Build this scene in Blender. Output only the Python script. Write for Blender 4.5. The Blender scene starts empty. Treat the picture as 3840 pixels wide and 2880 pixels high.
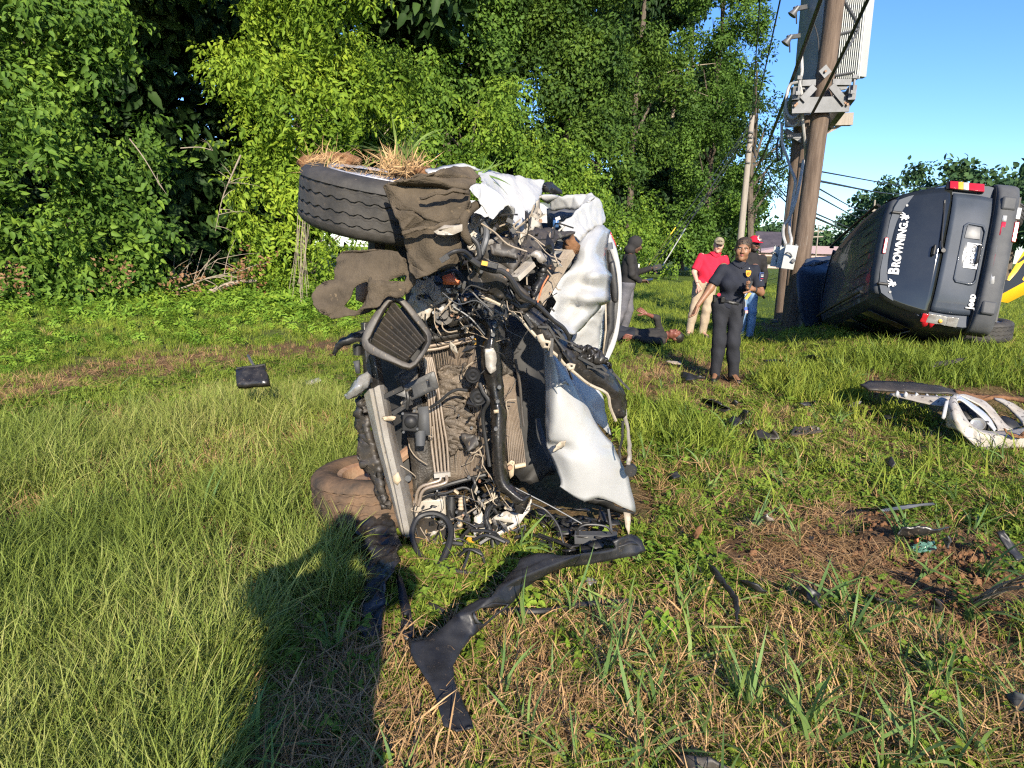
import bpy, bmesh, math, random
import numpy as np
from mathutils import Vector, Matrix, noise as mnoise
random.seed(7); rng = np.random.default_rng(7)
R = math.radians
SC = bpy.context.scene
COL = SC.collection

# ------------------------------------------------------------------ camera, sky, sun, exposure
CAM_Z, PITCH, ROLL, LENS = 1.45, R(11.8), R(1.5), 22.5
cd = bpy.data.cameras.new('camera'); cam = bpy.data.objects.new('camera', cd); COL.objects.link(cam)
cd.lens = LENS; cd.sensor_width = 36; cd.sensor_fit = 'HORIZONTAL'; cd.clip_start = 0.05; cd.clip_end = 3000
CM = (Matrix.Rotation(math.pi/2 - PITCH, 4, 'X') @ Matrix.Rotation(ROLL, 4, 'Z'))
cam.matrix_world = Matrix.Translation((0, 0, CAM_Z)) @ CM
SC.camera = cam
SUN_EL, SUN_AZ = R(25), R(169.5)          # azimuth measured from +Y towards +X: behind the camera, a little to the right
SUN_DIR = Vector((math.sin(SUN_AZ)*math.cos(SUN_EL), math.cos(SUN_AZ)*math.cos(SUN_EL), math.sin(SUN_EL)))
W = bpy.data.worlds.new('World'); SC.world = W; W.use_nodes = True
nt = W.node_tree; bg = nt.nodes['Background']
sky = nt.nodes.new('ShaderNodeTexSky'); sky.sky_type = 'NISHITA'; sky.sun_disc = False
sky.sun_elevation = SUN_EL; sky.sun_rotation = SUN_AZ; sky.altitude = 0; sky.air_density = 1.0; sky.dust_density = 0.3; sky.ozone_density = 5.0
hs = nt.nodes.new('ShaderNodeHueSaturation'); hs.inputs['Saturation'].default_value = 1.16; hs.inputs['Hue'].default_value = 0.512; nt.links.new(sky.outputs[0], hs.inputs['Color']); nt.links.new(hs.outputs[0], bg.inputs[0]); bg.inputs[1].default_value = 0.118
sl = bpy.data.lights.new('sun', 'SUN'); sl.energy = 4.5; sl.angle = R(0.53); sl.color = (1.0, 0.90, 0.74)
so = bpy.data.objects.new('sun', sl); COL.objects.link(so)
so.rotation_euler = SUN_DIR.to_track_quat('Z', 'Y').to_euler()
SC.view_settings.view_transform = 'Standard'; SC.view_settings.look = 'None'
SC.view_settings.exposure = 1.2; SC.view_settings.gamma = 1.0; SC.view_settings.use_curve_mapping = False
SC.cycles.use_adaptive_sampling = True; SC.cycles.adaptive_threshold = 0.016; SC.cycles.use_denoising = False; SC.cycles.filter_width = 1.25; SC.cycles.max_bounces = 5; SC.cycles.transparent_max_bounces = 4; SC.cycles.diffuse_bounces = 3
SC.cycles.sample_clamp_indirect = 6

# ------------------------------------------------------------------ surveying: photo pixels (2212 wide) + a distance -> a place
FPX = LENS/36*2212
CR = CM.to_3x3()
def ray(u, v): return CR @ Vector(((u-1106)/FPX, -(v-829.5)/FPX, -1.0))
def P(u, v, Y):
    d = ray(u, v); return Vector((0, 0, CAM_Z)) + d*(Y/d.y)
def proj(x, y, z):
    p = np.stack([np.asarray(x, float), np.asarray(y, float), np.asarray(z, float)-CAM_Z], -1) @ np.array(CR)
    w = -p[..., 2]; w = np.where(w < 1e-3, 1e-3, w)
    return p[..., 0]/w*FPX+1106, -p[..., 1]/w*FPX+829.5
def ss(a, b, x):
    t = np.clip((np.asarray(x, float)-a)/(b-a), 0, 1); return t*t*(3-2*t)
def H(x, y):
    x = np.asarray(x, float); y = np.asarray(y, float)
    z = 0.36*ss(2.7, 4.3, x-0.33*(y-7.2))*ss(5.4, 7.7, y)*(1-.75*ss(10.6, 12.4, y))*(1-ss(12.5, 22, y))
    e = 5.15 - 0.28*(x+0.5)                       # low bank falling away on the left, behind the tall grass
    z = z - 0.20*ss(0, 0.55, y-e)*(1-ss(-1.0, -0.3, x))*(1-ss(10, 16, y))
    near = 1-ss(25, 60, y)
    z = z + near*(0.018*np.sin(x*2.1+0.4)*np.cos(y*1.7) + 0.012*np.sin(x*5.3+y*3.1) + 0.008*np.cos(x*9.7-y*8.3))
    z = z + 0.09*np.exp(-(((x-1.9)/0.7)**2+((y-3.0)/0.28)**2)) + 0.03*np.exp(-(((x-1.9)/1.0)**2+((y-2.9)/0.5)**2))*np.sin(x*17+y*9)*np.sin(y*21-x*6)       # pushed-up earth
    return z
def G(u, v, dz=0.0):
    d = ray(u, v); Y = 3.0
    for _ in range(40):
        p = Vector((0, 0, CAM_Z)) + d*(Y/d.y)
        h = float(H(p.x, p.y)) + dz
        Yn = (h-CAM_Z)/d.z*d.y if d.z < -1e-4 else 400
        Y = 0.5*Y+0.5*min(max(Yn, 0.5), 400)
    p = Vector((0, 0, CAM_Z)) + d*(Y/d.y); p.z = float(H(p.x, p.y))+dz
    return p
CROPS = {'A': (1100, 550, 700/1659), 'B': (1700, 600, 750/1659), 'C': (1250, 1200, 700/1659), 'D': (1850, 1250, 700/1659),
         'E': (1150, 1700, 1080/1659), 'F': (2250, 800, 650/1659), 'G': (2900, 600, 940/2079), 'H': (2750, 0, 700/1659),
         'I': (2700, 600, 650/1659), 'J': (2500, 1250, 1340/2212), 'K': (2400, 1900, 1440/2212), 'L': (3100, 1300, 740/2212), 'M': (0, 0, 3840/2212)}
def px(c, x, y):
    X0, Y0, s = CROPS[c]; k = 2212/3840
    return (X0+x*s)*k, (Y0+y*s)*k
def PC(c, x, y, Y): return P(*px(c, x, y), Y)
def pts(c, s, dY=0.0):
    out = []
    for t in s.split():
        a = [float(q) for q in t.split(',')]; out.append(PC(c, a[0], a[1], a[2]+dY))
    return out
def gpts(c, s, dz=0.0):
    out = []
    for t in s.split():
        a = [float(q) for q in t.split(',')]
        out.append(G(*px(c, a[0], a[1]), dz=(a[2] if len(a) > 2 else 0)+dz))
    return out

# ------------------------------------------------------------------ materials
def mat(name, c1, c2=None, scale=6.0, rough=0.6, metal=0.0, bump=0.0, bscale=None, spec=0.5, spots=None, spot_scale=30, spot_at=0.62, coat=0.0, rough2=None, stretch=None):
    m = bpy.data.materials.new(name); m.use_nodes = True; n = m.node_tree; L = n.links
    b = n.nodes['Principled BSDF']; b.inputs['Roughness'].default_value = rough; b.inputs['Metallic'].default_value = metal
    b.inputs['Specular IOR Level'].default_value = spec; b.inputs['Coat Weight'].default_value = coat
    tc = n.nodes.new('ShaderNodeTexCoord'); src = tc.outputs['Object']
    if stretch:
        mp = n.nodes.new('ShaderNodeMapping'); mp.inputs['Scale'].default_value = stretch; L.new(src, mp.inputs[0]); src = mp.outputs[0]
    nz = n.nodes.new('ShaderNodeTexNoise'); nz.inputs['Scale'].default_value = scale; nz.inputs['Detail'].default_value = 6; nz.inputs['Roughness'].default_value = 0.65
    L.new(src, nz.inputs[0])
    cr = n.nodes.new('ShaderNodeValToRGB'); cr.color_ramp.elements[0].position = 0.36; cr.color_ramp.elements[1].position = 0.64
    cr.color_ramp.elements[0].color = (*c1, 1); cr.color_ramp.elements[1].color = (*(c2 or c1), 1)
    L.new(nz.outputs[0], cr.inputs[0]); colr = cr.outputs[0]
    if spots:
        n2 = n.nodes.new('ShaderNodeTexNoise'); n2.inputs['Scale'].default_value = spot_scale; n2.inputs['Detail'].default_value = 5; n2.inputs['Roughness'].default_value = .7
        L.new(src, n2.inputs[0])
        mr = n.nodes.new('ShaderNodeMapRange'); mr.inputs[1].default_value = spot_at; mr.inputs[2].default_value = spot_at+0.06; L.new(n2.outputs[0], mr.inputs[0])
        mx = n.nodes.new('ShaderNodeMix'); mx.data_type = 'RGBA'; L.new(mr.outputs[0], mx.inputs[0]); L.new(colr, mx.inputs[6]); mx.inputs[7].default_value = (*spots, 1)
        colr = mx.outputs[2]
    L.new(colr, b.inputs['Base Color'])
    if rough2 is not None:
        mr2 = n.nodes.new('ShaderNodeMapRange'); mr2.inputs[3].default_value = rough; mr2.inputs[4].default_value = rough2; mr2.inputs[1].default_value = .35; mr2.inputs[2].default_value = .65
        L.new(nz.outputs[0], mr2.inputs[0]); L.new(mr2.outputs[0], b.inputs['Roughness'])
    if bump:
        n3 = n.nodes.new('ShaderNodeTexNoise'); n3.inputs['Scale'].default_value = bscale or scale*6; n3.inputs['Detail'].default_value = 4; L.new(src, n3.inputs[0])
        bp = n.nodes.new('ShaderNodeBump'); bp.inputs['Strength'].default_value = bump; bp.inputs['Distance'].default_value = 0.01
        L.new(n3.outputs[0], bp.inputs['Height']); L.new(bp.outputs[0], b.inputs['Normal'])
    return m
def leafmat(name, c1, c2, c3, trans=0.35, rough=0.45, yellow=0.0):
    """c1..c3 colour range; varies per leaf, per spray and slowly through space"""
    m = bpy.data.materials.new(name); m.use_nodes = True; n = m.node_tree; L = n.links; n.nodes.remove(n.nodes['Principled BSDF'])
    out = n.nodes['Material Output']
    ge = n.nodes.new('ShaderNodeNewGeometry'); oi = n.nodes.new('ShaderNodeObjectInfo')
    nz = n.nodes.new('ShaderNodeTexNoise'); nz.inputs['Scale'].default_value = 0.55; nz.inputs['Detail'].default_value = 3; L.new(ge.outputs['Position'], nz.inputs[0])
    a = n.nodes.new('ShaderNodeMath'); a.operation = 'MULTIPLY_ADD'; L.new(ge.outputs['Random Per Island'], a.inputs[0]); a.inputs[1].default_value = 0.45
    s = n.nodes.new('ShaderNodeMath'); s.operation = 'MULTIPLY_ADD'; L.new(oi.outputs['Random'], s.inputs[0]); s.inputs[1].default_value = 0.35
    t = n.nodes.new('ShaderNodeMath'); t.operation = 'MULTIPLY_ADD'; L.new(nz.outputs[0], t.inputs[0]); t.inputs[1].default_value = 1.3; t.inputs[2].default_value = -0.55
    L.new(t.outputs[0], s.inputs[2]); L.new(s.outputs[0], a.inputs[2])
    cr = n.nodes.new('ShaderNodeValToRGB'); e = cr.color_ramp.elements; e[0].position = 0.1; e[1].position = 0.95; e[0].color = (*c1, 1); e[1].color = (*c3, 1)
    k = e.new(0.5); k.color = (*c2, 1)
    L.new(a.outputs[0], cr.inputs[0])
    pb = n.nodes.new('ShaderNodeBsdfPrincipled'); pb.inputs['Roughness'].default_value = rough+.15; pb.inputs['Specular IOR Level'].default_value = 0.18
    L.new(cr.outputs[0], pb.inputs['Base Color'])
    tr = n.nodes.new('ShaderNodeBsdfTranslucent'); L.new(cr.outputs[0], tr.inputs[0])
    mx = n.nodes.new('ShaderNodeMixShader'); mx.inputs[0].default_value = trans; L.new(pb.outputs[0], mx.inputs[1]); L.new(tr.outputs[0], mx.inputs[2])
    L.new(mx.outputs[0], out.inputs[0]); return m
def glassy(name, c, rough=0.08):
    m = mat(name, c, c, rough=rough, spec=0.6); return m

M = {}
M['white'] = mat('white_paint', (0.3163, 0.3163, 0.309), (0.3595, 0.3595, 0.3526), 2.5, rough=0.32, spec=0.5, coat=0.3, bump=0.12, bscale=9, spots=(0.2373, 0.1797, 0.1236), spot_scale=14, spot_at=0.66)
M['white_clean'] = mat('white_paint_clean', (0.3481, 0.3481, 0.3444), (0.3784, 0.3784, 0.375), 2.5, rough=0.28, coat=0.4, bump=0.05, bscale=5)
M['white_dirty'] = mat('white_paint_muddy', (0.3784, 0.3526, 0.3053), (0.2752, 0.2365, 0.1892), 5, rough=0.5, bump=0.2, bscale=30, spots=(0.0516, 0.043, 0.0344), spot_scale=22, spot_at=0.58)
M['cream'] = mat('primer_edge', (0.4, 0.344, 0.264), (0.288, 0.24, 0.176), 9, rough=0.6, spots=(0.064, 0.048, 0.04), spot_scale=30, spot_at=.6)
M['black'] = mat('black_plastic', (0.0108, 0.0108, 0.0114), (0.021, 0.0204, 0.0198), 8, rough=0.38, bump=0.08, rough2=0.6, spots=(0.066, 0.051, 0.036), spot_scale=45, spot_at=0.61)
M['black_dusty'] = mat('dusty_black_plastic', (0.0217, 0.0198, 0.01798), (0.0527, 0.0432, 0.03364), 7, rough=0.55, bump=0.15, spots=(0.1364, 0.102, 0.0638), spot_scale=60, spot_at=0.61)
M['black_wet'] = mat('oily_black', (0.01152, 0.01104, 0.01056), (0.0288, 0.02576, 0.02288), 12, rough=0.18, bump=0.2, rough2=0.5, spots=(0.096, 0.0736, 0.0528), spot_scale=38, spot_at=0.61)
M['felt'] = mat('felt_liner', (0.05437, 0.04349, 0.0312), (0.09594, 0.07547, 0.05304), 9, rough=0.95, bump=0.5, bscale=160, spec=0.15, spots=(0.1407, 0.1055, 0.06552), spot_scale=13, spot_at=0.63)
M['rubber'] = mat('tyre_rubber', (0.01984, 0.0186, 0.01736), (0.0465, 0.04154, 0.03534), 9, rough=0.72, bump=0.15, spots=(0.1054, 0.0806, 0.0558), spot_scale=26, spot_at=0.66)
M['alu'] = mat('aluminium', (0.3915, 0.3697, 0.3335), (0.2465, 0.2175, 0.1885), 4, rough=0.5, metal=0.4, bump=0.1, spots=(0.145, 0.1015, 0.0725), spot_scale=20, spot_at=0.64)
M['alu_pipe'] = mat('aluminium_pipe', (0.3506, 0.2829, 0.222), (0.2422, 0.1906, 0.144), 8, rough=0.4, metal=0.5)
M['steel'] = mat('rim_metal', (0.575, 0.575, 0.5875), (0.425, 0.4, 0.375), 6, rough=0.35, metal=0.6, spots=(0.25, 0.15, 0.0875), spot_scale=16, spot_at=.63)
M['rust'] = mat('rusty_metal', (0.20, 0.10, 0.055), (0.30, 0.20, 0.13), 8, rough=0.8, bump=0.3)
M['fins'] = mat('radiator_fins', (0.0612, 0.04879, 0.03699), (0.1224, 0.09471, 0.068), 9, rough=0.6, metal=0.25, bump=0.5, bscale=120, spots=(0.2448, 0.1837, 0.1306), spot_scale=35, spot_at=0.63)
M['fins_dark'] = mat('radiator_fins_dark', (0.022, 0.020, 0.018), (0.075, 0.063, 0.05), 8, rough=0.55, metal=0.2, bump=0.6, bscale=90, spots=(0.30, 0.25, 0.20), spot_scale=45, spot_at=0.67)
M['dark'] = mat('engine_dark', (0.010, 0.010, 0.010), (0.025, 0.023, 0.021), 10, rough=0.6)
M['mud'] = mat('mud', (0.125, 0.063, 0.03135), (0.2, 0.105, 0.0551), 12, rough=0.95, bump=0.8, bscale=50, spec=0.1)
M['orange'] = mat('orange_plastic', (0.55, 0.10, 0.03), (0.60, 0.22, 0.10), 12, rough=0.5)
M['amber'] = mat('amber_plastic', (0.55, 0.30, 0.03), (0.5, 0.26, 0.03), 12, rough=0.4)
M['tan'] = mat('tan_plastic', (0.42, 0.33, 0.22), (0.32, 0.25, 0.17), 9, rough=0.6)
M['glass'] = mat('dark_glass', (0.0084, 0.0098, 0.0091), (0.014, 0.0154, 0.014), 3, rough=0.06, spec=0.6)
M['crazed'] = mat('shattered_glass', (0.30, 0.33, 0.33), (0.10, 0.12, 0.12), 90, rough=0.25, bump=0.8, bscale=120)
M['lens'] = mat('lamp_lens', (0.315, 0.315, 0.301), (0.196, 0.175, 0.154), 8, rough=0.15, metal=0.3, bump=.3, bscale=12)
M['redlens'] = mat('red_lens', (0.315, 0.0096, 0.0144), (0.375, 0.016, 0.024), 4, rough=0.15, coat=.5)
M['suv'] = mat('dark_navy_paint', (0.0306, 0.0392, 0.05202), (0.0408, 0.0504, 0.06732), 3, rough=0.52, spec=0.18, coat=0.2, bump=.03, bscale=4)
M['spoiler'] = mat('spoiler_plastic', (0.055, 0.06, 0.068), (0.07, 0.075, 0.082), 5, rough=0.8, spec=0.1)
M['mud_tyre'] = mat('muddy_rubber', (0.05, 0.04, 0.032), (0.15, 0.095, 0.058), 7, rough=0.9, bump=0.4, spec=.15)
M['suv_grey'] = mat('grey_bumper_plastic', (0.051, 0.05355, 0.0578), (0.07225, 0.07395, 0.0765), 5, rough=0.62, spec=0.25, bump=0.08, bscale=14)
M['trim'] = mat('black_trim', (0.015, 0.015, 0.016), (0.022, 0.022, 0.022), 6, rough=0.5, spec=.3)
M['print_white'] = mat('white_print', (0.50, 0.50, 0.49), None, rough=0.5)
M['print_grey'] = mat('grey_print', (0.03, 0.035, 0.05), None, rough=0.5)
M['plate'] = mat('plate_white', (0.418, 0.429, 0.429), (0.374, 0.385, 0.396), 5, rough=0.45)
M['tape_white'] = mat('tape_white', (0.32, 0.32, 0.32), None, rough=0.3)
M['tape_red'] = mat('tape_red', (0.384, 0.024, 0.048), None, rough=0.3)
M['yellow'] = mat('sign_yellow', (0.72, 0.40, 0.015), (0.66, 0.36, 0.012), 3, rough=0.4)
M['sign_black'] = mat('sign_black', (0.012, 0.012, 0.012), None, rough=0.4)
M['galv'] = mat('galvanised', (0.1133, 0.1165, 0.1227), (0.08029, 0.08249, 0.0843), 6, rough=0.5, metal=0.35)
M['tank'] = mat('transformer_grey', (0.19, 0.205, 0.205), (0.23, 0.235, 0.235), 2, rough=0.45)
M['boxgrey'] = mat('cabinet_grey', (0.3457, 0.3609, 0.3406), (0.3864, 0.3965, 0.3761), 3, rough=0.5)
M['cable'] = mat('black_cable', (0.014, 0.014, 0.014), (0.022, 0.021, 0.02), 9, rough=0.5)
M['conduit'] = mat('grey_conduit', (0.30, 0.29, 0.27), (0.38, 0.37, 0.35), 6, rough=0.5)
M['polewood'] = mat('pole_wood', (0.07116, 0.04774, 0.03226), (0.1368, 0.09832, 0.07038), 3.5, rough=0.9, bump=0.6, bscale=16, stretch=(6, 6, 0.5), spots=(0.1861, 0.1629, 0.1349), spot_scale=4, spot_at=0.64)
M['palewood'] = mat('pale_pole_wood', (0.2244, 0.1952, 0.159), (0.2856, 0.2509, 0.2095), 3, rough=0.9, bump=0.4, stretch=(6, 6, 0.5))
M['bark'] = mat('bark', (0.055, 0.042, 0.030), (0.12, 0.095, 0.07), 5, rough=0.95, bump=0.9, bscale=14, stretch=(3, 3, 0.6))
M['twig'] = mat('dead_twig', (0.21, 0.168, 0.119), (0.28, 0.231, 0.175), 8, rough=0.9)
M['drywood'] = mat('dead_wood', (0.22, 0.17, 0.12), (0.32, 0.26, 0.19), 6, rough=0.9, bump=.6)
# plants
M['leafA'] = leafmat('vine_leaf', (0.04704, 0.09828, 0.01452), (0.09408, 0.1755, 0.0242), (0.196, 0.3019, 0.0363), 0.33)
M['leafB'] = leafmat('bright_leaf', (0.08298, 0.1513, 0.01452), (0.1752, 0.2707, 0.0242), (0.3135, 0.4059, 0.0363), 0.38)
M['leafC'] = leafmat('grape_leaf', (0.06272, 0.1264, 0.01694), (0.1254, 0.2176, 0.0242), (0.2352, 0.3299, 0.0363), 0.36)
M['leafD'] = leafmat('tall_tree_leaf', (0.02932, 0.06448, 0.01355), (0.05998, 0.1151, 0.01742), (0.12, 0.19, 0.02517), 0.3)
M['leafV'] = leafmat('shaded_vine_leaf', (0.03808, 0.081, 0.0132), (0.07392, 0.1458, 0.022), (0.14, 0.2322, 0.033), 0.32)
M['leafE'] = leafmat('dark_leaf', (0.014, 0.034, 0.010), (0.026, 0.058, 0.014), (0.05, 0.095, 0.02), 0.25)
M['leafF'] = leafmat('far_leaf', (0.024, 0.055, 0.026), (0.040, 0.085, 0.032), (0.070, 0.120, 0.038), 0.2, rough=0.7)
M['grassA'] = leafmat('long_grass_blade', (0.085, 0.125, 0.022), (0.215, 0.270, 0.050), (0.400, 0.375, 0.130), 0.33, rough=0.4)
M['grassB'] = leafmat('short_grass_blade', (0.1232, 0.175, 0.0252), (0.2112, 0.2697, 0.03528), (0.3344, 0.3572, 0.0567), 0.35)
M['clover'] = leafmat('clover_leaf', (0.07812, 0.1386, 0.01771), (0.1476, 0.226, 0.02783), (0.269, 0.3281, 0.04428), 0.35)
M['weed'] = leafmat('weed_leaf', (0.1025, 0.1929, 0.02178), (0.1742, 0.2934, 0.03194), (0.2869, 0.3856, 0.04356), 0.38)
M['straw'] = leafmat('dry_straw', (0.195, 0.1147, 0.05384), (0.3656, 0.2238, 0.1027), (0.5606, 0.3714, 0.1861), 0.15, rough=0.7)
M['crab'] = leafmat('broad_grass_blade', (0.091, 0.162, 0.0495), (0.143, 0.234, 0.066), (0.2145, 0.294, 0.0715), 0.33, rough=0.35)
M['deadleaf'] = leafmat('dead_leaf', (0.14, 0.06, 0.03), (0.22, 0.11, 0.055), (0.30, 0.19, 0.10), 0.2)

# ------------------------------------------------------------------ mesh helpers
def tag(o, label=None, cat=None, group=None, kind=None):
    if label: o['label'] = label
    if cat: o['category'] = cat
    if group: o['group'] = group
    if kind: o['kind'] = kind
    return o
def empty(name, loc=(0, 0, 0)):
    o = bpy.data.objects.new(name, None); o.location = loc; o.empty_display_size = 0.1; COL.objects.link(o); return o
def setparent(o, parent):
    if parent is not None:
        o.parent = parent; o.matrix_parent_inverse = pw(parent).inverted()
def pw(o):
    m = o.matrix_basis.copy()
    if o.parent is not None: m = pw(o.parent) @ o.matrix_parent_inverse @ m
    return m
def mesh_obj(name, verts, faces, m, parent=None, smooth=True):
    me = bpy.data.meshes.new(name); me.from_pydata([tuple(v) for v in verts], [], [tuple(f) for f in faces]); me.update()
    if smooth: me.polygons.foreach_set('use_smooth', [True]*len(me.polygons))
    if m is not None: me.materials.append(m)
    o = bpy.data.objects.new(name, me); COL.objects.link(o); setparent(o, parent); return o
def np_obj(name, V, F, m, parent=None, smooth=True):
    """V (n,3), F (k,3 or 4) arrays"""
    me = bpy.data.meshes.new(name); V = np.asarray(V, np.float32); F = np.asarray(F, np.int32); k = F.shape[1]
    me.vertices.add(len(V)); me.vertices.foreach_set('co', V.ravel())
    me.loops.add(F.size); me.loops.foreach_set('vertex_index', F.ravel())
    me.polygons.add(len(F)); me.polygons.foreach_set('loop_start', np.arange(0, F.size, k, dtype=np.int32))
    me.polygons.foreach_set('use_smooth', np.full(len(F), smooth)); me.update(calc_edges=True); me.validate()
    if m is not None: me.materials.append(m)
    o = bpy.data.objects.new(name, me); COL.objects.link(o); setparent(o, parent); return o
def catmull(p, n):
    p = [Vector(q) for q in p]
    if len(p) < 3 or n <= 1: 
        if n <= 1: return p
    out = []
    for i in range(len(p)-1):
        a = p[i-1] if i else p[0]*2-p[1]; b = p[i]; c = p[i+1]; d = p[i+2] if i+2 < len(p) else p[-1]*2-p[-2]
        for k in range(n):
            t = k/n
            out.append(0.5*((2*b)+(c-a)*t+(2*a-5*b+4*c-d)*t*t+(3*b-a-3*c+d)*t*t*t))
    out.append(p[-1]); return out
class MB:
    def __init__(s): s.v = []; s.f = []
    def add(s, v, f):
        k = len(s.v); s.v += [Vector(q) for q in v]; s.f += [tuple(i+k for i in q) for q in f]; return s
    def tube(s, p, r, seg=8, n=4, cap=True):
        q = catmull(p, n); m = len(q)
        rr = r if isinstance(r, (list, tuple)) else [r]*len(p)
        rad = [np.interp(i/(m-1)*(len(rr)-1), range(len(rr)), rr) for i in range(m)]
        v = []; f = []; prev = None
        for i in range(m):
            t = (q[min(i+1, m-1)]-q[max(i-1, 0)]).normalized()
            if prev is None:
                a = Vector((0, 0, 1)) if abs(t.z) < 0.9 else Vector((1, 0, 0)); x = t.cross(a).normalized()
            else: x = (prev-t*prev.dot(t)).normalized()
            prev = x; y = t.cross(x)
            for k in range(seg):
                a = 2*math.pi*k/seg; v.append(q[i]+(x*math.cos(a)+y*math.sin(a))*rad[i])
        for i in range(m-1):
            for k in range(seg):
                f.append((i*seg+k, i*seg+(k+1) % seg, (i+1)*seg+(k+1) % seg, (i+1)*seg+k))
        if cap: f += [tuple(range(seg-1, -1, -1)), tuple((m-1)*seg+k for k in range(seg))]
        return s.add(v, f)
    def bar(s, a, b, w, h, up=Vector((0, 0, 1))):
        a = Vector(a); b = Vector(b); t = (b-a).normalized(); x = t.cross(up)
        if x.length < 1e-3: x = t.cross(Vector((1, 0, 0)))
        x.normalize(); y = x.cross(t); v = []
        for q in (a, b):
            for i, j in ((-1, -1), (1, -1), (1, 1), (-1, 1)): v.append(q+x*w/2*i+y*h/2*j)
        return s.add(v, [(3, 2, 1, 0), (4, 5, 6, 7), (0, 1, 5, 4), (1, 2, 6, 5), (2, 3, 7, 6), (3, 0, 4, 7)])
    def box(s, c, d, rot=None):
        c = Vector(c); v = []
        for k in range(8):
            q = Vector(((k & 1)-.5, ((k >> 1) & 1)-.5, (k >> 2)-.5)); q = Vector((q.x*d[0], q.y*d[1], q.z*d[2]))
            v.append(c+(rot @ q if rot else q))
        return s.add(v, [(0, 2, 3, 1), (4, 5, 7, 6), (0, 1, 5, 4), (1, 3, 7, 5), (3, 2, 6, 7), (2, 0, 4, 6)])
    def disc(s, c, axis, r, h, seg=20, r2=None):
        axis = Vector(axis).normalized(); return s.tube([Vector(c)-axis*h/2, Vector(c)+axis*h/2], [r, r2 if r2 is not None else r], seg, 1)
    def lathe(s, c, axis, prof, seg=32):
        """prof: list of (radius, height along axis)"""
        axis = Vector(axis).normalized(); a = Vector((0, 0, 1)) if abs(axis.z) < .9 else Vector((1, 0, 0)); x = axis.cross(a).normalized(); y = axis.cross(x)
        v = []; f = []; n = len(prof)
        for r, h in prof:
            for k in range(seg):
                t = 2*math.pi*k/seg; v.append(Vector(c)+axis*h+(x*math.cos(t)+y*math.sin(t))*r)
        for i in range(n-1):
            for k in range(seg): f.append((i*seg+k, i*seg+(k+1) % seg, (i+1)*seg+(k+1) % seg, (i+1)*seg+k))
        return s.add(v, f)
    def build(s, name, m, parent=None, smooth=True, bevel=0, solid=0):
        o = mesh_obj(name, s.v, s.f, m, parent, smooth)
        if solid: q = o.modifiers.new('s', 'SOLIDIFY'); q.thickness = solid; q.offset = 0
        if bevel: q = o.modifiers.new('b', 'BEVEL'); q.width = bevel; q.segments = 2; q.limit_method = 'ANGLE'; q.angle_limit = R(40)
        if smooth: sharp(o)
        return o
def sharp(o, a=38):
    me = o.data
    bm = bmesh.new(); bm.from_mesh(me)
    for e in bm.edges:
        if len(e.link_faces) == 2 and e.calc_face_angle(0) > R(a): e.smooth = False
    bm.to_mesh(me); bm.free()
def crumple(v, amp, sc, seed=0):
    if not amp: return v
    o = Vector((seed*3.1, seed*1.7, seed*2.3))
    n = mnoise.noise_vector(v*sc+o); n2 = mnoise.noise_vector(v*sc*1.7+o*2); n3 = mnoise.noise_vector(v*sc*4.3+o)
    return v+(n*.75+Vector((abs(n2.x)-.25, abs(n2.y)-.25, abs(n2.z)-.25))*1.5+Vector((abs(n3.x)-.25, abs(n3.y)-.25, abs(n3.z)-.25))*.5)*amp
def sheet(name, rows, m, parent=None, n=4, amp=0.0, sc=6, th=0.003, seed=0, sm=True):
    """smooth pressed panel through a grid of points (every row has the same number)"""
    rr = [catmull(r, n) for r in rows]; k = len(rr[0]); cols = [catmull([r[j] for r in rr], n) for j in range(k)]
    m_ = len(cols[0]); v = [crumple(cols[j][i], amp, sc, seed) for i in range(m_) for j in range(k)]
    f = [(i*k+j, i*k+j+1, (i+1)*k+j+1, (i+1)*k+j) for i in range(m_-1) for j in range(k-1)]
    o = mesh_obj(name, v, f, m, parent, sm)
    q = o.modifiers.new('s', 'SOLIDIFY'); q.thickness = th; q.offset = 0
    return o
def plate(name, outline, m, parent=None, th=0.004, holes=(), cuts=0, amp=0.0, sc=8, seed=0, bulge=None, smooth=True, bevel=0, offset=0):
    """flat or bent piece cut to an outline, with openings, real thickness"""
    bm = bmesh.new()
    for loop in [outline]+list(holes):
        vs = [bm.verts.new(p) for p in loop]
        for i in range(len(vs)): bm.edges.new((vs[i], vs[(i+1) % len(vs)]))
    nrm = Vector((0, 0, 0)); L = list(outline)
    for i in range(len(L)): nrm += L[i-1].cross(L[i])
    bmesh.ops.triangle_fill(bm, use_beauty=True, use_dissolve=False, edges=bm.edges[:], normal=nrm)
    for _ in range(cuts): bmesh.ops.subdivide_edges(bm, edges=bm.edges[:], cuts=1, use_grid_fill=True)
    bmesh.ops.triangulate(bm, faces=[f for f in bm.faces if len(f.verts) > 4])
    for v in bm.verts:
        if bulge: v.co = bulge(v.co)
        if amp: v.co = crumple(v.co, amp, sc, seed)
    bmesh.ops.recalc_face_normals(bm, faces=bm.faces[:])
    me = bpy.data.meshes.new(name); bm.to_mesh(me); bm.free(); me.materials.append(m)
    if smooth: me.polygons.foreach_set('use_smooth', [True]*len(me.polygons))
    o = bpy.data.objects.new(name, me); COL.objects.link(o); setparent(o, parent)
    q = o.modifiers.new('s', 'SOLIDIFY'); q.thickness = th; q.offset = offset
    if bevel: q = o.modifiers.new('b', 'BEVEL'); q.width = bevel; q.segments = 2; q.limit_method = 'ANGLE'
    return o
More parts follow.
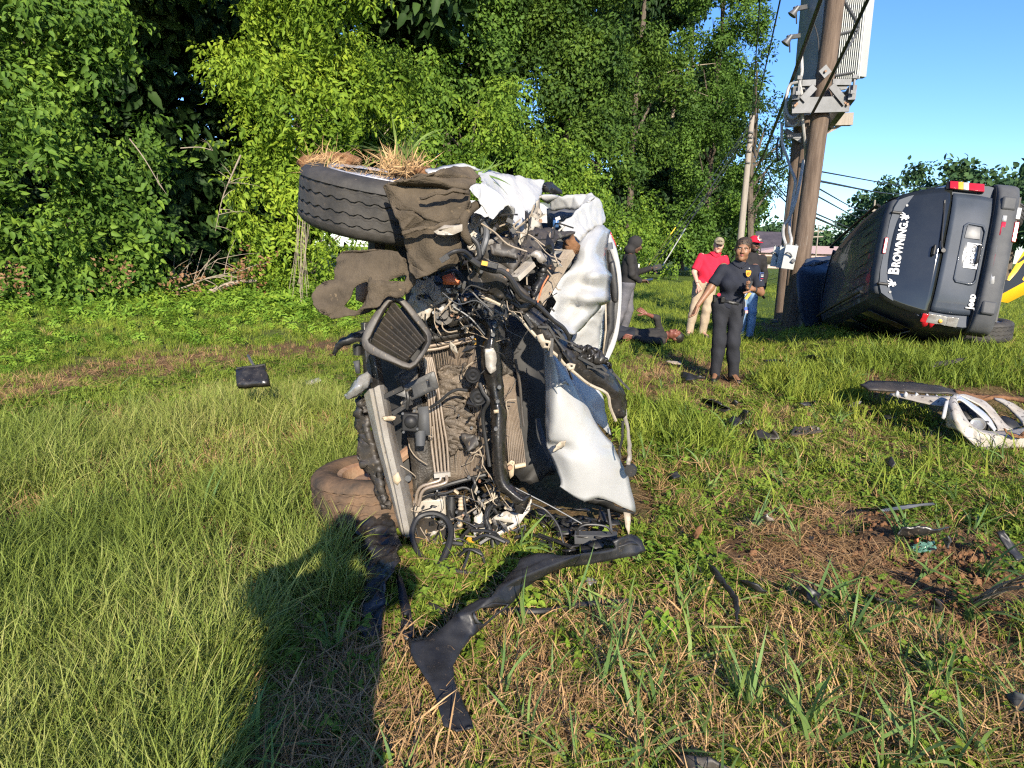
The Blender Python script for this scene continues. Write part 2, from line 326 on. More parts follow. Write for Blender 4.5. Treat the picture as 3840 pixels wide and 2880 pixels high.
def smoothloop(p, n=3):
    p = [Vector(q) for q in p]; out = []; N = len(p)
    for i in range(N):
        a, b, c, d = p[i-1], p[i], p[(i+1) % N], p[(i+2) % N]
        for k in range(n):
            t = k/n; out.append(0.5*((2*b)+(c-a)*t+(2*a-5*b+4*c-d)*t*t+(3*b-a-3*c+d)*t*t*t))
    return out
def text(name, body, mtx, size, m, parent=None, th=0.0015, sx=1.0, bold=0.0, shear=0):
    cu = bpy.data.curves.new(name, 'FONT'); cu.body = body; cu.size = size; cu.align_x = 'CENTER'; cu.align_y = 'CENTER'; cu.extrude = th; cu.offset = bold; cu.shear = shear
    cu.resolution_u = 3
    t = bpy.data.objects.new(name, cu); COL.objects.link(t)
    dg = bpy.context.evaluated_depsgraph_get(); me = bpy.data.meshes.new_from_object(t.evaluated_get(dg)); me.name = name
    bpy.data.objects.remove(t); me.materials.clear(); me.materials.append(m)
    for v in me.vertices: v.co = mtx @ Vector((v.co.x*sx, v.co.y, v.co.z))
    o = bpy.data.objects.new(name, me); COL.objects.link(o); setparent(o, parent); return o
def basis(o, x, y, z):
    m = Matrix((x, y, z)).transposed().to_4x4(); m.translation = o; return m

# ------------------------------------------------------------------ scattering (ground cover and foliage)
def scatter_group(protos):
    g = bpy.data.node_groups.new('scatter', 'GeometryNodeTree')
    g.interface.new_socket('Geometry', in_out='INPUT', socket_type='NodeSocketGeometry'); g.interface.new_socket('Geometry', in_out='OUTPUT', socket_type='NodeSocketGeometry')
    N = g.nodes; L = g.links; gi = N.new('NodeGroupInput'); go = N.new('NodeGroupOutput')
    ip = N.new('GeometryNodeInstanceOnPoints'); jn = N.new('GeometryNodeJoinGeometry')
    for p in protos:
        oi = N.new('GeometryNodeObjectInfo'); oi.inputs['Object'].default_value = p; oi.inputs['As Instance'].default_value = True; L.new(oi.outputs['Geometry'], jn.inputs[0])
    def att(nm, ty):
        a = N.new('GeometryNodeInputNamedAttribute'); a.data_type = ty; a.inputs[0].default_value = nm; return a.outputs[0]
    e = N.new('FunctionNodeEulerToRotation'); L.new(att('rot', 'FLOAT_VECTOR'), e.inputs[0]); L.new(e.outputs[0], ip.inputs['Rotation'])
    L.new(att('scl', 'FLOAT_VECTOR'), ip.inputs['Scale']); L.new(att('idx', 'INT'), ip.inputs['Instance Index'])
    ip.inputs['Pick Instance'].default_value = True
    L.new(gi.outputs[0], ip.inputs['Points']); L.new(jn.outputs[0], ip.inputs['Instance']); L.new(ip.outputs[0], go.inputs[0])
    return g
GCACHE = {}
def scatter(name, pos, rot, scl, protos, parent=None):
    key = tuple(p.name for p in protos)
    if key not in GCACHE: GCACHE[key] = scatter_group(protos)
    pos = np.asarray(pos, np.float32); n = len(pos); me = bpy.data.meshes.new(name); me.vertices.add(n)
    org = Vector(pos.mean(0)) if n else Vector()
    o = bpy.data.objects.new(name, me); COL.objects.link(o)
    me.vertices.foreach_set('co', pos.ravel())
    a = me.attributes.new('rot', 'FLOAT_VECTOR', 'POINT'); a.data.foreach_set('vector', np.asarray(rot, np.float32).ravel())
    scl = np.asarray(scl, np.float32)
    if scl.ndim == 1: scl = np.repeat(scl[:, None], 3, 1)
    a = me.attributes.new('scl', 'FLOAT_VECTOR', 'POINT'); a.data.foreach_set('vector', scl.ravel())
    a = me.attributes.new('idx', 'INT', 'POINT'); a.data.foreach_set('value', rng.integers(0, len(protos), n).astype(np.int32))
    md = o.modifiers.new('scatter', 'NODES'); md.node_group = GCACHE[key]
    setparent(o, parent); return o
def proto(name, V, F, m, mats=None, fm=None):
    me = bpy.data.meshes.new(name); me.from_pydata([tuple(v) for v in V], [], F)
    for q in (mats or [m]): me.materials.append(q)
    if fm: me.polygons.foreach_set('material_index', fm)
    me.polygons.foreach_set('use_smooth', [True]*len(F)); me.update()
    return bpy.data.objects.new(name, me)
def eulers(d, up):
    """rotation taking +Y to d and +Z near up (vectorised)"""
    d = d/np.linalg.norm(d, axis=1, keepdims=True); x = np.cross(d, up); x /= np.linalg.norm(x, axis=1, keepdims=True)+1e-9; z = np.cross(x, d)
    return np.stack([np.arctan2(d[:, 2], z[:, 2]), -np.arcsin(np.clip(x[:, 2], -1, 1)), np.arctan2(x[:, 1], x[:, 0])], 1)
# ------------------------------------------------------------------ ground
def ground():
    m = bpy.data.materials.new('soil_and_thatch'); m.use_nodes = True; n = m.node_tree; L = n.links; b = n.nodes['Principled BSDF']
    b.inputs['Roughness'].default_value = 0.95; b.inputs['Specular IOR Level'].default_value = 0.1
    tc = n.nodes.new('ShaderNodeTexCoord')
    def nz(sc, det=6, st=None):
        k = n.nodes.new('ShaderNodeTexNoise'); k.inputs['Scale'].default_value = sc; k.inputs['Detail'].default_value = det; k.inputs['Roughness'].default_value = .7
        L.new(tc.outputs['Object'], k.inputs[0]); return k.outputs[0]
    def ramp(src, stops):
        k = n.nodes.new('ShaderNodeValToRGB'); e = k.color_ramp.elements
        e[0].position, e[0].color = stops[0][0], (*stops[0][1], 1); e[1].position, e[1].color = stops[-1][0], (*stops[-1][1], 1)
        for p, c in stops[1:-1]: q = e.new(p); q.color = (*c, 1)
        L.new(src, k.inputs[0]); return k.outputs[0]
    soil = ramp(nz(22), [(0.3, (0.062, 0.036, 0.019)), (0.5, (0.135, 0.080, 0.042)), (0.68, (0.215, 0.135, 0.074))])
    green = ramp(nz(9), [(0.3, (0.045, 0.075, 0.014)), (0.55, (0.085, 0.125, 0.022)), (0.75, (0.16, 0.18, 0.045))])
    gv = n.nodes.new('ShaderNodeAttribute'); gv.attribute_name = 'green'
    a = n.nodes.new('ShaderNodeMath'); a.operation = 'ADD'; L.new(gv.outputs['Fac'], a.inputs[0])
    s = n.nodes.new('ShaderNodeMath'); s.operation = 'MULTIPLY_ADD'; s.inputs[1].default_value = 1.2; s.inputs[2].default_value = -0.6; L.new(nz(3.0), s.inputs[0]); L.new(s.outputs[0], a.inputs[1]); a.use_clamp = True
    mx = n.nodes.new('ShaderNodeMix'); mx.data_type = 'RGBA'; L.new(a.outputs[0], mx.inputs[0]); L.new(soil, mx.inputs[6]); L.new(green, mx.inputs[7])
    L.new(mx.outputs[2], b.inputs['Base Color'])
    bp = n.nodes.new('ShaderNodeBump'); bp.inputs['Strength'].default_value = 0.9; bp.inputs['Distance'].default_value = 0.03; L.new(nz(40, 8), bp.inputs['Height']); L.new(bp.outputs[0], b.inputs['Normal'])
    def axis(fine, step, far):
        a = [0.0]; d = step
        while a[-1] < far:
            a.append(a[-1]+d)
            if a[-1] > fine: d *= 1.22
        return np.array(a)
    xp = axis(7, .07, 1500); xs = np.concatenate([-xp[:0:-1], xp]); yp = axis(10, .07, 1800); yn = axis(1, .3, 60); ys = np.concatenate([-yn[:0:-1], yp])
    X, Y = np.meshgrid(xs, ys); Z = H(X, Y); nx, ny = len(xs), len(ys)
    i = np.arange(nx*ny).reshape(ny, nx)
    F = np.stack([i[:-1, :-1], i[:-1, 1:], i[1:, 1:], i[1:, :-1]], -1).reshape(-1, 4)
    o = np_obj('ground', np.stack([X, Y, Z], -1).reshape(-1, 3), F, m)
    g = zone_green(X.ravel(), Y.ravel()).astype(np.float32)
    at = o.data.attributes.new('green', 'FLOAT', 'POINT'); at.data.foreach_set('value', g)
    tag(o, 'uneven ground of soil and thatch under the grass', kind='structure')

# zones, drawn as outlines in the photograph and carried to the ground
def inpoly(u, v, poly):
    r = np.zeros(u.shape, bool); n = len(poly)
    for i in range(n):
        x1, y1 = poly[i-1]; x2, y2 = poly[i]
        c = ((y1 > v) != (y2 > v)) & (u < (x2-x1)*(v-y1)/((y2-y1) or 1e-9)+x1); r ^= c
    return r
ZP = {
 'tall': [(-400, 1990), (430, 1990), (490, 1560), (610, 1330), (770, 1330), (830, 1180), (770, 1080), (770, 900), (700, 835), (560, 850), (330, 880), (110, 925), (-60, 960), (-900, 1080)],
 'clover_strip': [(760, 730), (760, 850), (560, 855), (330, 885), (110, 930), (-400, 1010), (-400, 900), (60, 850), (330, 800), (560, 760)],
 'thatch_strip': [(-200, 850), (60, 815), (300, 770), (470, 748), (760, 735), (760, 762), (560, 775), (330, 810), (100, 860), (-200, 920)],
 'leafy': [(-500, 900), (20, 800), (330, 745), (560, 742), (790, 720), (840, 610), (560, 605), (330, 620), (100, 640), (-500, 700)],
 'dirt': [(1520, 1200), (1620, 1110), (1760, 1090), (1900, 1110), (2040, 1140), (2140, 1160), (2260, 1200), (2280, 1500), (2140, 1460), (2000, 1370), (1850, 1320), (1700, 1290), (1580, 1250)],
 'thatch': [(840, 1390), (980, 1330), (1130, 1330), (1300, 1300), (1480, 1280), (1600, 1300), (1760, 1330), (1960, 1380), (2260, 1440), (2300, 1700), (1060, 1700), (980, 1990), (400, 1990), (470, 1620), (640, 1400)],
 'bare': [(1360, 780), (1480, 760), (1640, 800), (1560, 850), (1380, 880), (1330, 840)],
 'mown': [(1340, 560), (1720, 556), (1720, 640), (1640, 680), (1600, 740), (1340, 745)],
 'poledirt': [(1625, 640), (1700, 635), (1740, 700), (1640, 720), (1600, 700)],
 'clear': [(880, 1400), (890, 1375), (1000, 1310), (1110, 1210), (1160, 1190), (1320, 1160), (1395, 1150), (1400, 1200), (1220, 1240), (1090, 1330), (985, 1430), (1030, 1585), (960, 1590), (900, 1480)],
 'clear2': [(770, 1110), (860, 1130), (865, 1390), (775, 1390)],
 'clear3': [(1870, 820), (2212, 840), (2240, 985), (2090, 985), (2020, 900), (1870, 860)],
 'clear4': [(1160, 1085), (1340, 1090), (1345, 1190), (1180, 1190)],
 'thatch2': [(1380, 850), (1600, 830), (1560, 900), (1440, 930), (1370, 920)],
}
def zones(x, y):
    u, v = proj(x, y, H(x, y)); ok = y > 0.6; q = np.random.default_rng(5); u = u+q.normal(0, 13, u.shape)+26*np.sin(x*2.9+y*1.3); v = v+q.normal(0, 5, u.shape)+np.minimum(9, 40/np.maximum(y, 1))*np.sin(x*1.9+1)*np.cos(y*1.1)
    z = {k: inpoly(u, v, p) & ok for k, p in ZP.items()}; z['clr'] = z['clear'] | z['clear2'] | z['clear3'] | z['clear4']; return z, u, v
def zone_green(x, y):
    z, u, v = zones(x, y)
    g = np.full(x.shape, 0.18); g[x < -0.6] = 0.6; g[(y > 8)] = .6
    g[z['tall']] = 0.55; g[z['clover_strip']] = .8; g[z['thatch_strip']] = 0.0; g[z['leafy']] = 0.9; g[z['dirt']] = -0.6; g[z['thatch']] = -0.1; g[z['bare']] = -.1; g[z['mown']] = 0.9
    g[z['poledirt']] = -0.3; g[z['thatch2']] = 0.05; g[y > 14] = 1.2
    return g
# ------------------------------------------------------------------ plant prototypes (never linked on their own)
def leaf(V, F, base, d, up, L, w, fold=0.18, droop=0.15):
    d = Vector(d).normalized(); s = d.cross(Vector(up)).normalized(); n = s.cross(d)
    k = len(V); b = Vector(base)
    V += [b, b+d*L*.24+s*w*.42+n*fold*w, b+d*L*.60+s*w*.36+n*(fold*w*.6-droop*L*.25), b+d*L*.97-n*droop*L, b+d*L*.60-s*w*.36+n*(fold*w*.6-droop*L*.25), b+d*L*.24-s*w*.42+n*fold*w, b+d*L*.42-n*droop*L*.15]
    F += [(k, k+1, k+6), (k+1, k+2, k+6), (k+2, k+3, k+6), (k+3, k+4, k+6), (k+4, k+5, k+6), (k+5, k, k+6)]
def spray(name, m, nl=9, L=0.10, w=0.065, length=0.42, seed=0, droop=0.6, compound=False):
    r = random.Random(seed); V = []; F = []
    for i in range(nl):
        t = (i+0.6)/nl; c = Vector((0, length*t, -droop*length*t*t*0.6))
        sgn = 1 if i % 2 else -1
        d = Vector((sgn*(0.9+r.uniform(-.3, .3)), 0.55+r.uniform(-.3, .4), r.uniform(-1.0, .1)))
        if i == nl-1: d = Vector((r.uniform(-.3, .3), 1, -.4))
        c += Vector((sgn*r.uniform(0.01, .05), 0, r.uniform(-.03, .05)))
        k = r.uniform(.7, 1.2)
        leaf(V, F, c, d, (r.uniform(-.35, .35), r.uniform(-.5, .2), 1), L*k, w*k, droop=r.uniform(.1, .55))
    k = len(V)   # the twig
    V += [Vector((-.003, 0, 0)), Vector((.003, 0, 0)), Vector((0, length*.95, -droop*length*.5))]; F += [(k, k+1, k+2)]
    return proto(name, V, F, m)
def clump(name, m, nl=26, L=0.1, R_=0.25, seed=0, asp=.55):
    r = random.Random(seed); V = []; F = []
    for i in range(nl):
        d = Vector((r.gauss(0, 1), r.gauss(0.5, 1), r.gauss(0, 1))).normalized(); c = d*R_*r.uniform(.2, 1)
        dd = (d+Vector((r.uniform(-.8, .8), r.uniform(-.8, .8), r.uniform(-1.2, .2)))).normalized()
        k = r.uniform(.7, 1.25)
        leaf(V, F, c, dd, (d+Vector((0, -.3, .6))).normalized(), L*k, L*k*asp, droop=.2)
    return proto(name, V, F, m)
def blades(name, m, n, h, w, spread, bend, seed, seg=3, flat=False, hvar=.45):
    r = random.Random(seed); V = []; F = []
    for i in range(n):
        a = r.uniform(0, 6.283); rad = spread*math.sqrt(r.random()); b = Vector((rad*math.cos(a), rad*math.sin(a), 0))
        az = r.uniform(0, 6.283); hh = h*r.uniform(1-hvar, 1+hvar*.6); lean = bend*r.uniform(.3, 1.3); d = Vector((math.cos(az), math.sin(az), 0))
        sd = Vector((-d.y, d.x, 0)); tw = r.uniform(-.9, .9); sd = (sd*math.cos(tw)+d*math.sin(tw)).normalized(); ww = w*r.uniform(.7, 1.3); k = len(V)
        for j in range(seg+1):
            t = j/seg
            if flat: p = b+d*hh*t+Vector((0, 0, .008+hh*lean*math.sin(t*2.6)*.35))
            else: p = b+d*hh*lean*t*t+Vector((0, 0, hh*(t-.42*lean*lean*t*t*t*.9)))
            q = ww*(.5 if t < .01 else 1-.25*t if t < .7 else (1-t)*2.4)
            if j == seg: V.append(p)
            else: V += [p-sd*q/2, p+sd*q/2]
        for j in range(seg-1): F.append((k+2*j, k+2*j+1, k+2*j+3, k+2*j+2))
        F.append((k+2*seg-2, k+2*seg-1, k+2*seg))
    return proto(name, V, F, m)
def clovers(name, m, n, spread, h, L, seed):
    r = random.Random(seed); V = []; F = []
    for i in range(n):
        a = r.uniform(0, 6.283); rad = spread*math.sqrt(r.random()); b = Vector((rad*math.cos(a), rad*math.sin(a), 0)); hh = h*r.uniform(.3, 1)
        top = b+Vector((r.uniform(-.02, .02), r.uniform(-.02, .02), hh)); k = len(V)
        V += [b, b+Vector((.002, 0, 0)), top]; F.append((k, k+1, k+2)); a0 = r.uniform(0, 6.28); nn = r.choice((3, 3, 4))
        for j in range(nn):
            an = a0+6.283/nn*j; leaf(V, F, top, (math.cos(an), math.sin(an), r.uniform(-.2, .35)), (0, 0, 1), L*r.uniform(.7, 1.2), L*.8, fold=.15, droop=.2)
    return proto(name, V, F, m)
def broadweed(name, m, n, h, L, seed):
    r = random.Random(seed); V = []; F = []
    for s in range(n):
        b = Vector((r.uniform(-.09, .09), r.uniform(-.09, .09), 0)); hh = h*r.uniform(.5, 1.1); tip = b+Vector((r.uniform(-.05, .05), r.uniform(-.05, .05), hh)); k = len(V)
        V += [b, b+Vector((.004, 0, 0)), tip]; F.append((k, k+1, k+2))
        for j in range(7):
            t = .3+.7*j/6; a = j*2.4+r.random(); c = b.lerp(tip, t)
            leaf(V, F, c, (math.cos(a), math.sin(a), r.uniform(-.3, .5)), (0, 0, 1), L*r.uniform(.6, 1.2), L*.55*r.uniform(.8, 1.1), droop=.3)
    return proto(name, V, F, m)
PR = {}
PR['A'] = [spray('sprayA%d' % i, M['leafA'], 16, .082, .054, .42, i) for i in range(4)]
PR['B'] = [spray('sprayB%d' % i, M['leafB'], 17, .088, .046, .46, 10+i) for i in range(4)]
PR['C'] = [spray('sprayC%d' % i, M['leafC'], 17, .085, .060, .5, 20+i) for i in range(4)]
PR['D'] = [clump('clumpD%d' % i, M['leafD'], 48, .125, .38, 30+i) for i in range(4)]
PR['V'] = [clump('clumpV%d' % i, M['leafV'], 40, .098, .30, 40+i, .75) for i in range(4)]
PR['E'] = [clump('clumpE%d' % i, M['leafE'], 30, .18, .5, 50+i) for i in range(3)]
PR['F'] = [clump('clumpF%d' % i, M['leafF'], 26, .55, 1.0, 60+i, .7) for i in range(3)]
PR['tall'] = [blades('tuft_t%d' % i, M['grassA'], 16, .27, .0055, .06, .75, 100+i, 4) for i in range(5)]
PR['short'] = [blades('tuft_s%d' % i, M['grassB'], 16, .085, .0045, .06, .7, 110+i) for i in range(4)]
PR['mid'] = [blades('tuft_m%d' % i, M['grassB'], 16, .20, .008, .08, .6, 115+i, 3) for i in range(4)]
PR['clover'] = [clovers('clv%d' % i, M['clover'], 12, .075, .042, .020, 120+i) for i in range(4)]
PR['weed'] = [broadweed('wd%d' % i, M['weed'], 4, .16, .075, 130+i) for i in range(4)]
PR['straw'] = [blades('strw%d' % i, M['straw'], 20, .12, .0035, .10, .35, 140+i, 3, True) for i in range(5)]
PR['stubble'] = [blades('stub%d' % i, M['straw'], 12, .13, .004, .05, .8, 150+i, 3) for i in range(3)]
PR['crab'] = [blades('crab%d' % i, M['crab'], 5+i, .26+.02*(i % 3), .013+.001*i, .03, .6+.08*i, 160+i, 6, hvar=.6) for i in range(7)]
PR['deadleaf'] = [clump('dl%d' % i, M['deadleaf'], 5, .045, .06, 170+i) for i in range(2)]

def cast(n, y0, y1, pad=0.35, p=2.0):
    """random ground spots in a wedge in front of the camera (and a margin beside it), denser near"""
    t = rng.random(n); k = p-2.0
    Y = y0*(y1/y0)**t if abs(k) < 1e-6 else (y0**(-k)+t*(y1**(-k)-y0**(-k)))**(-1/k)
    X = (rng.random(n)*2-1)*(0.80+pad)*(Y+.25)
    return X, Y
def carmask(x, y):
    z, u, v = zones(x, y); keep = ~z['clr'] | (rng.random(len(x)) < .04)
    return keep & ~((x > -0.55-0.0*y) & (x < 0.85) & (y > 3.15) & (y < 7.6))
def tufts(x, y, tilt=.15):
    n = len(x); rot = np.stack([rng.normal(0, tilt, n), rng.normal(0, tilt, n), rng.random(n)*6.283], 1)
    return np.stack([x, y, H(x, y)-.004], 1), rot
def lay(name, label, key, x, y, s0, s1, group=None, tilt=.15, sy=None):
    pos, rot = tufts(x, y, tilt); s = rng.uniform(s0, s1, len(x))
    if sy is not None: s = s*sy
    o = scatter(name, pos, rot, s, PR[key]); tag(o, label, kind='stuff'); return o
def patchy(x, y, f, seed=0):
    return np.sin(x*f*1.7+seed)*np.cos(y*f*1.3+seed*2)+.6*np.sin(x*f*3.9-y*f*2.2+seed)+.4*np.cos(x*f*7.1+y*f*6.3+seed*3)
def vegetation():
    # long grass on the left
    X, Y = cast(40000, 1.15, 9, p=2.25); z, u, v = zones(X, Y); k = z['tall'] & carmask(X, Y)
    pn = patchy(X, Y, .9, 1.0); k &= (pn > -.45) | (rng.random(len(X)) < .25)
    x, y = X[k], Y[k]; lay('long_grass', 'long yellow-green grass left of the wrecked car', 'tall', x, y, .5, 1.02, tilt=.28)
    # dry straw under and in it
    X, Y = cast(42000, 1.15, 10, p=2.2); z, u, v = zones(X, Y); pn = patchy(X, Y, 1.3, 2.0)
    pr = np.where((X > -.5) & (Y < 9), .24, .10); pr[z['tall']] = .16; pr[z['thatch']] = .56; pr[z['thatch_strip']] = .8; pr[z['dirt']] = .03; pr[z['bare']] = .9; pr[z['thatch2']] = .8; pr[z['poledirt']] = .9; pr[z['leafy']] = .03
    pr = np.where(pn > .7, pr+.35, pr); pr = np.where(z['tall'] & (patchy(X, Y, .9, 1.0) < -.5), .75, pr); k = (rng.random(len(X)) < pr) & carmask(X, Y); x, y = X[k], Y[k]
    lay('dry_thatch', 'matted dry straw lying over the soil', 'straw', x, y, .7, 1.35, tilt=.22)
    X, Y = cast(9000, 1.15, 12, p=2.2); z, u, v = zones(X, Y); pr = np.full(len(X), .25); pr[z['tall']] = .6; pr[z['thatch']] = .7; pr[z['thatch_strip']] = .8; pr[z['dirt']] = .03; pr[z['mown']] = .1; k = (rng.random(len(X)) < pr) & carmask(X, Y)
    lay('stubble', 'upright dry stubble among the weeds', 'stubble', X[k], Y[k], .5, 1.2, tilt=.35)
    # clover and small weeds on the right and in the strip
    X, Y = cast(60000, 1.2, 12, p=2.05); z, u, v = zones(X, Y); pn = patchy(X, Y, 1.6, 4.0)
    pr = np.where(X > -.5, .72, .25); pr[z['tall']] = .05; pr[z['thatch']] = .26; pr[z['dirt']] = .04; pr[z['clover_strip']] = 1; pr[z['thatch_strip']] = .12; pr[z['bare']] = .15; pr[z['thatch2']] = .35; pr[z['mown']] = .5; pr[z['poledirt']] = .1
    pr = np.where(pn < -.5, pr*.35, pr); k = (rng.random(len(X)) < pr) & carmask(X, Y); lay('clover', 'low clover and creeping weeds covering the ground', 'clover', X[k], Y[k], .5, 1.25, tilt=.3)
    # short grass everywhere thin, thick on the mown ground
    X, Y = cast(56000, 1.2, 34, p=2.0); z, u, v = zones(X, Y); pn = patchy(X, Y, 1.1, 7.0)
    pr = np.where((X > -.5) & (Y < 7), .17, .4); pr[z['tall']] = .3; pr[z['thatch']] = .12; pr[z['dirt']] = .02; pr[z['bare']] = .12; pr[z['mown']] = 1; pr[Y > 9] = .9; pr[z['poledirt']] = .1; pr[z['thatch_strip']] = .25; pr[z['leafy']] = .8
    pr = np.where(pn > .6, pr*1.5, pr); k = (rng.random(len(X)) < pr) & carmask(X, Y); x, y = X[k], Y[k]
    lay('short_grass', 'short green grass of the mown verge', 'short', x, y, .7, 1.3, sy=1+.05*np.clip(y-6, 0, 20))
    # taller grass: before the overturned SUV, by the roof of the wreck, around the people
    X, Y = cast(26000, 3.5, 14, p=1.5); z, u, v = zones(X, Y)
    pr = np.zeros(len(X)); pr[(X > 2.9) & (Y > 5.6) & (Y < 6.6)] = .22; pr[(X > 2.8) & (Y > 6.2) & (Y < 7.6)] = .95; pr[(X > .85) & (X < 1.7) & (Y > 4.6) & (Y < 8.0)] = .5; pr[(X > 1.2) & (X < 4) & (Y > 8.6) & (Y < 13)] = .12; pr[z['bare']] = .03
    pr[(X > 1.0) & (Y > 3.2) & (Y < 5.6)] = np.maximum(pr[(X > 1.0) & (Y > 3.2) & (Y < 5.6)], .025)
    k = (rng.random(len(X)) < pr) & carmask(X, Y); lay('taller_grass', 'taller green grass in front of the overturned vehicle and behind the wreck', 'mid', X[k], Y[k], .55, 1.35, tilt=.2)
    # broad-bladed grass: single plants in the foreground and a fringe under the SUV
    X, Y = cast(2600, 1.25, 8, p=2.0); z, u, v = zones(X, Y); pr = np.where(X > -.2, .16, .02); pr[z['thatch']] = .18; pr[z['thatch'] & (X > .35)] = .42; pr[z['dirt']] = .12; pr[(X > 2.8) & (Y > 6.2)] = .6
    k = (rng.random(len(X)) < pr) & carmask(X, Y); lay('crabgrass', 'broad-bladed grass plants standing singly in the straw', 'crab', X[k], Y[k], .30, .85, tilt=.4)
    # leafy ground cover by the trees
    X, Y = cast(38000, 1.5, 26, p=1.3); z, u, v = zones(X, Y); k = z['leafy'] | ((rng.random(len(X)) < .05) & (X > -.3) & (Y < 7) & ~z['bare'] & ~z['dirt']) | ((X < -.5) & (Y > 14) & (Y < 26) & (rng.random(len(X)) < .8))
    pn = patchy(X, Y, 1.2, 5.0); k &= (pn > -.05) & (rng.random(len(X)) < .75) | (rng.random(len(X)) < .18); k &= carmask(X, Y); lay('leafy_weeds', 'bright leafy weeds along the foot of the trees', 'weed', X[k], Y[k], .6, 1.5, tilt=.65, sy=.5+.15*ss(6, 9, Y[k])+.9*ss(11, 16, Y[k]))
    X, Y = cast(2500, 1.3, 10); z, u, v = zones(X, Y); k = (z['thatch'] | z['dirt'] | z['thatch_strip']) & (rng.random(len(X)) < .35)
    lay('dead_leaves', 'curled dead leaves scattered in the straw', 'deadleaf', X[k], Y[k], .4, .9)
ground(); vegetation()

# ------------------------------------------------------------------ churned earth
def clod_mesh(r, seed):
    bm = bmesh.new(); bmesh.ops.create_icosphere(bm, subdivisions=2, radius=r)
    for v in bm.verts:
        n = v.co.normalized(); v.co = v.co*(1+.45*mnoise.noise(n*1.7+Vector((seed, 0, 0)))+.25*mnoise.noise(n*4+Vector((seed, 5, 0)))); v.co.z *= .7
    me = bpy.data.meshes.new('clod'); bm.to_mesh(me); bm.free(); me.materials.append(M['mud']); me.polygons.foreach_set('use_smooth', [True]*len(me.polygons)); return me
CL = [bpy.data.objects.new('clodp%d' % i, clod_mesh(.03, i)) for i in range(5)]
X, Y = cast(26000, 1.6, 4.2); z, u, v = zones(X, Y); k = z['dirt'] & (patchy(X, Y, 2.2, 3) > -.6); x, y = X[k], Y[k]; n = len(x)
o = scatter('earth_clods', np.stack([x, y, H(x, y)+.004], 1), rng.random((n, 3))*6.28, np.clip(np.exp(rng.normal(-1.75, .75, n)), .05, .7), CL); tag(o, 'churned brown earth clods beside the dragged debris', kind='stuff')

# ------------------------------------------------------------------ trees
TREES = []
def crown_points(lobes, dens, fill=0.25, sub=0):
    P_, D_ = [], []
    if sub:
        nl = []
        for l in lobes:
            for _ in range(sub):
                d = rng.normal(size=3); d[1] = -abs(d[1])*.8 if rng.random() < .75 else d[1]; d /= np.linalg.norm(d); k = rng.uniform(.20, .36)
                nl.append((l[0]+d[0]*l[3]*.80, l[1]+d[1]*l[4]*.80, l[2]+d[2]*l[5]*.80, l[3]*k, l[4]*k, l[5]*k*rng.uniform(.7, 1)))
        lobes = nl
    C = np.array([l[:3] for l in lobes]); A = np.array([l[3:6] for l in lobes])
    for i, l in enumerate(lobes):
        area = 4*math.pi*((A[i, 0]*A[i, 1])**1.6/3+(A[i, 0]*A[i, 2])**1.6/3+(A[i, 1]*A[i, 2])**1.6/3)**(1/1.6)
        n = int(area*dens); d = rng.normal(size=(n, 3)); d /= np.linalg.norm(d, axis=1, keepdims=True)
        bump = 1+.16*np.sin(d[:, 0]*5+i)*np.cos(d[:, 2]*6+i*2)+.10*np.sin(d[:, 1]*9+d[:, 2]*8+i*3)
        r = bump*np.where(rng.random(n) < fill, rng.uniform(.35, .9, n), rng.uniform(.88, 1.06, n)); p = C[i]+d*A[i]*r[:, None]
        keep = np.ones(n, bool)
        for j in range(len(lobes)):
            if j != i: keep &= (((p-C[j])/A[j])**2).sum(1) > .62**2
        P_.append(p[keep]); nn = d/A[i]; nn /= np.linalg.norm(nn, axis=1, keepdims=True); D_.append(nn[keep])
    return np.concatenate(P_), np.concatenate(D_)
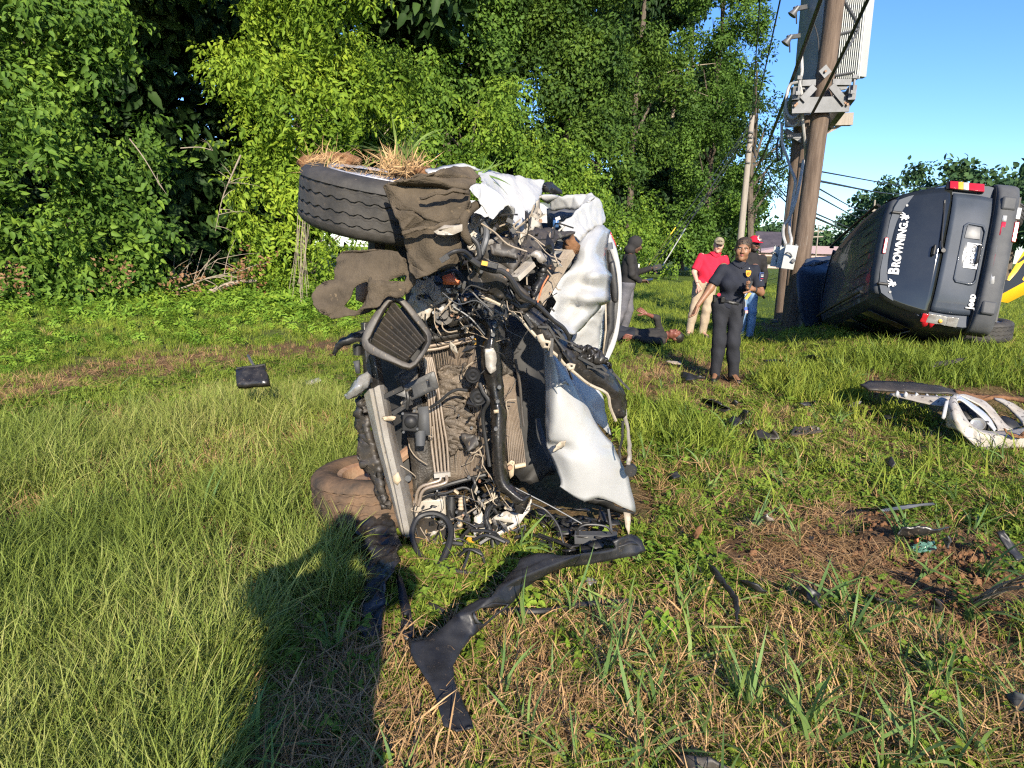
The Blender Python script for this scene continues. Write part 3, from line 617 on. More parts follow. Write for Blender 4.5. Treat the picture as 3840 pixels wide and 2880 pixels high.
def tree(name, label, lobes, kind, dens, trunk=None, group=None, s=(.8, 1.25), droop=.55, fill=.25, cat='tree', tr=.16, limbs=True, bark='bark', sub=10, k=1.9):
    """lobes: (u, v, Y, ru, rv[, depth radius]) surveyed from the photograph"""
    W_ = []; dens = dens/k**2; tr = tr*k**.6; s = (s[0]*k, s[1]*k)
    for l in lobes:
        Yk = l[2]*k; c = P(l[0], l[1], Yk); q = Yk/FPX*1.03; W_.append((c.x, c.y, c.z, l[3]*q, max(.7, .8*l[3]*q), l[4]*q))
    if trunk is None: b = (sum(w[0] for w in W_)/len(W_), sum(w[1] for w in W_)/len(W_)+.3)
    else: b = trunk
    root = empty(name, (b[0], b[1], float(H(b[0], b[1])))); tag(root, label, cat, group)
    top = max(W_, key=lambda w: w[2]); base = Vector((b[0], b[1], float(H(b[0], b[1]))-.15))
    mb = MB(); tp = Vector((b[0]+(top[0]-b[0])*.5, b[1]+.1, top[2]))
    mid = base.lerp(tp, .5)+Vector((random.uniform(-.15, .15)*tr*6, 0, 0))
    mb.tube([base, base.lerp(mid, .4)+Vector((.04, 0, 0)), mid, tp], [tr*1.35, tr, tr*.75, tr*.2], 9)
    for w in W_ if limbs else ():
        q = base.lerp(tp, min(.9, max(.15, (w[2]-base.z-.3)/(tp.z-base.z+.01)*.75))); e = Vector(w[:3])
        mb.tube([q, q.lerp(e, .5)+Vector((0, 0, -.1)), e], [tr*.45, tr*.3, tr*.08], 6)
    mb.build('trunk', M[bark], root)
    p, d = crown_points(W_, dens*(.8 if sub else 1), fill, sub); k = p[:, 2] > H(p[:, 0], p[:, 1])+.02; p, d = p[k], d[k]; n = len(p)
    tw = d*.45+rng.normal(0, .5, (n, 3)); tw[:, 2] -= droop; up = d*1.1+np.array([0, -.25, .45])+rng.normal(0, .32, (n, 3))
    o = scatter('crown', p, eulers(tw, up), rng.uniform(*s, n), PR[kind], root); tag(o, kind='stuff')
    TREES.append((name, n)); return root
EDGE = 'trees along the left edge of the verge'
tree('vine_covered_tree', 'large-leaved vine-hung tree filling the left edge of the photo', [(40, 60, 8.2, 170, 140), (210, 110, 8.6, 130, 130), (70, 300, 7.9, 160, 120), (240, 320, 8.3, 110, 110), (40, 520, 7.8, 130, 90), (215, 500, 8.0, 120, 90), (130, 610, 7.9, 90, 50), (290, 560, 8.3, 70, 60), (40, 640, 7.7, 110, 60), (220, 640, 8.1, 90, 45), (120, -170, 9, 300, 160), (-160, 250, 8.3, 140, 300)], 'A', 46, None, EDGE, fill=.18, tr=.10)
tree('bright_leaf_tree', 'bright yellow-green tree between the dark gap and the top wheel', [(600, 80, 10.2, 100, 120), (700, 40, 11, 140, 130), (640, 210, 10, 130, 90), (770, 170, 11.5, 95, 95), (570, 290, 9.8, 60, 75), (650, 340, 10.2, 95, 70), (590, 440, 9.6, 80, 60), (530, 130, 10.4, 50, 60), (660, -150, 11, 300, 140)], 'B', 36, None, EDGE, fill=.25, tr=.10)
tree('broadleaf_shrub', 'yellow-green shrub under the bright tree behind the top wheel', [(620, 520, 9.6, 90, 90), (560, 600, 9.4, 60, 50), (700, 560, 9.8, 90, 80), (760, 480, 10.5, 90, 90), (690, 630, 9.6, 110, 45), (600, 640, 9.5, 70, 35)], 'B', 32, None, EDGE, cat='shrub', tr=.05, s=(.6, 1))
tree('grapevine_thicket', 'rounded mound of bright grapevine behind the wrecked car', [(880, 200, 13.5, 100, 100), (870, 330, 13, 110, 110), (990, 270, 14, 120, 110), (1050, 370, 14, 110, 110), (940, 420, 13, 130, 100), (1090, 240, 15, 70, 70), (1150, 440, 15, 90, 90), (1010, 500, 14, 150, 100), (760, 330, 12.6, 70, 90)], 'C', 27, None, EDGE, s=(.8, 1.2), tr=.1, fill=.2)
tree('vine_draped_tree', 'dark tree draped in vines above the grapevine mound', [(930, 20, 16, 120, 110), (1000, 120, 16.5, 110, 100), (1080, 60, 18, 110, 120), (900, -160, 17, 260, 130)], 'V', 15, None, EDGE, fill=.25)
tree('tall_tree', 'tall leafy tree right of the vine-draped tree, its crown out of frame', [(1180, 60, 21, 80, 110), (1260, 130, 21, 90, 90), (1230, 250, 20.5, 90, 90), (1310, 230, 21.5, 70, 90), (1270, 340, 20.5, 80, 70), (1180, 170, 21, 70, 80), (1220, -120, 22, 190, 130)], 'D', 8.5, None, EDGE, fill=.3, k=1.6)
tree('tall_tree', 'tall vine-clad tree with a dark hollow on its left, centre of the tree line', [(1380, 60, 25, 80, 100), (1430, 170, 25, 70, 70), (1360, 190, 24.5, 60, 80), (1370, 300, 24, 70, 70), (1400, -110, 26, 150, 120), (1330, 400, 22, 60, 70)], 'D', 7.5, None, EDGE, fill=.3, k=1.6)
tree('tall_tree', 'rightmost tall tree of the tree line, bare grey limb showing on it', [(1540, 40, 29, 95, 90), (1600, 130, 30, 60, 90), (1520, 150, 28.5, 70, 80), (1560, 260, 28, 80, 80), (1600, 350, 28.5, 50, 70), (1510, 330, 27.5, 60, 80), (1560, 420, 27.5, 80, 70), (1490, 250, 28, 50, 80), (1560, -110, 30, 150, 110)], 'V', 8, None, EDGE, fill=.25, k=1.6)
tree('bramble_shrub', 'sunlit bramble shrub right above the torn fender', [(1190, 350, 16, 80, 70), (1230, 430, 16, 90, 70), (1300, 500, 17, 90, 80), (1180, 480, 15.5, 90, 80)], 'C', 24, None, EDGE, cat='shrub', tr=.06)
tree('bramble_shrub', 'sunlit bramble shrub behind the hooded man', [(1370, 500, 19, 70, 70), (1330, 560, 18, 60, 40), (1440, 540, 20, 60, 45)], 'C', 24, None, EDGE, cat='shrub', tr=.05)
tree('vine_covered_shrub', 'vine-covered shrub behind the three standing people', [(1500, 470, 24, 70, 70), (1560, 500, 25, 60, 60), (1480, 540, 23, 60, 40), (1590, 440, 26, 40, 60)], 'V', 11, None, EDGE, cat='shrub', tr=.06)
tree('overhanging_tree', 'thin bluish-green tree overhanging the pale utility pole', [(1660, 250, 42, 36, 36), (1685, 330, 44, 42, 46), (1655, 370, 43, 42, 40), (1640, 440, 42, 26, 36), (1705, 290, 46, 40, 40), (1635, 130, 40, 26, 30), (1640, 210, 40, 26, 30), (1668, 400, 42, 30, 26)], 'E', 2.6, (15.2, 42), None, fill=.7, tr=.22, k=1)
# trees deeper in the wood
BK = 'shaded trees inside the wood'
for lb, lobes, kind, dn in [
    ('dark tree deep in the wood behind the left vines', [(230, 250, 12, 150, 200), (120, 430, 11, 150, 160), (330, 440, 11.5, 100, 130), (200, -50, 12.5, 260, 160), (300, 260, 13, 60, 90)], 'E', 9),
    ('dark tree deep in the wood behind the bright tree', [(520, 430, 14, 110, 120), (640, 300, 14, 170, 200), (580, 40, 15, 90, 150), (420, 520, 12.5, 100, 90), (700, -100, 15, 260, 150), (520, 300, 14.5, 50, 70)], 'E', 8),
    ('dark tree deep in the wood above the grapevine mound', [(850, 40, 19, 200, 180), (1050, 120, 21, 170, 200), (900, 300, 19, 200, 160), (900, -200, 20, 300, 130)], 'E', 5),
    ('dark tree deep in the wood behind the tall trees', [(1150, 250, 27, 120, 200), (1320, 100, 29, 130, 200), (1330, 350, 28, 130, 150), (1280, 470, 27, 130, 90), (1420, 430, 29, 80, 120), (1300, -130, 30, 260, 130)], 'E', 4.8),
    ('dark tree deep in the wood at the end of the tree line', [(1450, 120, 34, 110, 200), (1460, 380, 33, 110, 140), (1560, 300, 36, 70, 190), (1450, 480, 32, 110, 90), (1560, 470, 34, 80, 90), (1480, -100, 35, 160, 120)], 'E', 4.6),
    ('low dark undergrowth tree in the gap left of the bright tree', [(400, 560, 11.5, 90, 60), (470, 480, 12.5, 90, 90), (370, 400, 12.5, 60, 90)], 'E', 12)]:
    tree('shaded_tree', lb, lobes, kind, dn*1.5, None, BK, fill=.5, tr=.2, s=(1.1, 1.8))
# far trees
FAR = 'far trees beyond the field'
for i, (u, v, Y, ru, rv) in enumerate([(1600, 512, 130, 34, 26), (1645, 508, 140, 36, 28), (1690, 512, 150, 36, 28), (1735, 520, 170, 34, 22), (1775, 522, 160, 30, 22)]):
    lab = ['far tree left of the small distant pole', 'far tree just right of the red cap', 'far tree behind the grey cabinets', 'far tree just right of the big pole', 'far tree left of the wooded rise'][i]
    tree('far_tree', lab, [(u, v, Y, ru, rv), (u+ru*.5, v+8, Y-6, ru*.6, rv*.8), (u-ru*.5, v+10, Y-4, ru*.6, rv*.7), (u, v+26, Y-4, ru*1.1, 16)], 'F', .55, None, FAR, k=1, s=(1.2, 2.0), tr=.5, fill=.4)
for i, (u, v, Y, ru, rv) in enumerate([(1830, 500, 130, 30, 34), (1880, 465, 115, 40, 50), (1940, 440, 105, 45, 60), (2000, 415, 95, 45, 60), (2060, 405, 88, 45, 55), (2130, 430, 80, 50, 55), (2200, 420, 70, 50, 60), (2280, 400, 62, 60, 80)]):
    lab = ['lowest tree at the left end of the wooded rise', 'second tree up the wooded rise behind the SUV roof', 'tree of the wooded rise behind the small pole', 'tree of the wooded rise above the SUV rear window', 'highest tree of the wooded rise above the tail light', 'dip in the wooded rise, tree right of the highest one', 'tree at the right edge above the SUV bumper', 'tree beyond the right edge of the photo'][i]
    tree('roadside_tree', lab, [(u, v, Y, ru, rv), (u+ru*.6, v+20, Y-4, ru*.7, rv*.7), (u-ru*.6, v+24, Y-3, ru*.7, rv*.7), (u, v+rv*1.1, Y-3, ru*1.2, rv*.6)], 'F', .75, None, 'trees of the wooded rise on the right', k=1, s=(.8, 1.5), tr=.4, fill=.35)
# ------------------------------------------------------------------ the white SUV standing on its side
WR = empty('wrecked_suv', (0.05, 3.2, 0)); tag(WR, 'crumpled white SUV standing on its side, torn front facing the viewer', 'car')
def wp(name, c, s, m, th=.004, holes=(), cuts=1, amp=.006, sc=9, seed=0, bevel=0, parent=None, sm=0, dY=0):
    o_ = pts(c, s, dY); o_ = smoothloop(o_, sm) if sm else (rag(o_) if cuts and len(o_) > 5 else o_)
    return plate(name, o_, M[m] if isinstance(m, str) else m, parent or WR, th, [smoothloop(pts(c, h, dY), sm) if sm else pts(c, h, dY) for h in holes], cuts, amp, sc, seed, None, True, bevel)
def rag(p, n=3, a=.006):
    out = []
    for i in range(len(p)):
        q, e = p[i], p[(i+1) % len(p)]; L = (e-q).length
        for k in range(n): out.append(q.lerp(e, k/n)+Vector((random.uniform(-1, 1), random.uniform(-.3, .3), random.uniform(-1, 1)))*min(a, L*.06)*(1 if k else .3))
    return out
def wt(name, c, s, r, m, seg=8, n=4, parent=None): return MB().tube(pts(c, s), r, seg, n).build(name, M[m], parent or WR)
def mixpts(*a):
    out = []
    for c, s in a: out += pts(c, s)
    return out
def make_wheel(center, axis, name='wheel', rim_up=True, back=False, parent=WR, r=.365, w=.235, rimmat='steel', hubmat='rust', rub='rubber'):
    ax = Vector(axis).normalized(); h = w/2; rr = .225
    rim = MB().lathe(center, ax, [(rr+.008, h*.86), (rr-.004, h*.80), (rr-.022, h*.5), (rr-.03, -h*.3), (rr-.02, -h*.75), (rr+.006, -h*.86)], 40)
    # the dish and its five double spokes
    d = h*.55
    rim.lathe(center, ax, [(.0, d+.012), (.035, d+.012), (.06, d), (.075, d-.008), (.078, d-.03), (0, d-.035)], 24)
    a0 = Vector((0, 1, 0)) - ax*ax.y; a0.normalize(); b0 = ax.cross(a0)
    for k in range(5):
        for o_ in (-.17, .17):
            t = 2*math.pi*k/5+o_; dr = a0*math.cos(t)+b0*math.sin(t)
            rim.bar(Vector(center)+ax*(d-.005)+dr*.06, Vector(center)+ax*(h*.72)+dr*(rr-.01), .035, .022, ax)
    rim.lathe(center, ax, [(rr+.004, h*1.0), (rr+.012, h*1.07), (rr+.026, h*1.09), (rr+.030, h*1.04)], 48)
    W_ = rim.build(name, M[rimmat], parent)
    sh = h*1.0
    prof = [(rr+.002, h*.86), (rr+.02, h*1.0), (rr+.055, h*1.08), (r-.04, h*1.04), (r-.018, h*.94), (r-.004, h*.80)]
    gro = [.60, .22, -.22, -.60]; edge = h*.80; tread = []
    for g in gro: tread += [(r, h*g+.008), (r-.009, h*g+.005), (r-.009, h*g-.005), (r, h*g-.008)]
    prof += tread+[(r-.004, -h*.80), (r-.018, -h*.94), (r-.04, -h*1.04), (rr+.055, -h*1.08), (rr+.02, -h), (rr+.002, -h*.86)]
    ty = MB().lathe(center, ax, prof, 144)
    n = len(prof)
    for i, v in enumerate(ty.v):      # zig-zag on the tread ribs
        pi = i//144; k = i % 144; w_ = Vector(center)-v; w_ = (w_-ax*w_.dot(ax)).normalized()
        if 6 < pi < 6+len(tread)-1: ty.v[i] = v+ax*(.0035 if (k//2) % 2 else -.0035)
        if 4 <= pi < len(prof)-4 and (k+pi) % 4 == 0: ty.v[i] = ty.v[i]+w_*.0035
    ty.build('tyre', M[rub], W_)
    hb = MB().disc(Vector(center)-ax*(h*.35), ax, .15, .02, 28); hb.disc(Vector(center)-ax*(h*.55), ax, .07, .10, 18); hb.build('brake_disc', M[hubmat], W_)
    return W_
TW = PC('A', 800, 505, 3.0); AXT = Vector((math.sin(R(9)), -.16, math.cos(R(9)))).normalized()
wheel_top = make_wheel(TW, AXT)
wb = PC('E', 430, 150, 3.3); wb.z = .165; AXB = Vector((.06, -.06, -1))
wheel_bot = make_wheel(wb, AXB, rimmat='rust', rub='mud_tyre')
for c, ax in (((-.28, 6.3, 1.66), (.05, 0, 1)), ((-.22, 6.3, .16), (.03, 0, -1))): make_wheel(Vector(c), Vector(ax))
# suspension behind the wheels
b = MB(); b.bar(TW-AXT*.12, Vector((-.45, 3.35, 1.25)), .07, .05); b.bar(TW-AXT*.12+Vector((.1, .1, 0)), Vector((-.2, 3.5, 1.2)), .05, .05); b.tube([TW-AXT*.12+Vector((-.02, 0, 0)), TW-AXT*.3, TW-AXT*.42], [.035, .045, .03]); b.build('suspension_arm', M['dark'], WR)
b = MB(); b.tube([wb+Vector((.02, -.06, .10)), wb+Vector((.08, -.1, .17)), wb+Vector((.2, 0, .25)), Vector((-.3, 3.4, .55))], [.035, .03, .03, .04]); b.build('steering_knuckle', M['rust'], WR)
# ---- shell of the car behind the torn front
def section(y, x0, x1, z0, z1, rad=.12, n=4):
    out = []
    for cx, cz, a in ((x1-rad, z1-rad, 0), (x0+rad, z1-rad, 90), (x0+rad, z0+rad, 180), (x1-rad, z0+rad, 270)):
        for k in range(n+1):
            t = R(a+90*k/n); out.append(Vector((cx+rad*math.cos(t), y, cz+rad*math.sin(t))))
    return out
def loft(name, secs, m, parent, caps=True, smooth=True):
    b = MB(); k = len(secs[0]); v = [p for s in secs for p in s]; f = []
    for i in range(len(secs)-1):
        for j in range(k): f.append((i*k+j, i*k+(j+1) % k, (i+1)*k+(j+1) % k, (i+1)*k+j))
    if caps: f += [tuple(range(k))[::-1], tuple((len(secs)-1)*k+j for j in range(k))]
    b.add(v, f); return b.build(name, m, parent, smooth)
loft('body', [section(3.75, -.58, .22, .10, 1.72), section(4.2, -.60, .30, .07, 1.75), section(5.5, -.60, .32, .05, 1.77), section(6.8, -.58, .32, .06, 1.76), section(7.35, -.50, .30, .14, 1.68)], M['white_clean'], WR)
loft('underbody', [section(3.9, -.66, -.585, .25, 1.6, .03), section(7.1, -.66, -.585, .25, 1.6, .03)], M['dark'], WR)
MB().box((-.15, 3.62, .95), (.62, .26, 1.15)).build('engine_block', M['dark'], WR, bevel=.02)
roofo = pts('B', '1288,596,4.55 1345,730,4.6 1378,880,4.62 1390,1020,4.62 1386,1200,4.62 1370,1390,4.6 1338,1530,4.58 1290,1640,4.55'); e_ = roofo[-1]
roofo += [Vector((e_.x-.07, 4.5, e_.z-.14)), Vector((e_.x-.20, 4.45, e_.z-.27))]
roofi = pts('B', '1268,690,4.5 1312,780,4.54 1348,900,4.56 1366,1050,4.56 1364,1180,4.56 1342,1380,4.55 1300,1520,4.53 1238,1650,4.5'); e_ = roofi[-1]
roofi += [Vector((e_.x-.05, 4.46, e_.z-.12)), Vector((e_.x-.15, 4.42, e_.z-.24))]
rows = [roofi, roofo]
for k, (dy, s) in enumerate(((.5, 1.0), (1.2, .98), (2.0, .94), (2.55, .86))): rows.append([Vector((p.x*s-.02*k, p.y+dy, .93+(p.z-.93)*(1-.02*k))) for p in roofo])
sheet('roof', rows, M['white_clean'], WR, n=3, th=.012)
belt_t = [Vector((.22, 4.05, 1.70)), Vector((.30, 4.6, 1.74)), Vector((.31, 5.8, 1.75)), Vector((.30, 7.1, 1.72))]
rt = [roofi[0], rows[2][0], rows[3][0], rows[5][0]]
sheet('side_window', [rt, belt_t], M['glass'], WR, n=3, th=.006)
belt_b = [Vector((p.x, p.y, 1.86-p.z)) for p in belt_t]; rb = [roofi[-1], rows[2][-1], rows[3][-1], rows[5][-1]]
sheet('side_window', [rb, belt_b], M['glass'], WR, n=3, th=.006)
sheet('tailgate', [[rt[-1], rows[5][4], rb[-1]], [belt_t[-1], Vector((.31, 7.33, .93)), belt_b[-1]]], M['white_clean'], WR, n=3, th=.01)
cowl = [Vector((.24, 4.0, 1.62)), Vector((.25, 3.9, 1.3)), Vector((.25, 3.88, .93)), Vector((.25, 3.9, .5)), Vector((.2, 4.0, .16))]
sheet('windscreen', [[roofi[0], roofi[3], roofi[5], roofi[7], roofi[9]], cowl], M['glass'], WR, n=4, th=.008)
wp('windscreen_trim', 'B', '1285,690,4.42 1335,850,4.42 1366,1100,4.42 1340,1185,4.42 1332,1400,4.42 1240,1655,4.42 1232,1640,4.42 1262,1400,4.42 1268,1200,4.42 1290,1100,4.42 1282,900,4.42', 'black', .02, cuts=1, amp=.004)
wp('wiper_cover', 'B', '1295,850,4.2 1330,835,4.2 1350,950,4.2 1366,1100,4.2 1364,1170,4.2 1345,1190,4.2 1315,1170,4.2 1300,1000,4.2', 'black', .05, cuts=0, amp=0, bevel=.012)
wp('shattered_glass', 'B', '1205,1400,4.1 1240,1180,4.1 1258,1200,4.1 1250,1400,4.1 1235,1560,4.1 1195,1600,4.1', 'crazed', .006, cuts=1)
wp('windscreen_pillar', 'B', '1232,1640,4.05 1258,1400,4.05 1256,1190,4.05 1270,1100,4.05 1278,1100,4.05 1268,1200,4.05 1272,1400,4.05 1240,1655,4.05', 'cream', .02, cuts=0, amp=0)
wp('lower_pillar', 'B', '960,1520,3.6 1000,1440,3.6 1110,1330,3.6 1200,1240,3.6 1262,1170,3.6 1245,1300,3.65 1200,1560,3.7 1170,1600,3.7 1060,1560,3.65', 'white', .01, cuts=2, amp=.01)
MB().tube(pts('B', '1274,690,4.2 1282,745,4.2'), .035, 8, 1).build('door_mirror_stub', M['galv'], WR)
wp('tail_light', 'B', '1285,575,5.6 1300,590,5.6 1345,690,5.6 1352,730,5.6 1330,690,5.6', 'redlens', .03, cuts=0, amp=0)
# ---- felt liners by the top wheel
wp('felt_wheel_liner', 'A', '790,345,2.52 860,330,2.50 1000,300,2.46 1090,275,2.45 1240,235,2.46 1340,200,2.50 1470,178,2.58 1580,182,2.62 1660,250,2.62 1605,330,2.55 1565,400,2.52 1578,520,2.5 1540,620,2.5 1490,690,2.5 1480,850,2.52 1500,1010,2.55 1400,1070,2.52 1300,1105,2.5 1180,1150,2.5 1090,1172,2.52 1040,1110,2.54 1030,1000,2.55 985,820,2.52 960,760,2.5 940,650,2.5 880,550,2.52 830,450,2.54', 'felt', .008, cuts=3, amp=.012, sc=5, holes=['1015,580,2.48 1100,595,2.48 1160,625,2.48 1178,655,2.49 1100,610,2.48'])
wp('felt_fold', 'A', '1120,450,2.44 1300,395,2.42 1500,385,2.44 1560,400,2.48 1560,430,2.47 1480,415,2.43 1320,425,2.42 1130,478,2.44', 'felt', .012, cuts=2, amp=.006)
wp('felt_fold', 'A', '960,760,2.46 1100,720,2.44 1260,700,2.43 1400,660,2.45 1480,640,2.47 1480,680,2.47 1380,700,2.44 1250,735,2.43 1100,752,2.44 970,790,2.46', 'felt', .012, cuts=2, amp=.006)
wp('splash_shield', 'A', '430,935,2.72 560,918,2.68 700,910,2.66 850,920,2.64 930,935,2.62 990,1000,2.60 1080,1140,2.62 1090,1240,2.63 1030,1300,2.62 900,1350,2.62 740,1440,2.62 640,1480,2.62 540,1500,2.60 420,1525,2.58 340,1532,2.57 240,1470,2.55 170,1400,2.56 160,1320,2.58 200,1240,2.6 270,1195,2.62 350,1190,2.64 390,1060,2.68 395,980,2.71', 'felt', .006, cuts=2, amp=.008, sc=6, seed=3,
   holes=['560,1225,2.62 600,1200,2.62 650,1190,2.62 672,1250,2.62 645,1350,2.61 600,1430,2.6 560,1462,2.6 500,1450,2.6 450,1420,2.6 480,1360,2.6 520,1290,2.61', '850,1195,2.61 930,1165,2.61 985,1140,2.61 1005,1150,2.61 985,1200,2.61 920,1205,2.61'])
wp('shield_flap', 'A', '680,1165,2.58 740,1190,2.56 850,1195,2.56 920,1210,2.56 1000,1240,2.57 980,1330,2.57 860,1350,2.56 740,1420,2.56 620,1440,2.57 600,1470,2.58 640,1380,2.58 670,1260,2.58', 'felt', .006, cuts=2, amp=.012, seed=5)
wp('rusty_plate', 'A', '570,1220,2.9 660,1195,2.9 680,1300,2.9 620,1390,2.9 560,1360,2.9', 'rust', .03, cuts=1)
# ---- white torn panels
wp('fender_top', 'A', '1170,205,2.72 1300,185,2.74 1510,165,2.76 1600,178,2.78 1659,200,2.8 1640,225,2.8 1500,190,2.74 1350,210,2.7 1200,240,2.68', 'white', .01, cuts=1)
wp('folded_fender', 'B', '190,75,2.72 300,92,2.74 450,120,2.8 600,150,2.86 760,175,2.94 738,240,2.9 728,290,2.86 690,350,2.80 620,450,2.74 560,535,2.70 515,580,2.68 480,562,2.68 475,510,2.64 490,450,2.60 506,405,2.58 485,378,2.57 440,385,2.56 400,410,2.55 370,450,2.54 330,490,2.53 305,475,2.53 250,380,2.52 180,290,2.51 135,232,2.50 150,207,2.52 250,188,2.58 240,140,2.64', 'white', .005, cuts=3, amp=.007, sc=7, seed=11)
wp('fender_underside', 'B', '250,520,2.85 330,490,2.8 420,410,2.75 500,400,2.75 480,570,2.8 400,600,2.85 290,570,2.88', 'white_dirty', .01, cuts=1, amp=.015)
wp('inner_fender', 'B', '560,540,2.95 690,350,3.0 722,300,3.02 715,440,3.05 690,560,3.0 610,650,2.95 560,700,2.92 540,600,2.92', 'white_dirty', .012, cuts=2, amp=.02, holes=['590,570,2.94 625,540,2.95 640,580,2.95 610,610,2.94'])
wp('fender_bracket', 'A', '1260,755,2.44 1290,730,2.43 1340,710,2.42 1420,705,2.42 1490,690,2.44 1492,745,2.44 1420,780,2.43 1340,796,2.42 1290,785,2.43', 'white_dirty', .02, cuts=0, amp=0, bevel=.004, holes=['1295,735,2.43 1320,725,2.43 1335,742,2.43 1318,757,2.43 1300,753,2.43'])
wp('inner_panel', 'B', '100,480,2.72 160,430,2.72 270,480,2.72 250,530,2.72 200,580,2.7 245,680,2.7 230,760,2.7 190,800,2.7 130,730,2.7 110,600,2.71', 'white_dirty', .01, cuts=2, amp=.018, seed=2)
wp('torn_body_panel', 'A', '1085,1200,2.9 1250,1150,2.9 1260,1250,2.88 1480,1265,2.86 1475,1330,2.86 1400,1370,2.86 1310,1380,2.86 1220,1440,2.86 1170,1550,2.86 1110,1500,2.88 1030,1410,2.9', 'white_dirty', .012, cuts=2, amp=.016, seed=4, holes=['1115,1310,2.88 1150,1295,2.88 1168,1330,2.88 1140,1360,2.88 1118,1345,2.88'])
wp('corner_panel', 'B', '870,540,3.00 960,480,3.02 1050,410,3.06 1130,345,3.12 1172,312,3.16 1195,335,3.18 1240,420,3.22 1250,520,3.22 1200,560,3.16 1110,600,3.08 1045,690,3.02 1022,640,3.0 930,610,2.98 895,580,2.98', 'white', .01, cuts=3, amp=.008, seed=21)
wp('corner_lip', 'B', '790,345,3.2 850,300,3.18 1000,288,3.16 1150,284,3.16 1176,312,3.14 1125,350,3.1 1085,402,3.12 980,408,3.18 810,408,3.24', 'white', .012, cuts=2, amp=.006, seed=23)
wp('corner_edge', 'B', '720,300,3.05 760,290,3.06 870,300,3.1 800,330,3.14 780,360,3.12', 'white', .01, cuts=1)
wp('black_corner_trim', 'B', '745,200,3.1 790,185,3.15 880,250,3.25 885,275,3.25 830,270,3.2 760,260,3.12', 'black', .03, cuts=1)
wp('blue_sheet', 'B', '820,480,3.3 870,475,3.3 870,560,3.3 825,560,3.3', mat('blue_film', (.04, .10, .24), (.06, .14, .3), 9, rough=.3), .01, cuts=0)
wp('inner_corner', 'B', '780,400,3.35 1080,400,3.35 1000,480,3.3 880,550,3.3 800,540,3.35', 'galv', .02, cuts=1, amp=.02)
sheet('crumpled_hood_panel', [
  pts('B', '1110,605,3.03 1185,562,3.1 1250,545,3.16 1300,590,3.24'), pts('B', '1030,700,2.98 1120,690,2.96 1200,680,3.02 1278,690,3.2'),
  pts('B', '1012,800,2.98 1110,800,2.92 1190,790,3.0 1262,800,3.2'), pts('B', '985,890,2.92 1100,880,2.90 1200,880,2.96 1285,905,3.12'),
  pts('B', '920,950,2.86 1060,960,2.92 1180,950,2.86 1308,960,3.1'), pts('B', '850,1050,2.82 1000,1040,2.93 1150,1060,2.92 1300,1060,3.08'),
  pts('B', '815,1115,2.8 980,1130,2.88 1140,1150,2.84 1306,1160,3.06'), pts('B', '850,1170,2.8 980,1210,2.93 1100,1240,2.9 1235,1205,3.04'),
  pts('B', '800,1270,2.78 930,1300,2.88 1050,1320,2.86 1170,1280,3.0'), pts('B', '850,1330,2.78 920,1352,2.82 990,1400,2.84 1080,1370,2.95'), pts('B', '960,1430,2.8 980,1440,2.82 1000,1442,2.84 1020,1430,2.9')],
  M['white'], WR, n=3, amp=.007, sc=8, th=.004, seed=31)
for q_ in list(WR.children)[-1:]: sharp(q_, 9)
# ---- the hood skin hanging to the ground
sheet('hood', [
  pts('D', '443,110,3.02 500,110,2.93 545,160,2.95 600,230,3.0'), pts('D', '457,430,3.0 562,440,2.90 690,440,2.96 800,560,3.05'), pts('D', '465,750,3.0 552,760,2.89 750,720,2.93 930,815,3.06'),
  pts('D', '470,930,3.0 545,935,2.92 800,940,2.92 1050,975,3.08'), pts('D', '480,1010,3.0 570,1000,2.96 820,1010,2.91 1075,1020,3.09'), pts('D', '530,1130,2.98 690,1120,2.90 900,1125,2.92 1140,1150,3.1'), pts('D', '600,1320,2.96 770,1290,2.91 960,1290,2.95 1208,1320,3.12'), pts('D', '592,1362,2.96 790,1486,2.94 980,1470,2.98 1263,1592,3.14')],
  M['white'], WR, n=6, amp=.006, sc=5, th=.004, seed=41)
wp('hood_lower_lip', 'D', '800,1490,3.0 900,1465,3.02 1000,1482,3.03 1120,1553,3.08 1262,1595,3.14 1240,1600,3.2 1100,1580,3.14 960,1530,3.1 860,1510,3.06', 'dark', .01, cuts=1)
sheet('hood_fold', [pts('D', '560,150,3.04 640,240,3.08 760,330,3.1 900,480,3.12'), pts('D', '640,300,3.05 760,470,3.07 860,560,3.1 960,550,3.14'), pts('D', '740,560,3.06 860,690,3.08 950,740,3.12 1010,740,3.16'), pts('D', '900,770,3.09 960,840,3.12 1010,880,3.14 1045,910,3.18')], M['white'], WR, n=4, amp=.008, th=.004, seed=43)
wp('torn_tab', 'D', '575,470,2.86 640,405,2.86 690,470,2.86 640,450,2.86', 'white', .006, cuts=0)
wp('hood_dent_tear', 'D', '530,1040,2.85 560,985,2.84 610,960,2.84 650,965,2.85 640,1010,2.86 590,1020,2.86', 'cream', .006, cuts=1, amp=.01)
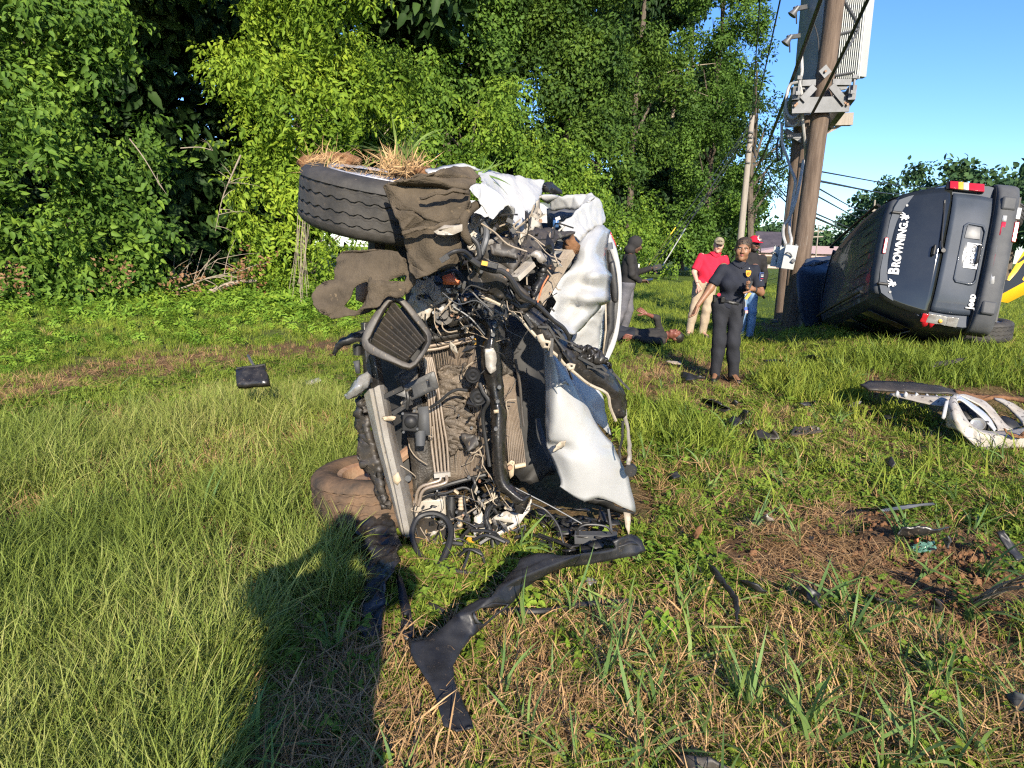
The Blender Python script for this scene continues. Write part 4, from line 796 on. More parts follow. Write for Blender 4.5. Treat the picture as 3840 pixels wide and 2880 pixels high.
# ---- black inner frame of the hood with its pale edge
lo = mixpts(('B', '235,1130,2.66 400,1205,2.64 540,1300,2.63 640,1410,2.63 740,1520,2.64'), ('D', '560,190,2.66 640,280,2.68 720,345,2.70 850,450,2.74 1005,528,2.80 1035,650,2.84 1085,770,2.88'))
up = mixpts(('B', '300,1020,2.7 480,1130,2.68 640,1200,2.67 780,1310,2.68 900,1400,2.7'), ('D', '700,80,2.74 800,140,2.76 930,210,2.8 1050,330,2.84 1130,450,2.88 1180,600,2.92 1190,705,2.94'))
mi = [a.lerp(b_, .5)+Vector((0, -.035, 0)) for a, b_ in zip(lo, up)]
sheet('hood_inner_frame', [lo, mi, up], M['black_wet'], WR, n=4, amp=.012, sc=14, th=.006, seed=51)
b = MB(); b.tube([p+Vector((0, -.012, 0)) for p in lo], .007, 6, 3); b.build('hood_frame_edge', M['cream'], WR)
wp('hood_hinge_tab', 'B', '690,1455,2.6 740,1440,2.6 760,1490,2.6 810,1500,2.6 800,1560,2.6 740,1560,2.6 710,1510,2.6', 'cream', .008, cuts=0, amp=0, holes=['762,1515,2.6 790,1520,2.6 785,1545,2.6 765,1542,2.6'])
wp('hood_hinge_tab', 'D', '640,275,2.62 680,262,2.62 730,275,2.62 715,325,2.62 670,330,2.62 648,300,2.62', 'cream', .008, cuts=0, amp=0, holes=['680,285,2.62 700,280,2.62 708,295,2.62 690,302,2.62'])
b = MB()
for k in range(26):
    t = random.random(); i = min(int(t*10), 10); p = lo[i].lerp(up[i], random.random())+Vector((0, -.045, 0)); d = Vector((random.uniform(-.02, .09), random.uniform(-.02, .02), random.uniform(-.09, .01)))
    b.bar(p, p+d, random.uniform(.006, .02), random.uniform(.004, .014))
tag(b.build('broken_plastic_bits', M['black'], WR), kind='stuff')
wp('black_splinters', 'D', '660,130,2.7 740,85,2.7 830,120,2.72 950,180,2.74 1060,295,2.78 960,260,2.76 900,250,2.74 820,230,2.72 760,210,2.71 690,190,2.7', 'black_wet', .02, cuts=2, amp=.02, sc=18)
wp('hanging_strip', 'D', '1150,560,2.95 1180,640,2.96 1200,800,2.98 1232,1090,3.0 1215,1180,3.0 1185,1170,3.0 1195,1080,3.0 1175,820,2.98 1150,720,2.97', 'alu', .006, cuts=1, amp=.004)
wt('hanging_strip', 'D', '1150,780,2.96 1145,940,2.96 1120,1040,2.98 1130,1110,2.98', .006, 'dark')
wp('hanging_strip', 'D', '1160,1585,3.08 1215,1600,3.08 1215,1720,3.06 1200,1800,3.05 1175,1720,3.06', 'cream', .005, cuts=1)
MB().disc(PC('D', 1222, 1215, 3.0), (0.3, 1, 0), .03, .03, 14).build('rubber_grommet', M['black'], WR)
# ---- black engine-bay plastics at the upper right
wp('air_box', 'B', '130,1000,2.66 170,870,2.64 240,740,2.62 320,655,2.62 440,690,2.62 560,735,2.63 545,820,2.6 510,930,2.58 505,985,2.56 560,1060,2.55 620,1105,2.56 700,1190,2.6 590,1250,2.6 470,1200,2.6 350,1140,2.62 230,1100,2.64 150,1050,2.66', 'black_dusty', .02, cuts=2, amp=.022, sc=6, seed=61, holes=['455,1050,2.57 475,1030,2.57 520,1090,2.56 515,1150,2.57 480,1130,2.58 460,1095,2.58'])
wp('air_box_lid', 'B', '310,720,2.56 350,690,2.56 540,720,2.57 535,825,2.55 420,800,2.54 318,785,2.55', 'black_dusty', .012, cuts=1, amp=.006)
wp('arch_liner', 'B', '556,870,2.66 548,800,2.68 556,735,2.72 620,612,2.8 690,567,2.86 800,560,2.92 890,590,2.94 1000,595,2.95 1000,607,2.93 900,640,2.88 800,705,2.82 700,775,2.76 640,790,2.72', 'black_dusty', .01, cuts=2, amp=.014, sc=6, seed=63)
wp('headlamp_housing', 'B', '650,795,2.66 690,770,2.66 780,800,2.7 870,828,2.74 880,900,2.74 845,1000,2.72 800,1090,2.7 705,1172,2.66 640,1110,2.64 725,985,2.66 742,880,2.66 690,830,2.65', 'black', .03, cuts=2, amp=.015, sc=8, seed=65)
wp('silver_strut', 'B', '650,790,2.6 690,772,2.6 780,800,2.62 770,830,2.62 740,850,2.61 700,830,2.6', 'alu', .02, cuts=1, amp=.012)
MB().bar(PC('B', 965, 765, 2.78), PC('B', 700, 1185, 2.62), .045, .03).build('wooden_coloured_strut', M['drywood'], WR)
MB().bar(PC('B', 640, 860, 2.6), PC('B', 505, 985, 2.55), .055, .02).build('muddy_bracket', M['white_dirty'], WR)
wp('mud_lump', 'B', '930,665,2.84 1000,635,2.84 1035,690,2.86 1010,760,2.86 945,770,2.84', 'mud', .06, cuts=1, amp=.01)
wp('grey_panel', 'B', '790,760,3.0 880,640,3.05 920,680,3.05 930,780,3.02 860,830,3.0 800,800,3.0', 'galv', .012, cuts=1, amp=.01)
wp('dark_gap_panel', 'B', '830,1000,3.0 960,780,3.05 1005,770,3.05 1000,850,3.02 880,1000,3.0 800,1120,2.95', 'suv_grey', .012, cuts=1)
wp('dark_tray', 'A', '1480,690,2.8 1659,640,2.85 1659,1100,2.85 1500,1100,2.8', 'dark', .02, cuts=0)
wt('brown_hose', 'B', '205,365,2.55 130,420,2.52 85,490,2.5 80,570,2.5 110,640,2.5 145,690,2.52', [.016, .019, .02, .02, .018, .015], 'felt', 10)
wt('wiring_harness', 'B', '0,760,2.55 60,765,2.5 130,810,2.46 230,880,2.46 330,915,2.47 400,922,2.47 470,975,2.47 520,1060,2.48 570,1130,2.5 680,1190,2.54 760,1260,2.56 830,1330,2.58 910,1390,2.6 955,1460,2.62 960,1520,2.64', [.007, .009, .012, .013, .012, .011, .011, .011, .011, .010, .009, .009, .009, .008, .007], 'cable', 8)
wt('wire', 'A', '1310,1010,2.4 1370,965,2.4 1440,930,2.4 1520,930,2.42 1580,980,2.44', .008, 'cable'); wt('wire', 'B', '700,1180,2.5 740,1050,2.5 790,960,2.5', .003, 'orange'); wt('wire', 'B', '150,640,2.5 200,700,2.5 215,800,2.5 180,830,2.5', .010, 'cable')
wt('wire', 'B', '240,500,2.6 275,580,2.58 265,680,2.56 225,780,2.56', .013, 'galv')
MB().bar(PC('A', 1310, 1015, 2.4), PC('A', 1380, 970, 2.4), .02, .02).build('connector', M['black'], WR)
MB().bar(PC('B', 250, 855, 2.43), PC('B', 370, 885, 2.43), .028, .022).build('connector', M['black'], WR, bevel=.003); MB().bar(PC('B', 235, 852, 2.42), PC('B', 285, 862, 2.42), .016, .016).build('connector_clip', M['amber'], WR)
wp('orange_cover', 'A', '1330,1150,2.8 1420,1130,2.8 1440,1180,2.78 1480,1190,2.78 1475,1225,2.78 1340,1225,2.8', 'orange', .03, cuts=0, amp=0)
b = MB()
for c, p0, p1, r in (('A', '1210,1440,2.95', '1480,1470,2.95', .03), ('A', '1250,1250,2.95', '1400,1240,2.95', .025), ('A', '1400,1360,2.95', '1640,1360,2.95', .03)): b.tube(pts(c, p0+' '+p1), r, 10, 1)
b.build('coolant_pipe', M['black_wet'], WR)
wt('radiator_hose', 'A', '1190,1470,2.98 1300,1400,2.92 1410,1410,2.9 1480,1480,2.92 1500,1530,2.95', .034, 'black_wet', 12); wt('radiator_hose', 'A', '1390,1560,2.9 1480,1530,2.88 1590,1480,2.9', .024, 'black_wet', 10)
MB().disc(PC('A', 1335, 1490, 2.88), (.1, -1, .1), .048, .03, 24).disc(PC('A', 1335, 1490, 2.86), (.1, -1, .1), .022, .05, 16).build('belt_pulley', M['black_dusty'], WR)
b = MB()
for k in range(46):
    p = PC(*(('A', random.uniform(1180, 1650), random.uniform(1130, 1640), random.uniform(3.05, 3.3)) if k % 3 else ('B', random.uniform(280, 820), random.uniform(480, 900), random.uniform(3.0, 3.3)))); d = Vector((random.uniform(-1, 1), random.uniform(-.3, .3), random.uniform(-1, 1))).normalized()*random.uniform(.04, .18)
    if k % 2: b.bar(p-d/2, p+d/2, random.uniform(.02, .06), random.uniform(.02, .05))
    else: b.tube([p-d/2, p+Vector((random.uniform(-.04, .04), 0, .03)), p+d/2], random.uniform(.008, .022), 8, 3)
tag(b.build('engine_clutter', M['black_dusty'], WR), kind='stuff')
b = MB()
for k in range(16):
    p = PC('B', random.uniform(300, 900), random.uniform(420, 880), random.uniform(2.95, 3.15)); d = Vector((random.uniform(-1, 1), random.uniform(-.3, .3), random.uniform(-1, 1))).normalized()*random.uniform(.04, .14); b.bar(p-d/2, p+d/2, random.uniform(.015, .05), .006)
tag(b.build('torn_metal_scraps', M['white_dirty'], WR), kind='stuff')
# ---- dark sheets put in for the shade deep in the engine bay gaps
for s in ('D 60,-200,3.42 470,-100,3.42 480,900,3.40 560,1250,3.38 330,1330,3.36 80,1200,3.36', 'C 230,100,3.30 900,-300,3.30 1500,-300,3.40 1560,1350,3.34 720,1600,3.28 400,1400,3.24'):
    c, t = s.split(' ', 1); wp('bay_shade_sheet', c, t, 'dark', .02, cuts=1, amp=.02)
wp('upper_bay_shade_sheet', 'B', '60,560,3.45 560,520,3.45 1000,560,3.45 1000,1100,3.45 820,1330,3.45 100,1100,3.45', 'dark', .02, cuts=1, amp=.03)
# ---- radiator pack
wp('radiator', 'C', '560,490,3.08 760,380,3.08 870,165,3.08 1245,120,3.10 1275,400,3.09 1330,1100,3.06 1352,1350,3.05 1290,1372,3.04 1000,1450,3.03 712,1535,3.02 690,1200,3.03 610,720,3.06', 'fins', .03, cuts=2, amp=.008, sc=7, seed=71)
b = MB(); bd = MB()
for k in range(64):
    t = k/63
    a = [(572, 500), (760, 385), (875, 172), (1240, 128)]; tx = np.interp(t, [0, .28, .45, 1], [572, 760, 875, 1240]); tyy = np.interp(t, [0, .28, .45, 1], [495, 385, 175, 128])
    bx = 715+t*(1348-715); by = np.interp(t, [0, .45, .9, 1], [1530, 1450, 1372, 1352]); p = []
    for j in range(7):
        s = j/6; w = math.sin(s*3.1)*6*math.sin(k*.9); p.append(PC('C', tx+(bx-tx)*s+w+18*math.sin(s*math.pi), tyy+(by-tyy)*s, 3.052-.03*s+.006*math.sin(k*1.7+j)))
    (bd if t < .30 or (.62 > t > .40 and k % 2) else b).tube(p, .0022, 4, 2, False)
tag(b.build('radiator_fin', M['alu_pipe'], WR), kind='stuff'); tag(bd.build('radiator_fin', M['fins_dark'], WR), kind='stuff')
wp('dark_condenser', 'C', '575,500,3.035 735,420,3.035 790,700,3.03 870,1050,3.02 900,1380,3.0 715,1530,3.0 690,1200,3.01 620,760,3.03', 'fins_dark', .012, cuts=1, amp=.004)
wp('torn_core', 'C', '930,430,3.03 1180,390,3.03 1230,560,3.03 1180,760,3.02 1280,900,3.01 1270,1000,3.01 1180,1120,3.0 1040,1200,3.0 980,1000,3.01 940,700,3.02', 'fins', .012, cuts=3, amp=.014, sc=22, seed=75)
for k in range(5):
    t = k/4; p = [PC('C', 815+14*k, 330, 3.02), PC('C', 835+22*k, 560, 3.01), PC('C', 862+28*k, 900, 2.99), PC('C', 872+34*k, 1100, 2.98), PC('C', 905+30*k, 1362, 2.96)]; MB().tube(p, .0062, 8, 4).build('cooler_tube', M['alu_pipe'], WR)
MB().bar(PC('C', 895, 1378, 2.95), PC('C', 1040, 1362, 2.96), .03, .022).build('cooler_manifold', M['alu'], WR)
wt('cooler_pipe', 'C', '955,1385,2.95 945,1425,2.94 870,1450,2.93 785,1480,2.93 748,1530,2.93 735,1600,2.93 722,1650,2.93', .0085, 'alu_pipe', 10); wt('cooler_pipe', 'C', '1005,1380,2.95 1008,1432,2.93 960,1460,2.92 830,1495,2.92 785,1540,2.92 770,1600,2.92 755,1650,2.92', .0085, 'alu_pipe', 10)
wt('cross_pipe', 'C', '835,238,3.0 1000,205,3.0 1180,165,3.0 1250,142,3.0', .0085, 'alu_pipe'); wt('cross_pipe', 'C', '822,270,3.0 950,252,3.0 1120,205,3.0 1250,178,3.0', .0075, 'alu_pipe')
MB().bar(PC('C', 1255, 165, 2.98), PC('C', 1262, 215, 2.98), .016, .012).build('yellow_cap', M['amber'], WR)
b = MB(); b.tube(pts('C', '865,165,3.0 1050,135,3.0 1245,95,3.0'), .022, 10, 2); b.tube(pts('C', '930,105,2.98 1240,50,2.98'), .024, 10, 1); b.tube(pts('C', '900,70,3.0 1000,10,3.0'), .014, 8, 1); b.build('top_hose', M['black_wet'], WR)
b = MB(); b.tube(pts('C', '720,1560,2.96 900,1500,2.94 1100,1440,2.95 1360,1375,2.98'), .011, 8, 3); b.tube(pts('C', '780,1600,2.95 860,1560,2.93 1000,1540,2.92 1150,1490,2.93 1220,1520,2.93 1250,1600,2.94'), .007, 8, 3); b.tube(pts('C', '1240,1400,2.92 1260,1460,2.9 1235,1530,2.92'), .008, 8, 3); b.build('lower_cable', M['cable'], WR)
wp('side_radiator', 'D', '72,380,3.10 130,360,3.10 185,400,3.10 215,700,3.08 250,900,3.06 288,1185,3.03 240,1200,3.03 130,1165,3.03 108,700,3.07', 'fins', .02, cuts=1, amp=.005)
b = MB()
for k in range(10):
    t = k/9; b.tube([PC('D', 82+95*t, 385, 3.08), PC('D', 112+105*t, 700, 3.06), PC('D', 125+135*t, 950, 3.04), PC('D', 140+145*t, 1170, 3.01)], .0030, 5, 3)
tag(b.build('radiator_fin', M['alu_pipe'], WR), kind='stuff')
wp('side_radiator_top', 'D', '66,60,3.14 150,40,3.14 185,200,3.13 190,390,3.12 75,380,3.12', 'fins_dark', .02, cuts=2, amp=.012, sc=20)  # shade on the upper core is put into its dark fin colour
wp('pale_bracket', 'D', '120,1160,2.97 160,1125,2.97 190,1140,2.97 185,1200,2.97 180,1260,2.97 150,1290,2.97 140,1240,2.97 130,1200,2.97', 'tan', .01, cuts=0, amp=0, holes=['165,1145,2.97 178,1150,2.97 172,1162,2.97']); MB().tube(pts('D', '190,1185,2.95 285,1165,2.96'), .012, 10, 1).build('pale_pipe', M['tan'], WR)
MB().disc(PC('D', 150, 1190, 2.94), (0, -1, 0), .012, .02, 10).build('bolt', M['rust'], WR)
wt('edge_rail', 'D', '195,230,3.05 235,450,3.04 255,700,3.02 270,830,3.0', .007, 'black_dusty'); wt('edge_rail', 'D', '395,760,3.2 420,900,3.15 455,1000,3.1 520,1150,3.05', [.012, .02, .016, .006], 'suv_grey')
# ---- radiator support
sheet('radiator_support', [pts('C', '1280,-20,2.95 1365,90,2.93 1318,290,2.92 1335,480,2.92 1390,700,2.91 1408,850,2.9 1410,1100,2.88 1440,1450,2.86 1560,1570,2.84 1640,1640,2.82'), pts('C', '1375,-10,2.90 1415,110,2.88 1400,290,2.86 1415,480,2.86 1450,700,2.85 1468,850,2.84 1470,1100,2.82 1498,1430,2.81 1610,1550,2.8 1700,1600,2.79'), pts('C', '1470,10,2.97 1470,140,2.96 1482,300,2.95 1496,480,2.94 1512,700,2.93 1532,850,2.92 1532,1100,2.90 1556,1400,2.89 1660,1530,2.88 1760,1560,2.87')], M['black_wet'], WR, n=4, amp=.006, sc=9, th=.008, seed=81)
wp('scuffed_face', 'C', '1350,260,2.845 1420,250,2.845 1450,300,2.85 1450,440,2.85 1400,480,2.845 1355,420,2.845', 'alu', .004, cuts=1, amp=.004)
for q in ('1476,595,2.83', '1445,965,2.80', '1460,720,2.825', '1435,50,2.85', '1420,130,2.85'): MB().disc(pts('C', q)[0], (0, -1, 0), .009, .02, 10).build('bolt', M['galv'], WR)
wp('sticker', 'C', '1425,800,2.81 1468,795,2.81 1470,825,2.81 1428,830,2.81', 'tan', .002, cuts=0, amp=0)
wt('support_cable', 'C', '1300,560,2.85 1330,640,2.84 1380,720,2.83 1340,800,2.85 1330,900,2.86 1360,1100,2.86 1390,1300,2.85', .009, 'cable')
# ---- bumper beam and the black posts beside it
def beam():
    t = [PC('C', 280, 665, 2.90), PC('C', 322, 615, 2.83), PC('C', 352, 608, 2.84), PC('C', 368, 600, 2.80), PC('C', 405, 575, 2.80), PC('C', 440, 575, 2.84), PC('C', 470, 610, 2.92)]
    e = [PC('E', 535, 440, 2.98), PC('E', 552, 470, 2.92), PC('E', 565, 478, 2.93), PC('E', 572, 485, 2.89), PC('E', 600, 480, 2.89), PC('E', 615, 470, 2.93), PC('E', 640, 440, 3.0)]
    return sheet('bumper_beam', [t, [a.lerp(b_, .33)+Vector((-.006, 0, 0)) for a, b_ in zip(t, e)], [a.lerp(b_, .66) for a, b_ in zip(t, e)], e], M['alu'], WR, n=1, th=.006, amp=.003, sc=10, sm=False)
beam()
wp('beam_label', 'C', '525,1390,2.835 575,1350,2.835 605,1420,2.835 570,1470,2.835 535,1440,2.835', 'tan', .002, cuts=1, amp=.002)
b = MB(); b.bar(PC('C', 300, 20, 2.95), PC('C', 330, 560, 2.92), .05, .05); b.bar(PC('C', 345, 300, 2.93), PC('C', 400, 620, 2.92), .05, .05); b.build('crash_post', M['black_wet'], WR, bevel=.006)
wp('black_side_strip', 'C', '225,690,2.98 285,680,2.96 300,900,2.95 370,1150,2.94 420,1400,2.93 500,1650,2.92 440,1650,2.95 380,1500,2.96 330,1350,2.97 260,1280,2.98 220,1200,2.99 250,1000,3.0 215,930,3.0', 'black_dusty', .03, cuts=2, amp=.016, sc=14, seed=85)
wp('black_arm', 'C', '0,290,2.88 10,230,2.87 60,185,2.86 150,140,2.86 200,110,2.88 275,92,2.9 270,190,2.9 200,190,2.88 110,215,2.87 50,255,2.88 15,320,2.88', 'black', .03, cuts=1, amp=.006); MB().tube(pts('C', '215,215,2.95 215,310,2.95'), .02, 10, 1).build('black_stub', M['black'], WR)
wp('grey_shard', 'C', '185,365,2.95 240,358,2.95 245,480,2.95 205,480,2.95', 'suv_grey', .02, cuts=0)
sheet('headlamp_shell', [pts('C', '320,450,2.90 330,560,2.88 300,620,2.88'), pts('C', '230,490,2.88 240,590,2.82 230,670,2.86'), pts('C', '170,590,2.88 165,640,2.84 150,690,2.86'), pts('C', '95,665,2.9 110,680,2.88 120,690,2.88')], M['lens'], WR, n=4, amp=.008, sc=16, th=.005)
# ---- air duct with louvres
gf = smoothloop(pts('C', '494,-205,2.62 620,-185,2.63 735,-60,2.63 842,85,2.64 862,135,2.64 848,215,2.62 782,350,2.58 680,442,2.55 540,392,2.54 330,302,2.55 262,222,2.56 272,110,2.57 375,-60,2.6'), 2)
gh = smoothloop(pts('C', '505,-150,2.61 590,-148,2.62 700,-10,2.62 798,112,2.63 818,200,2.61 745,330,2.58 672,396,2.56 520,318,2.55 330,205,2.56 335,150,2.57 410,0,2.59'), 2)
plate('air_duct_frame', gf, M['black_dusty'], WR, .035, [gh], 0, 0, bevel=.004)
for k in range(8):
    t = k/7; a = PC('C', 335+175*t, 195-335*t, 2.63); e = PC('C', 640+150*t, 385-175*t, 2.60); MB().bar(a, e, .006, .05, Vector((.35, -.5, .6))).build('louvre', M['black_dusty'], WR)
    if k < 7: MB().bar(PC('C', 345+172*(t+.07), 172-330*(t+.07), 2.66), PC('C', 650+148*(t+.07), 372-175*(t+.07), 2.63), .03, .004, Vector((0, -1, .1))).build('louvre_web', M['dark'], WR)
# ---- bracket, sensor, horns
wp('slotted_bracket', 'C', '490,650,2.86 880,455,2.87 900,462,2.87 938,600,2.86 920,612,2.86 600,762,2.85 640,690,2.85 560,670,2.85', 'black', .012, cuts=0, amp=0, bevel=.002, holes=['640,625,2.86 700,600,2.86 715,680,2.855 660,700,2.855', '825,540,2.865 850,530,2.865 862,590,2.86 838,600,2.86'])
b = MB(); b.bar(PC('C', 430, 690, 2.84), PC('C', 620, 600, 2.84), .022, .02); b.bar(PC('C', 530, 830, 2.84), PC('C', 700, 720, 2.84), .025, .02); b.bar(PC('C', 430, 650, 2.84), PC('C', 440, 710, 2.84), .012, .02); b.build('bracket_arm', M['black'], WR)
wp('tow_tab', 'C', '425,880,2.80 520,850,2.8 560,860,2.8 545,890,2.8 490,895,2.8 440,905,2.8', 'tan', .012, cuts=1, amp=.01)
b = MB(); c = PC('C', 685, 905, 2.84); b.box(c, (.072, .03, .085), Matrix.Rotation(R(4), 3, 'Y')); so_ = b.build('radar_sensor', M['trim'], WR, bevel=.006)
MB().lathe(c+Vector((.004, -.014, .004)), (0, -1, 0), [(.031, 0), (.029, .008), (.022, .016), (.012, .021), (0, .022)], 24).build('sensor_dome', M['trim'], so_)
for x, y in ((618, 830), (722, 805), (625, 995), (748, 968)): MB().disc(PC('C', x, y, 2.82), (0, -1, 0), .006, .012, 8).build('screw', M['galv'], so_)
wp('sensor_plate', 'C', '750,775,2.88 845,765,2.88 858,1015,2.87 835,1030,2.87 760,1000,2.87', 'suv_grey', .008, cuts=0, amp=0)
MB().tube(pts('C', '775,985,2.87 775,1120,2.85'), [.026, .022], 10, 1).build('sensor_connector', M['suv_grey'], WR); wt('wire', 'C', '655,640,2.83 665,700,2.82 655,790,2.83', .008, 'cable'); wt('wire', 'C', '860,780,2.9 950,720,2.88 1030,650,2.87 1110,618,2.87 1195,628,2.86', .007, 'cable')
for x, y, r in ((1240, 490, .036), (1288, 685, .040)):
    p = PC('C', x, y, 2.87); MB().lathe(p, (.1, -1, .05), [(r, -.02), (r, .004), (r*.93, .012), (r*.8, .008), (r*.55, .016), (r*.3, .010), (0, .02)], 28).build('horn', M['trim'], WR)
MB().bar(PC('C', 1225, 760, 2.87), PC('C', 1290, 640, 2.9), .05, .02).build('horn_bracket', M['black'], WR)
wp('brown_bracket', 'C', '1140,1022,2.93 1220,1018,2.9 1312,1050,2.9 1290,1120,2.88 1210,1168,2.88 1180,1120,2.9', 'black_dusty', .02, cuts=1, amp=.01)
MB().disc(PC('C', 668, 1400, 2.94), (0, -1, 0), .016, .03, 16).build('rubber_grommet', M['galv'], WR)
# ---- clutter low at the front
MB().box(PC('E', 715, 300, 3.02), (.16, .10, .10), Matrix.Rotation(R(-6), 3, 'Y')).build('pale_block', M['white_dirty'], WR, bevel=.01)
b = MB(); q = pts('E', '890,245,2.93 888,330,2.92 880,420,2.92'); b.tube([q[0].lerp(q[1], i/8) for i in range(9)]+[q[1].lerp(q[2], (i+1)/8) for i in range(8)], [(.016 if i % 2 else .012) for i in range(17)], 10, 1); b.build('corrugated_hose', M['tan'], WR)
MB().tube(pts('E', '835,245,2.95 830,380,2.93'), .02, 10, 1).tube(pts('E', '890,330,2.9 884,360,2.9'), .018, 10, 1).build('black_canister', M['black'], WR)
wp('grey_apron', 'E', '640,385,2.98 720,372,2.97 790,410,2.97 880,520,2.94 820,590,2.9 770,645,2.86 660,610,2.86 560,590,2.86 620,500,2.92', 'black_dusty', .01, cuts=0, amp=0)
wt('rubber_seal_loop', 'E', '735,640,2.70 650,580,2.74 612,500,2.78 612,430,2.82 650,365,2.86 730,345,2.87 800,375,2.86 832,440,2.82 820,530,2.76 780,620,2.70 740,710,2.62 715,790,2.55 712,850,2.50', [.010, .012, .013, .014, .014, .014, .014, .015, .016, .017, .018, .016, .013], 'trim', 8)
wp('white_bracket', 'E', '950,445,2.93 965,370,2.94 1010,330,2.95 1020,400,2.94 1050,440,2.93 985,460,2.92', 'white_dirty', .012, cuts=1, amp=.006, holes=['980,420,2.93 995,420,2.93 995,435,2.93 982,436,2.93'])
wt('hose', 'E', '1110,290,2.96 1055,310,2.93 1035,370,2.9 1050,430,2.88 1070,480,2.86 1075,545,2.84', .014, 'trim', 10)
wp('fan_shroud', 'E', '1060,380,2.97 1150,330,2.98 1200,345,2.98 1280,290,3.0 1300,255,3.0 1285,330,2.98 1230,400,2.96 1100,490,2.92 1075,470,2.92 1200,400,2.95', 'white_dirty', .012, cuts=1, amp=.006); wp('fan_shroud_back', 'E', '1050,370,3.02 1280,270,3.05 1220,400,3.0 1090,480,2.97', 'dark', .01, cuts=0)
wp('support_foot', 'E', '1190,200,2.86 1270,230,2.88 1265,300,2.88 1235,350,2.86 1205,340,2.84', 'black_wet', .02, cuts=1, amp=.01)
MB().bar(PC('E', 930, 490, 2.86), PC('E', 955, 522, 2.84), .02, .02).build('yellow_connector', M['amber'], WR)
wt('thin_rod', 'E', '1195,195,2.95 1400,300,2.92 1585,405,2.9', .0035, 'galv')
b = MB()
for k in range(28):
    p = PC('E', random.uniform(680, 1240), random.uniform(215, 480), random.uniform(2.98, 3.15)); d = Vector((random.uniform(-1, 1), random.uniform(-.3, .3), random.uniform(-1, 1))).normalized()*random.uniform(.04, .15)
    if k % 2: b.bar(p-d/2, p+d/2, random.uniform(.01, .04), random.uniform(.01, .03))
    else: b.tube([p-d/2, p+Vector((random.uniform(-.04, .04), 0, random.uniform(-.04, .04))), p+d/2], random.uniform(.004, .012), 6, 3)
tag(b.build('engine_clutter', M['black'], WR), kind='stuff')
b = MB()
for k in range(14):
    p = PC('E', random.uniform(700, 1200), random.uniform(220, 430), random.uniform(2.93, 3.0)); d = Vector((random.uniform(-1, 1), 0, random.uniform(-1, 1))).normalized()*random.uniform(.03, .08); b.bar(p-d/2, p+d/2, random.uniform(.01, .03), .006)
tag(b.build('torn_metal_scraps', M['cream'], WR), kind='stuff')
b = MB()
for k in range(13):
    p = G(*px('E', random.uniform(830, 1080), random.uniform(440, 620)), dz=random.uniform(.02, .1)); d = Vector((random.uniform(-1, 1), random.uniform(-.4, .4), random.uniform(-.6, .6))).normalized()*random.uniform(.05, .16); b.tube([p-d/2, p+Vector((random.uniform(-.05, .05), 0, .03)), p+d/2], random.uniform(.004, .012), 6, 3)
tag(b.build('torn_cables', M['cable'], WR), kind='stuff')
# ---- earth and grass torn up on the top wheel
b = bmesh.new(); mm = []
topc = TW+AXT*.125
def mudlump(px_, py_, r, sq, Y): 
    bm = bmesh.new(); bmesh.ops.create_icosphere(bm, subdivisions=3, radius=r); c = PC('A', px_, py_, Y)
    for v in bm.verts:
        n = v.co.normalized(); v.co = v.co*(1+.5*mnoise.noise(n*2+Vector((px_, 0, 0)))+.3*mnoise.noise(n*6)); v.co.z *= sq; v.co += c
    me = bpy.data.meshes.new('mud_lump'); bm.to_mesh(me); bm.free(); me.materials.append(M['mud']); me.polygons.foreach_set('use_smooth', [True]*len(me.polygons)); o = bpy.data.objects.new('mud_lump', me); COL.objects.link(o); setparent(o, WR)
for a in ((190, 165, .07, .6, 3.1), (400, 120, .09, .4, 3.2), (500, 130, .05, .5, 3.15), (1020, 205, .06, .6, 2.95), (940, 215, .05, .5, 2.9), (1180, 228, .04, .5, 2.8)): mudlump(*a)
def tornturf(name, key, n, x0, x1, y, Y0, Y1, s0, s1, tl):
    p = np.array([PC('A', random.uniform(x0, x1), y+random.uniform(-30, 30), random.uniform(Y0, Y1)) for _ in range(n)]); rot = np.stack([rng.normal(0, tl, n), rng.normal(0, tl, n), rng.random(n)*6.28], 1)
    tag(scatter(name, p, rot, rng.uniform(s0, s1, n), PR[key], WR), kind='stuff')
tornturf('torn_grass', 'crab', 6, 800, 1040, 200, 2.8, 3.1, .4, .75, .5); tornturf('torn_grass', 'crab', 2, 250, 700, 200, 2.9, 3.1, .25, .4, 1.2); tornturf('torn_straw', 'stubble', 30, 820, 1150, 215, 2.75, 2.95, .5, 1.0, .9); tornturf('torn_straw', 'straw', 14, 150, 1150, 200, 2.8, 3.1, .5, .9, .6); tornturf('torn_grass', 'crab', 1, 1600, 1640, 240, 2.62, 2.7, .35, .45, .9)
tornturf('torn_straw', 'stubble', 16, 120, 330, 200, 2.9, 3.1, .4, .9, .9)

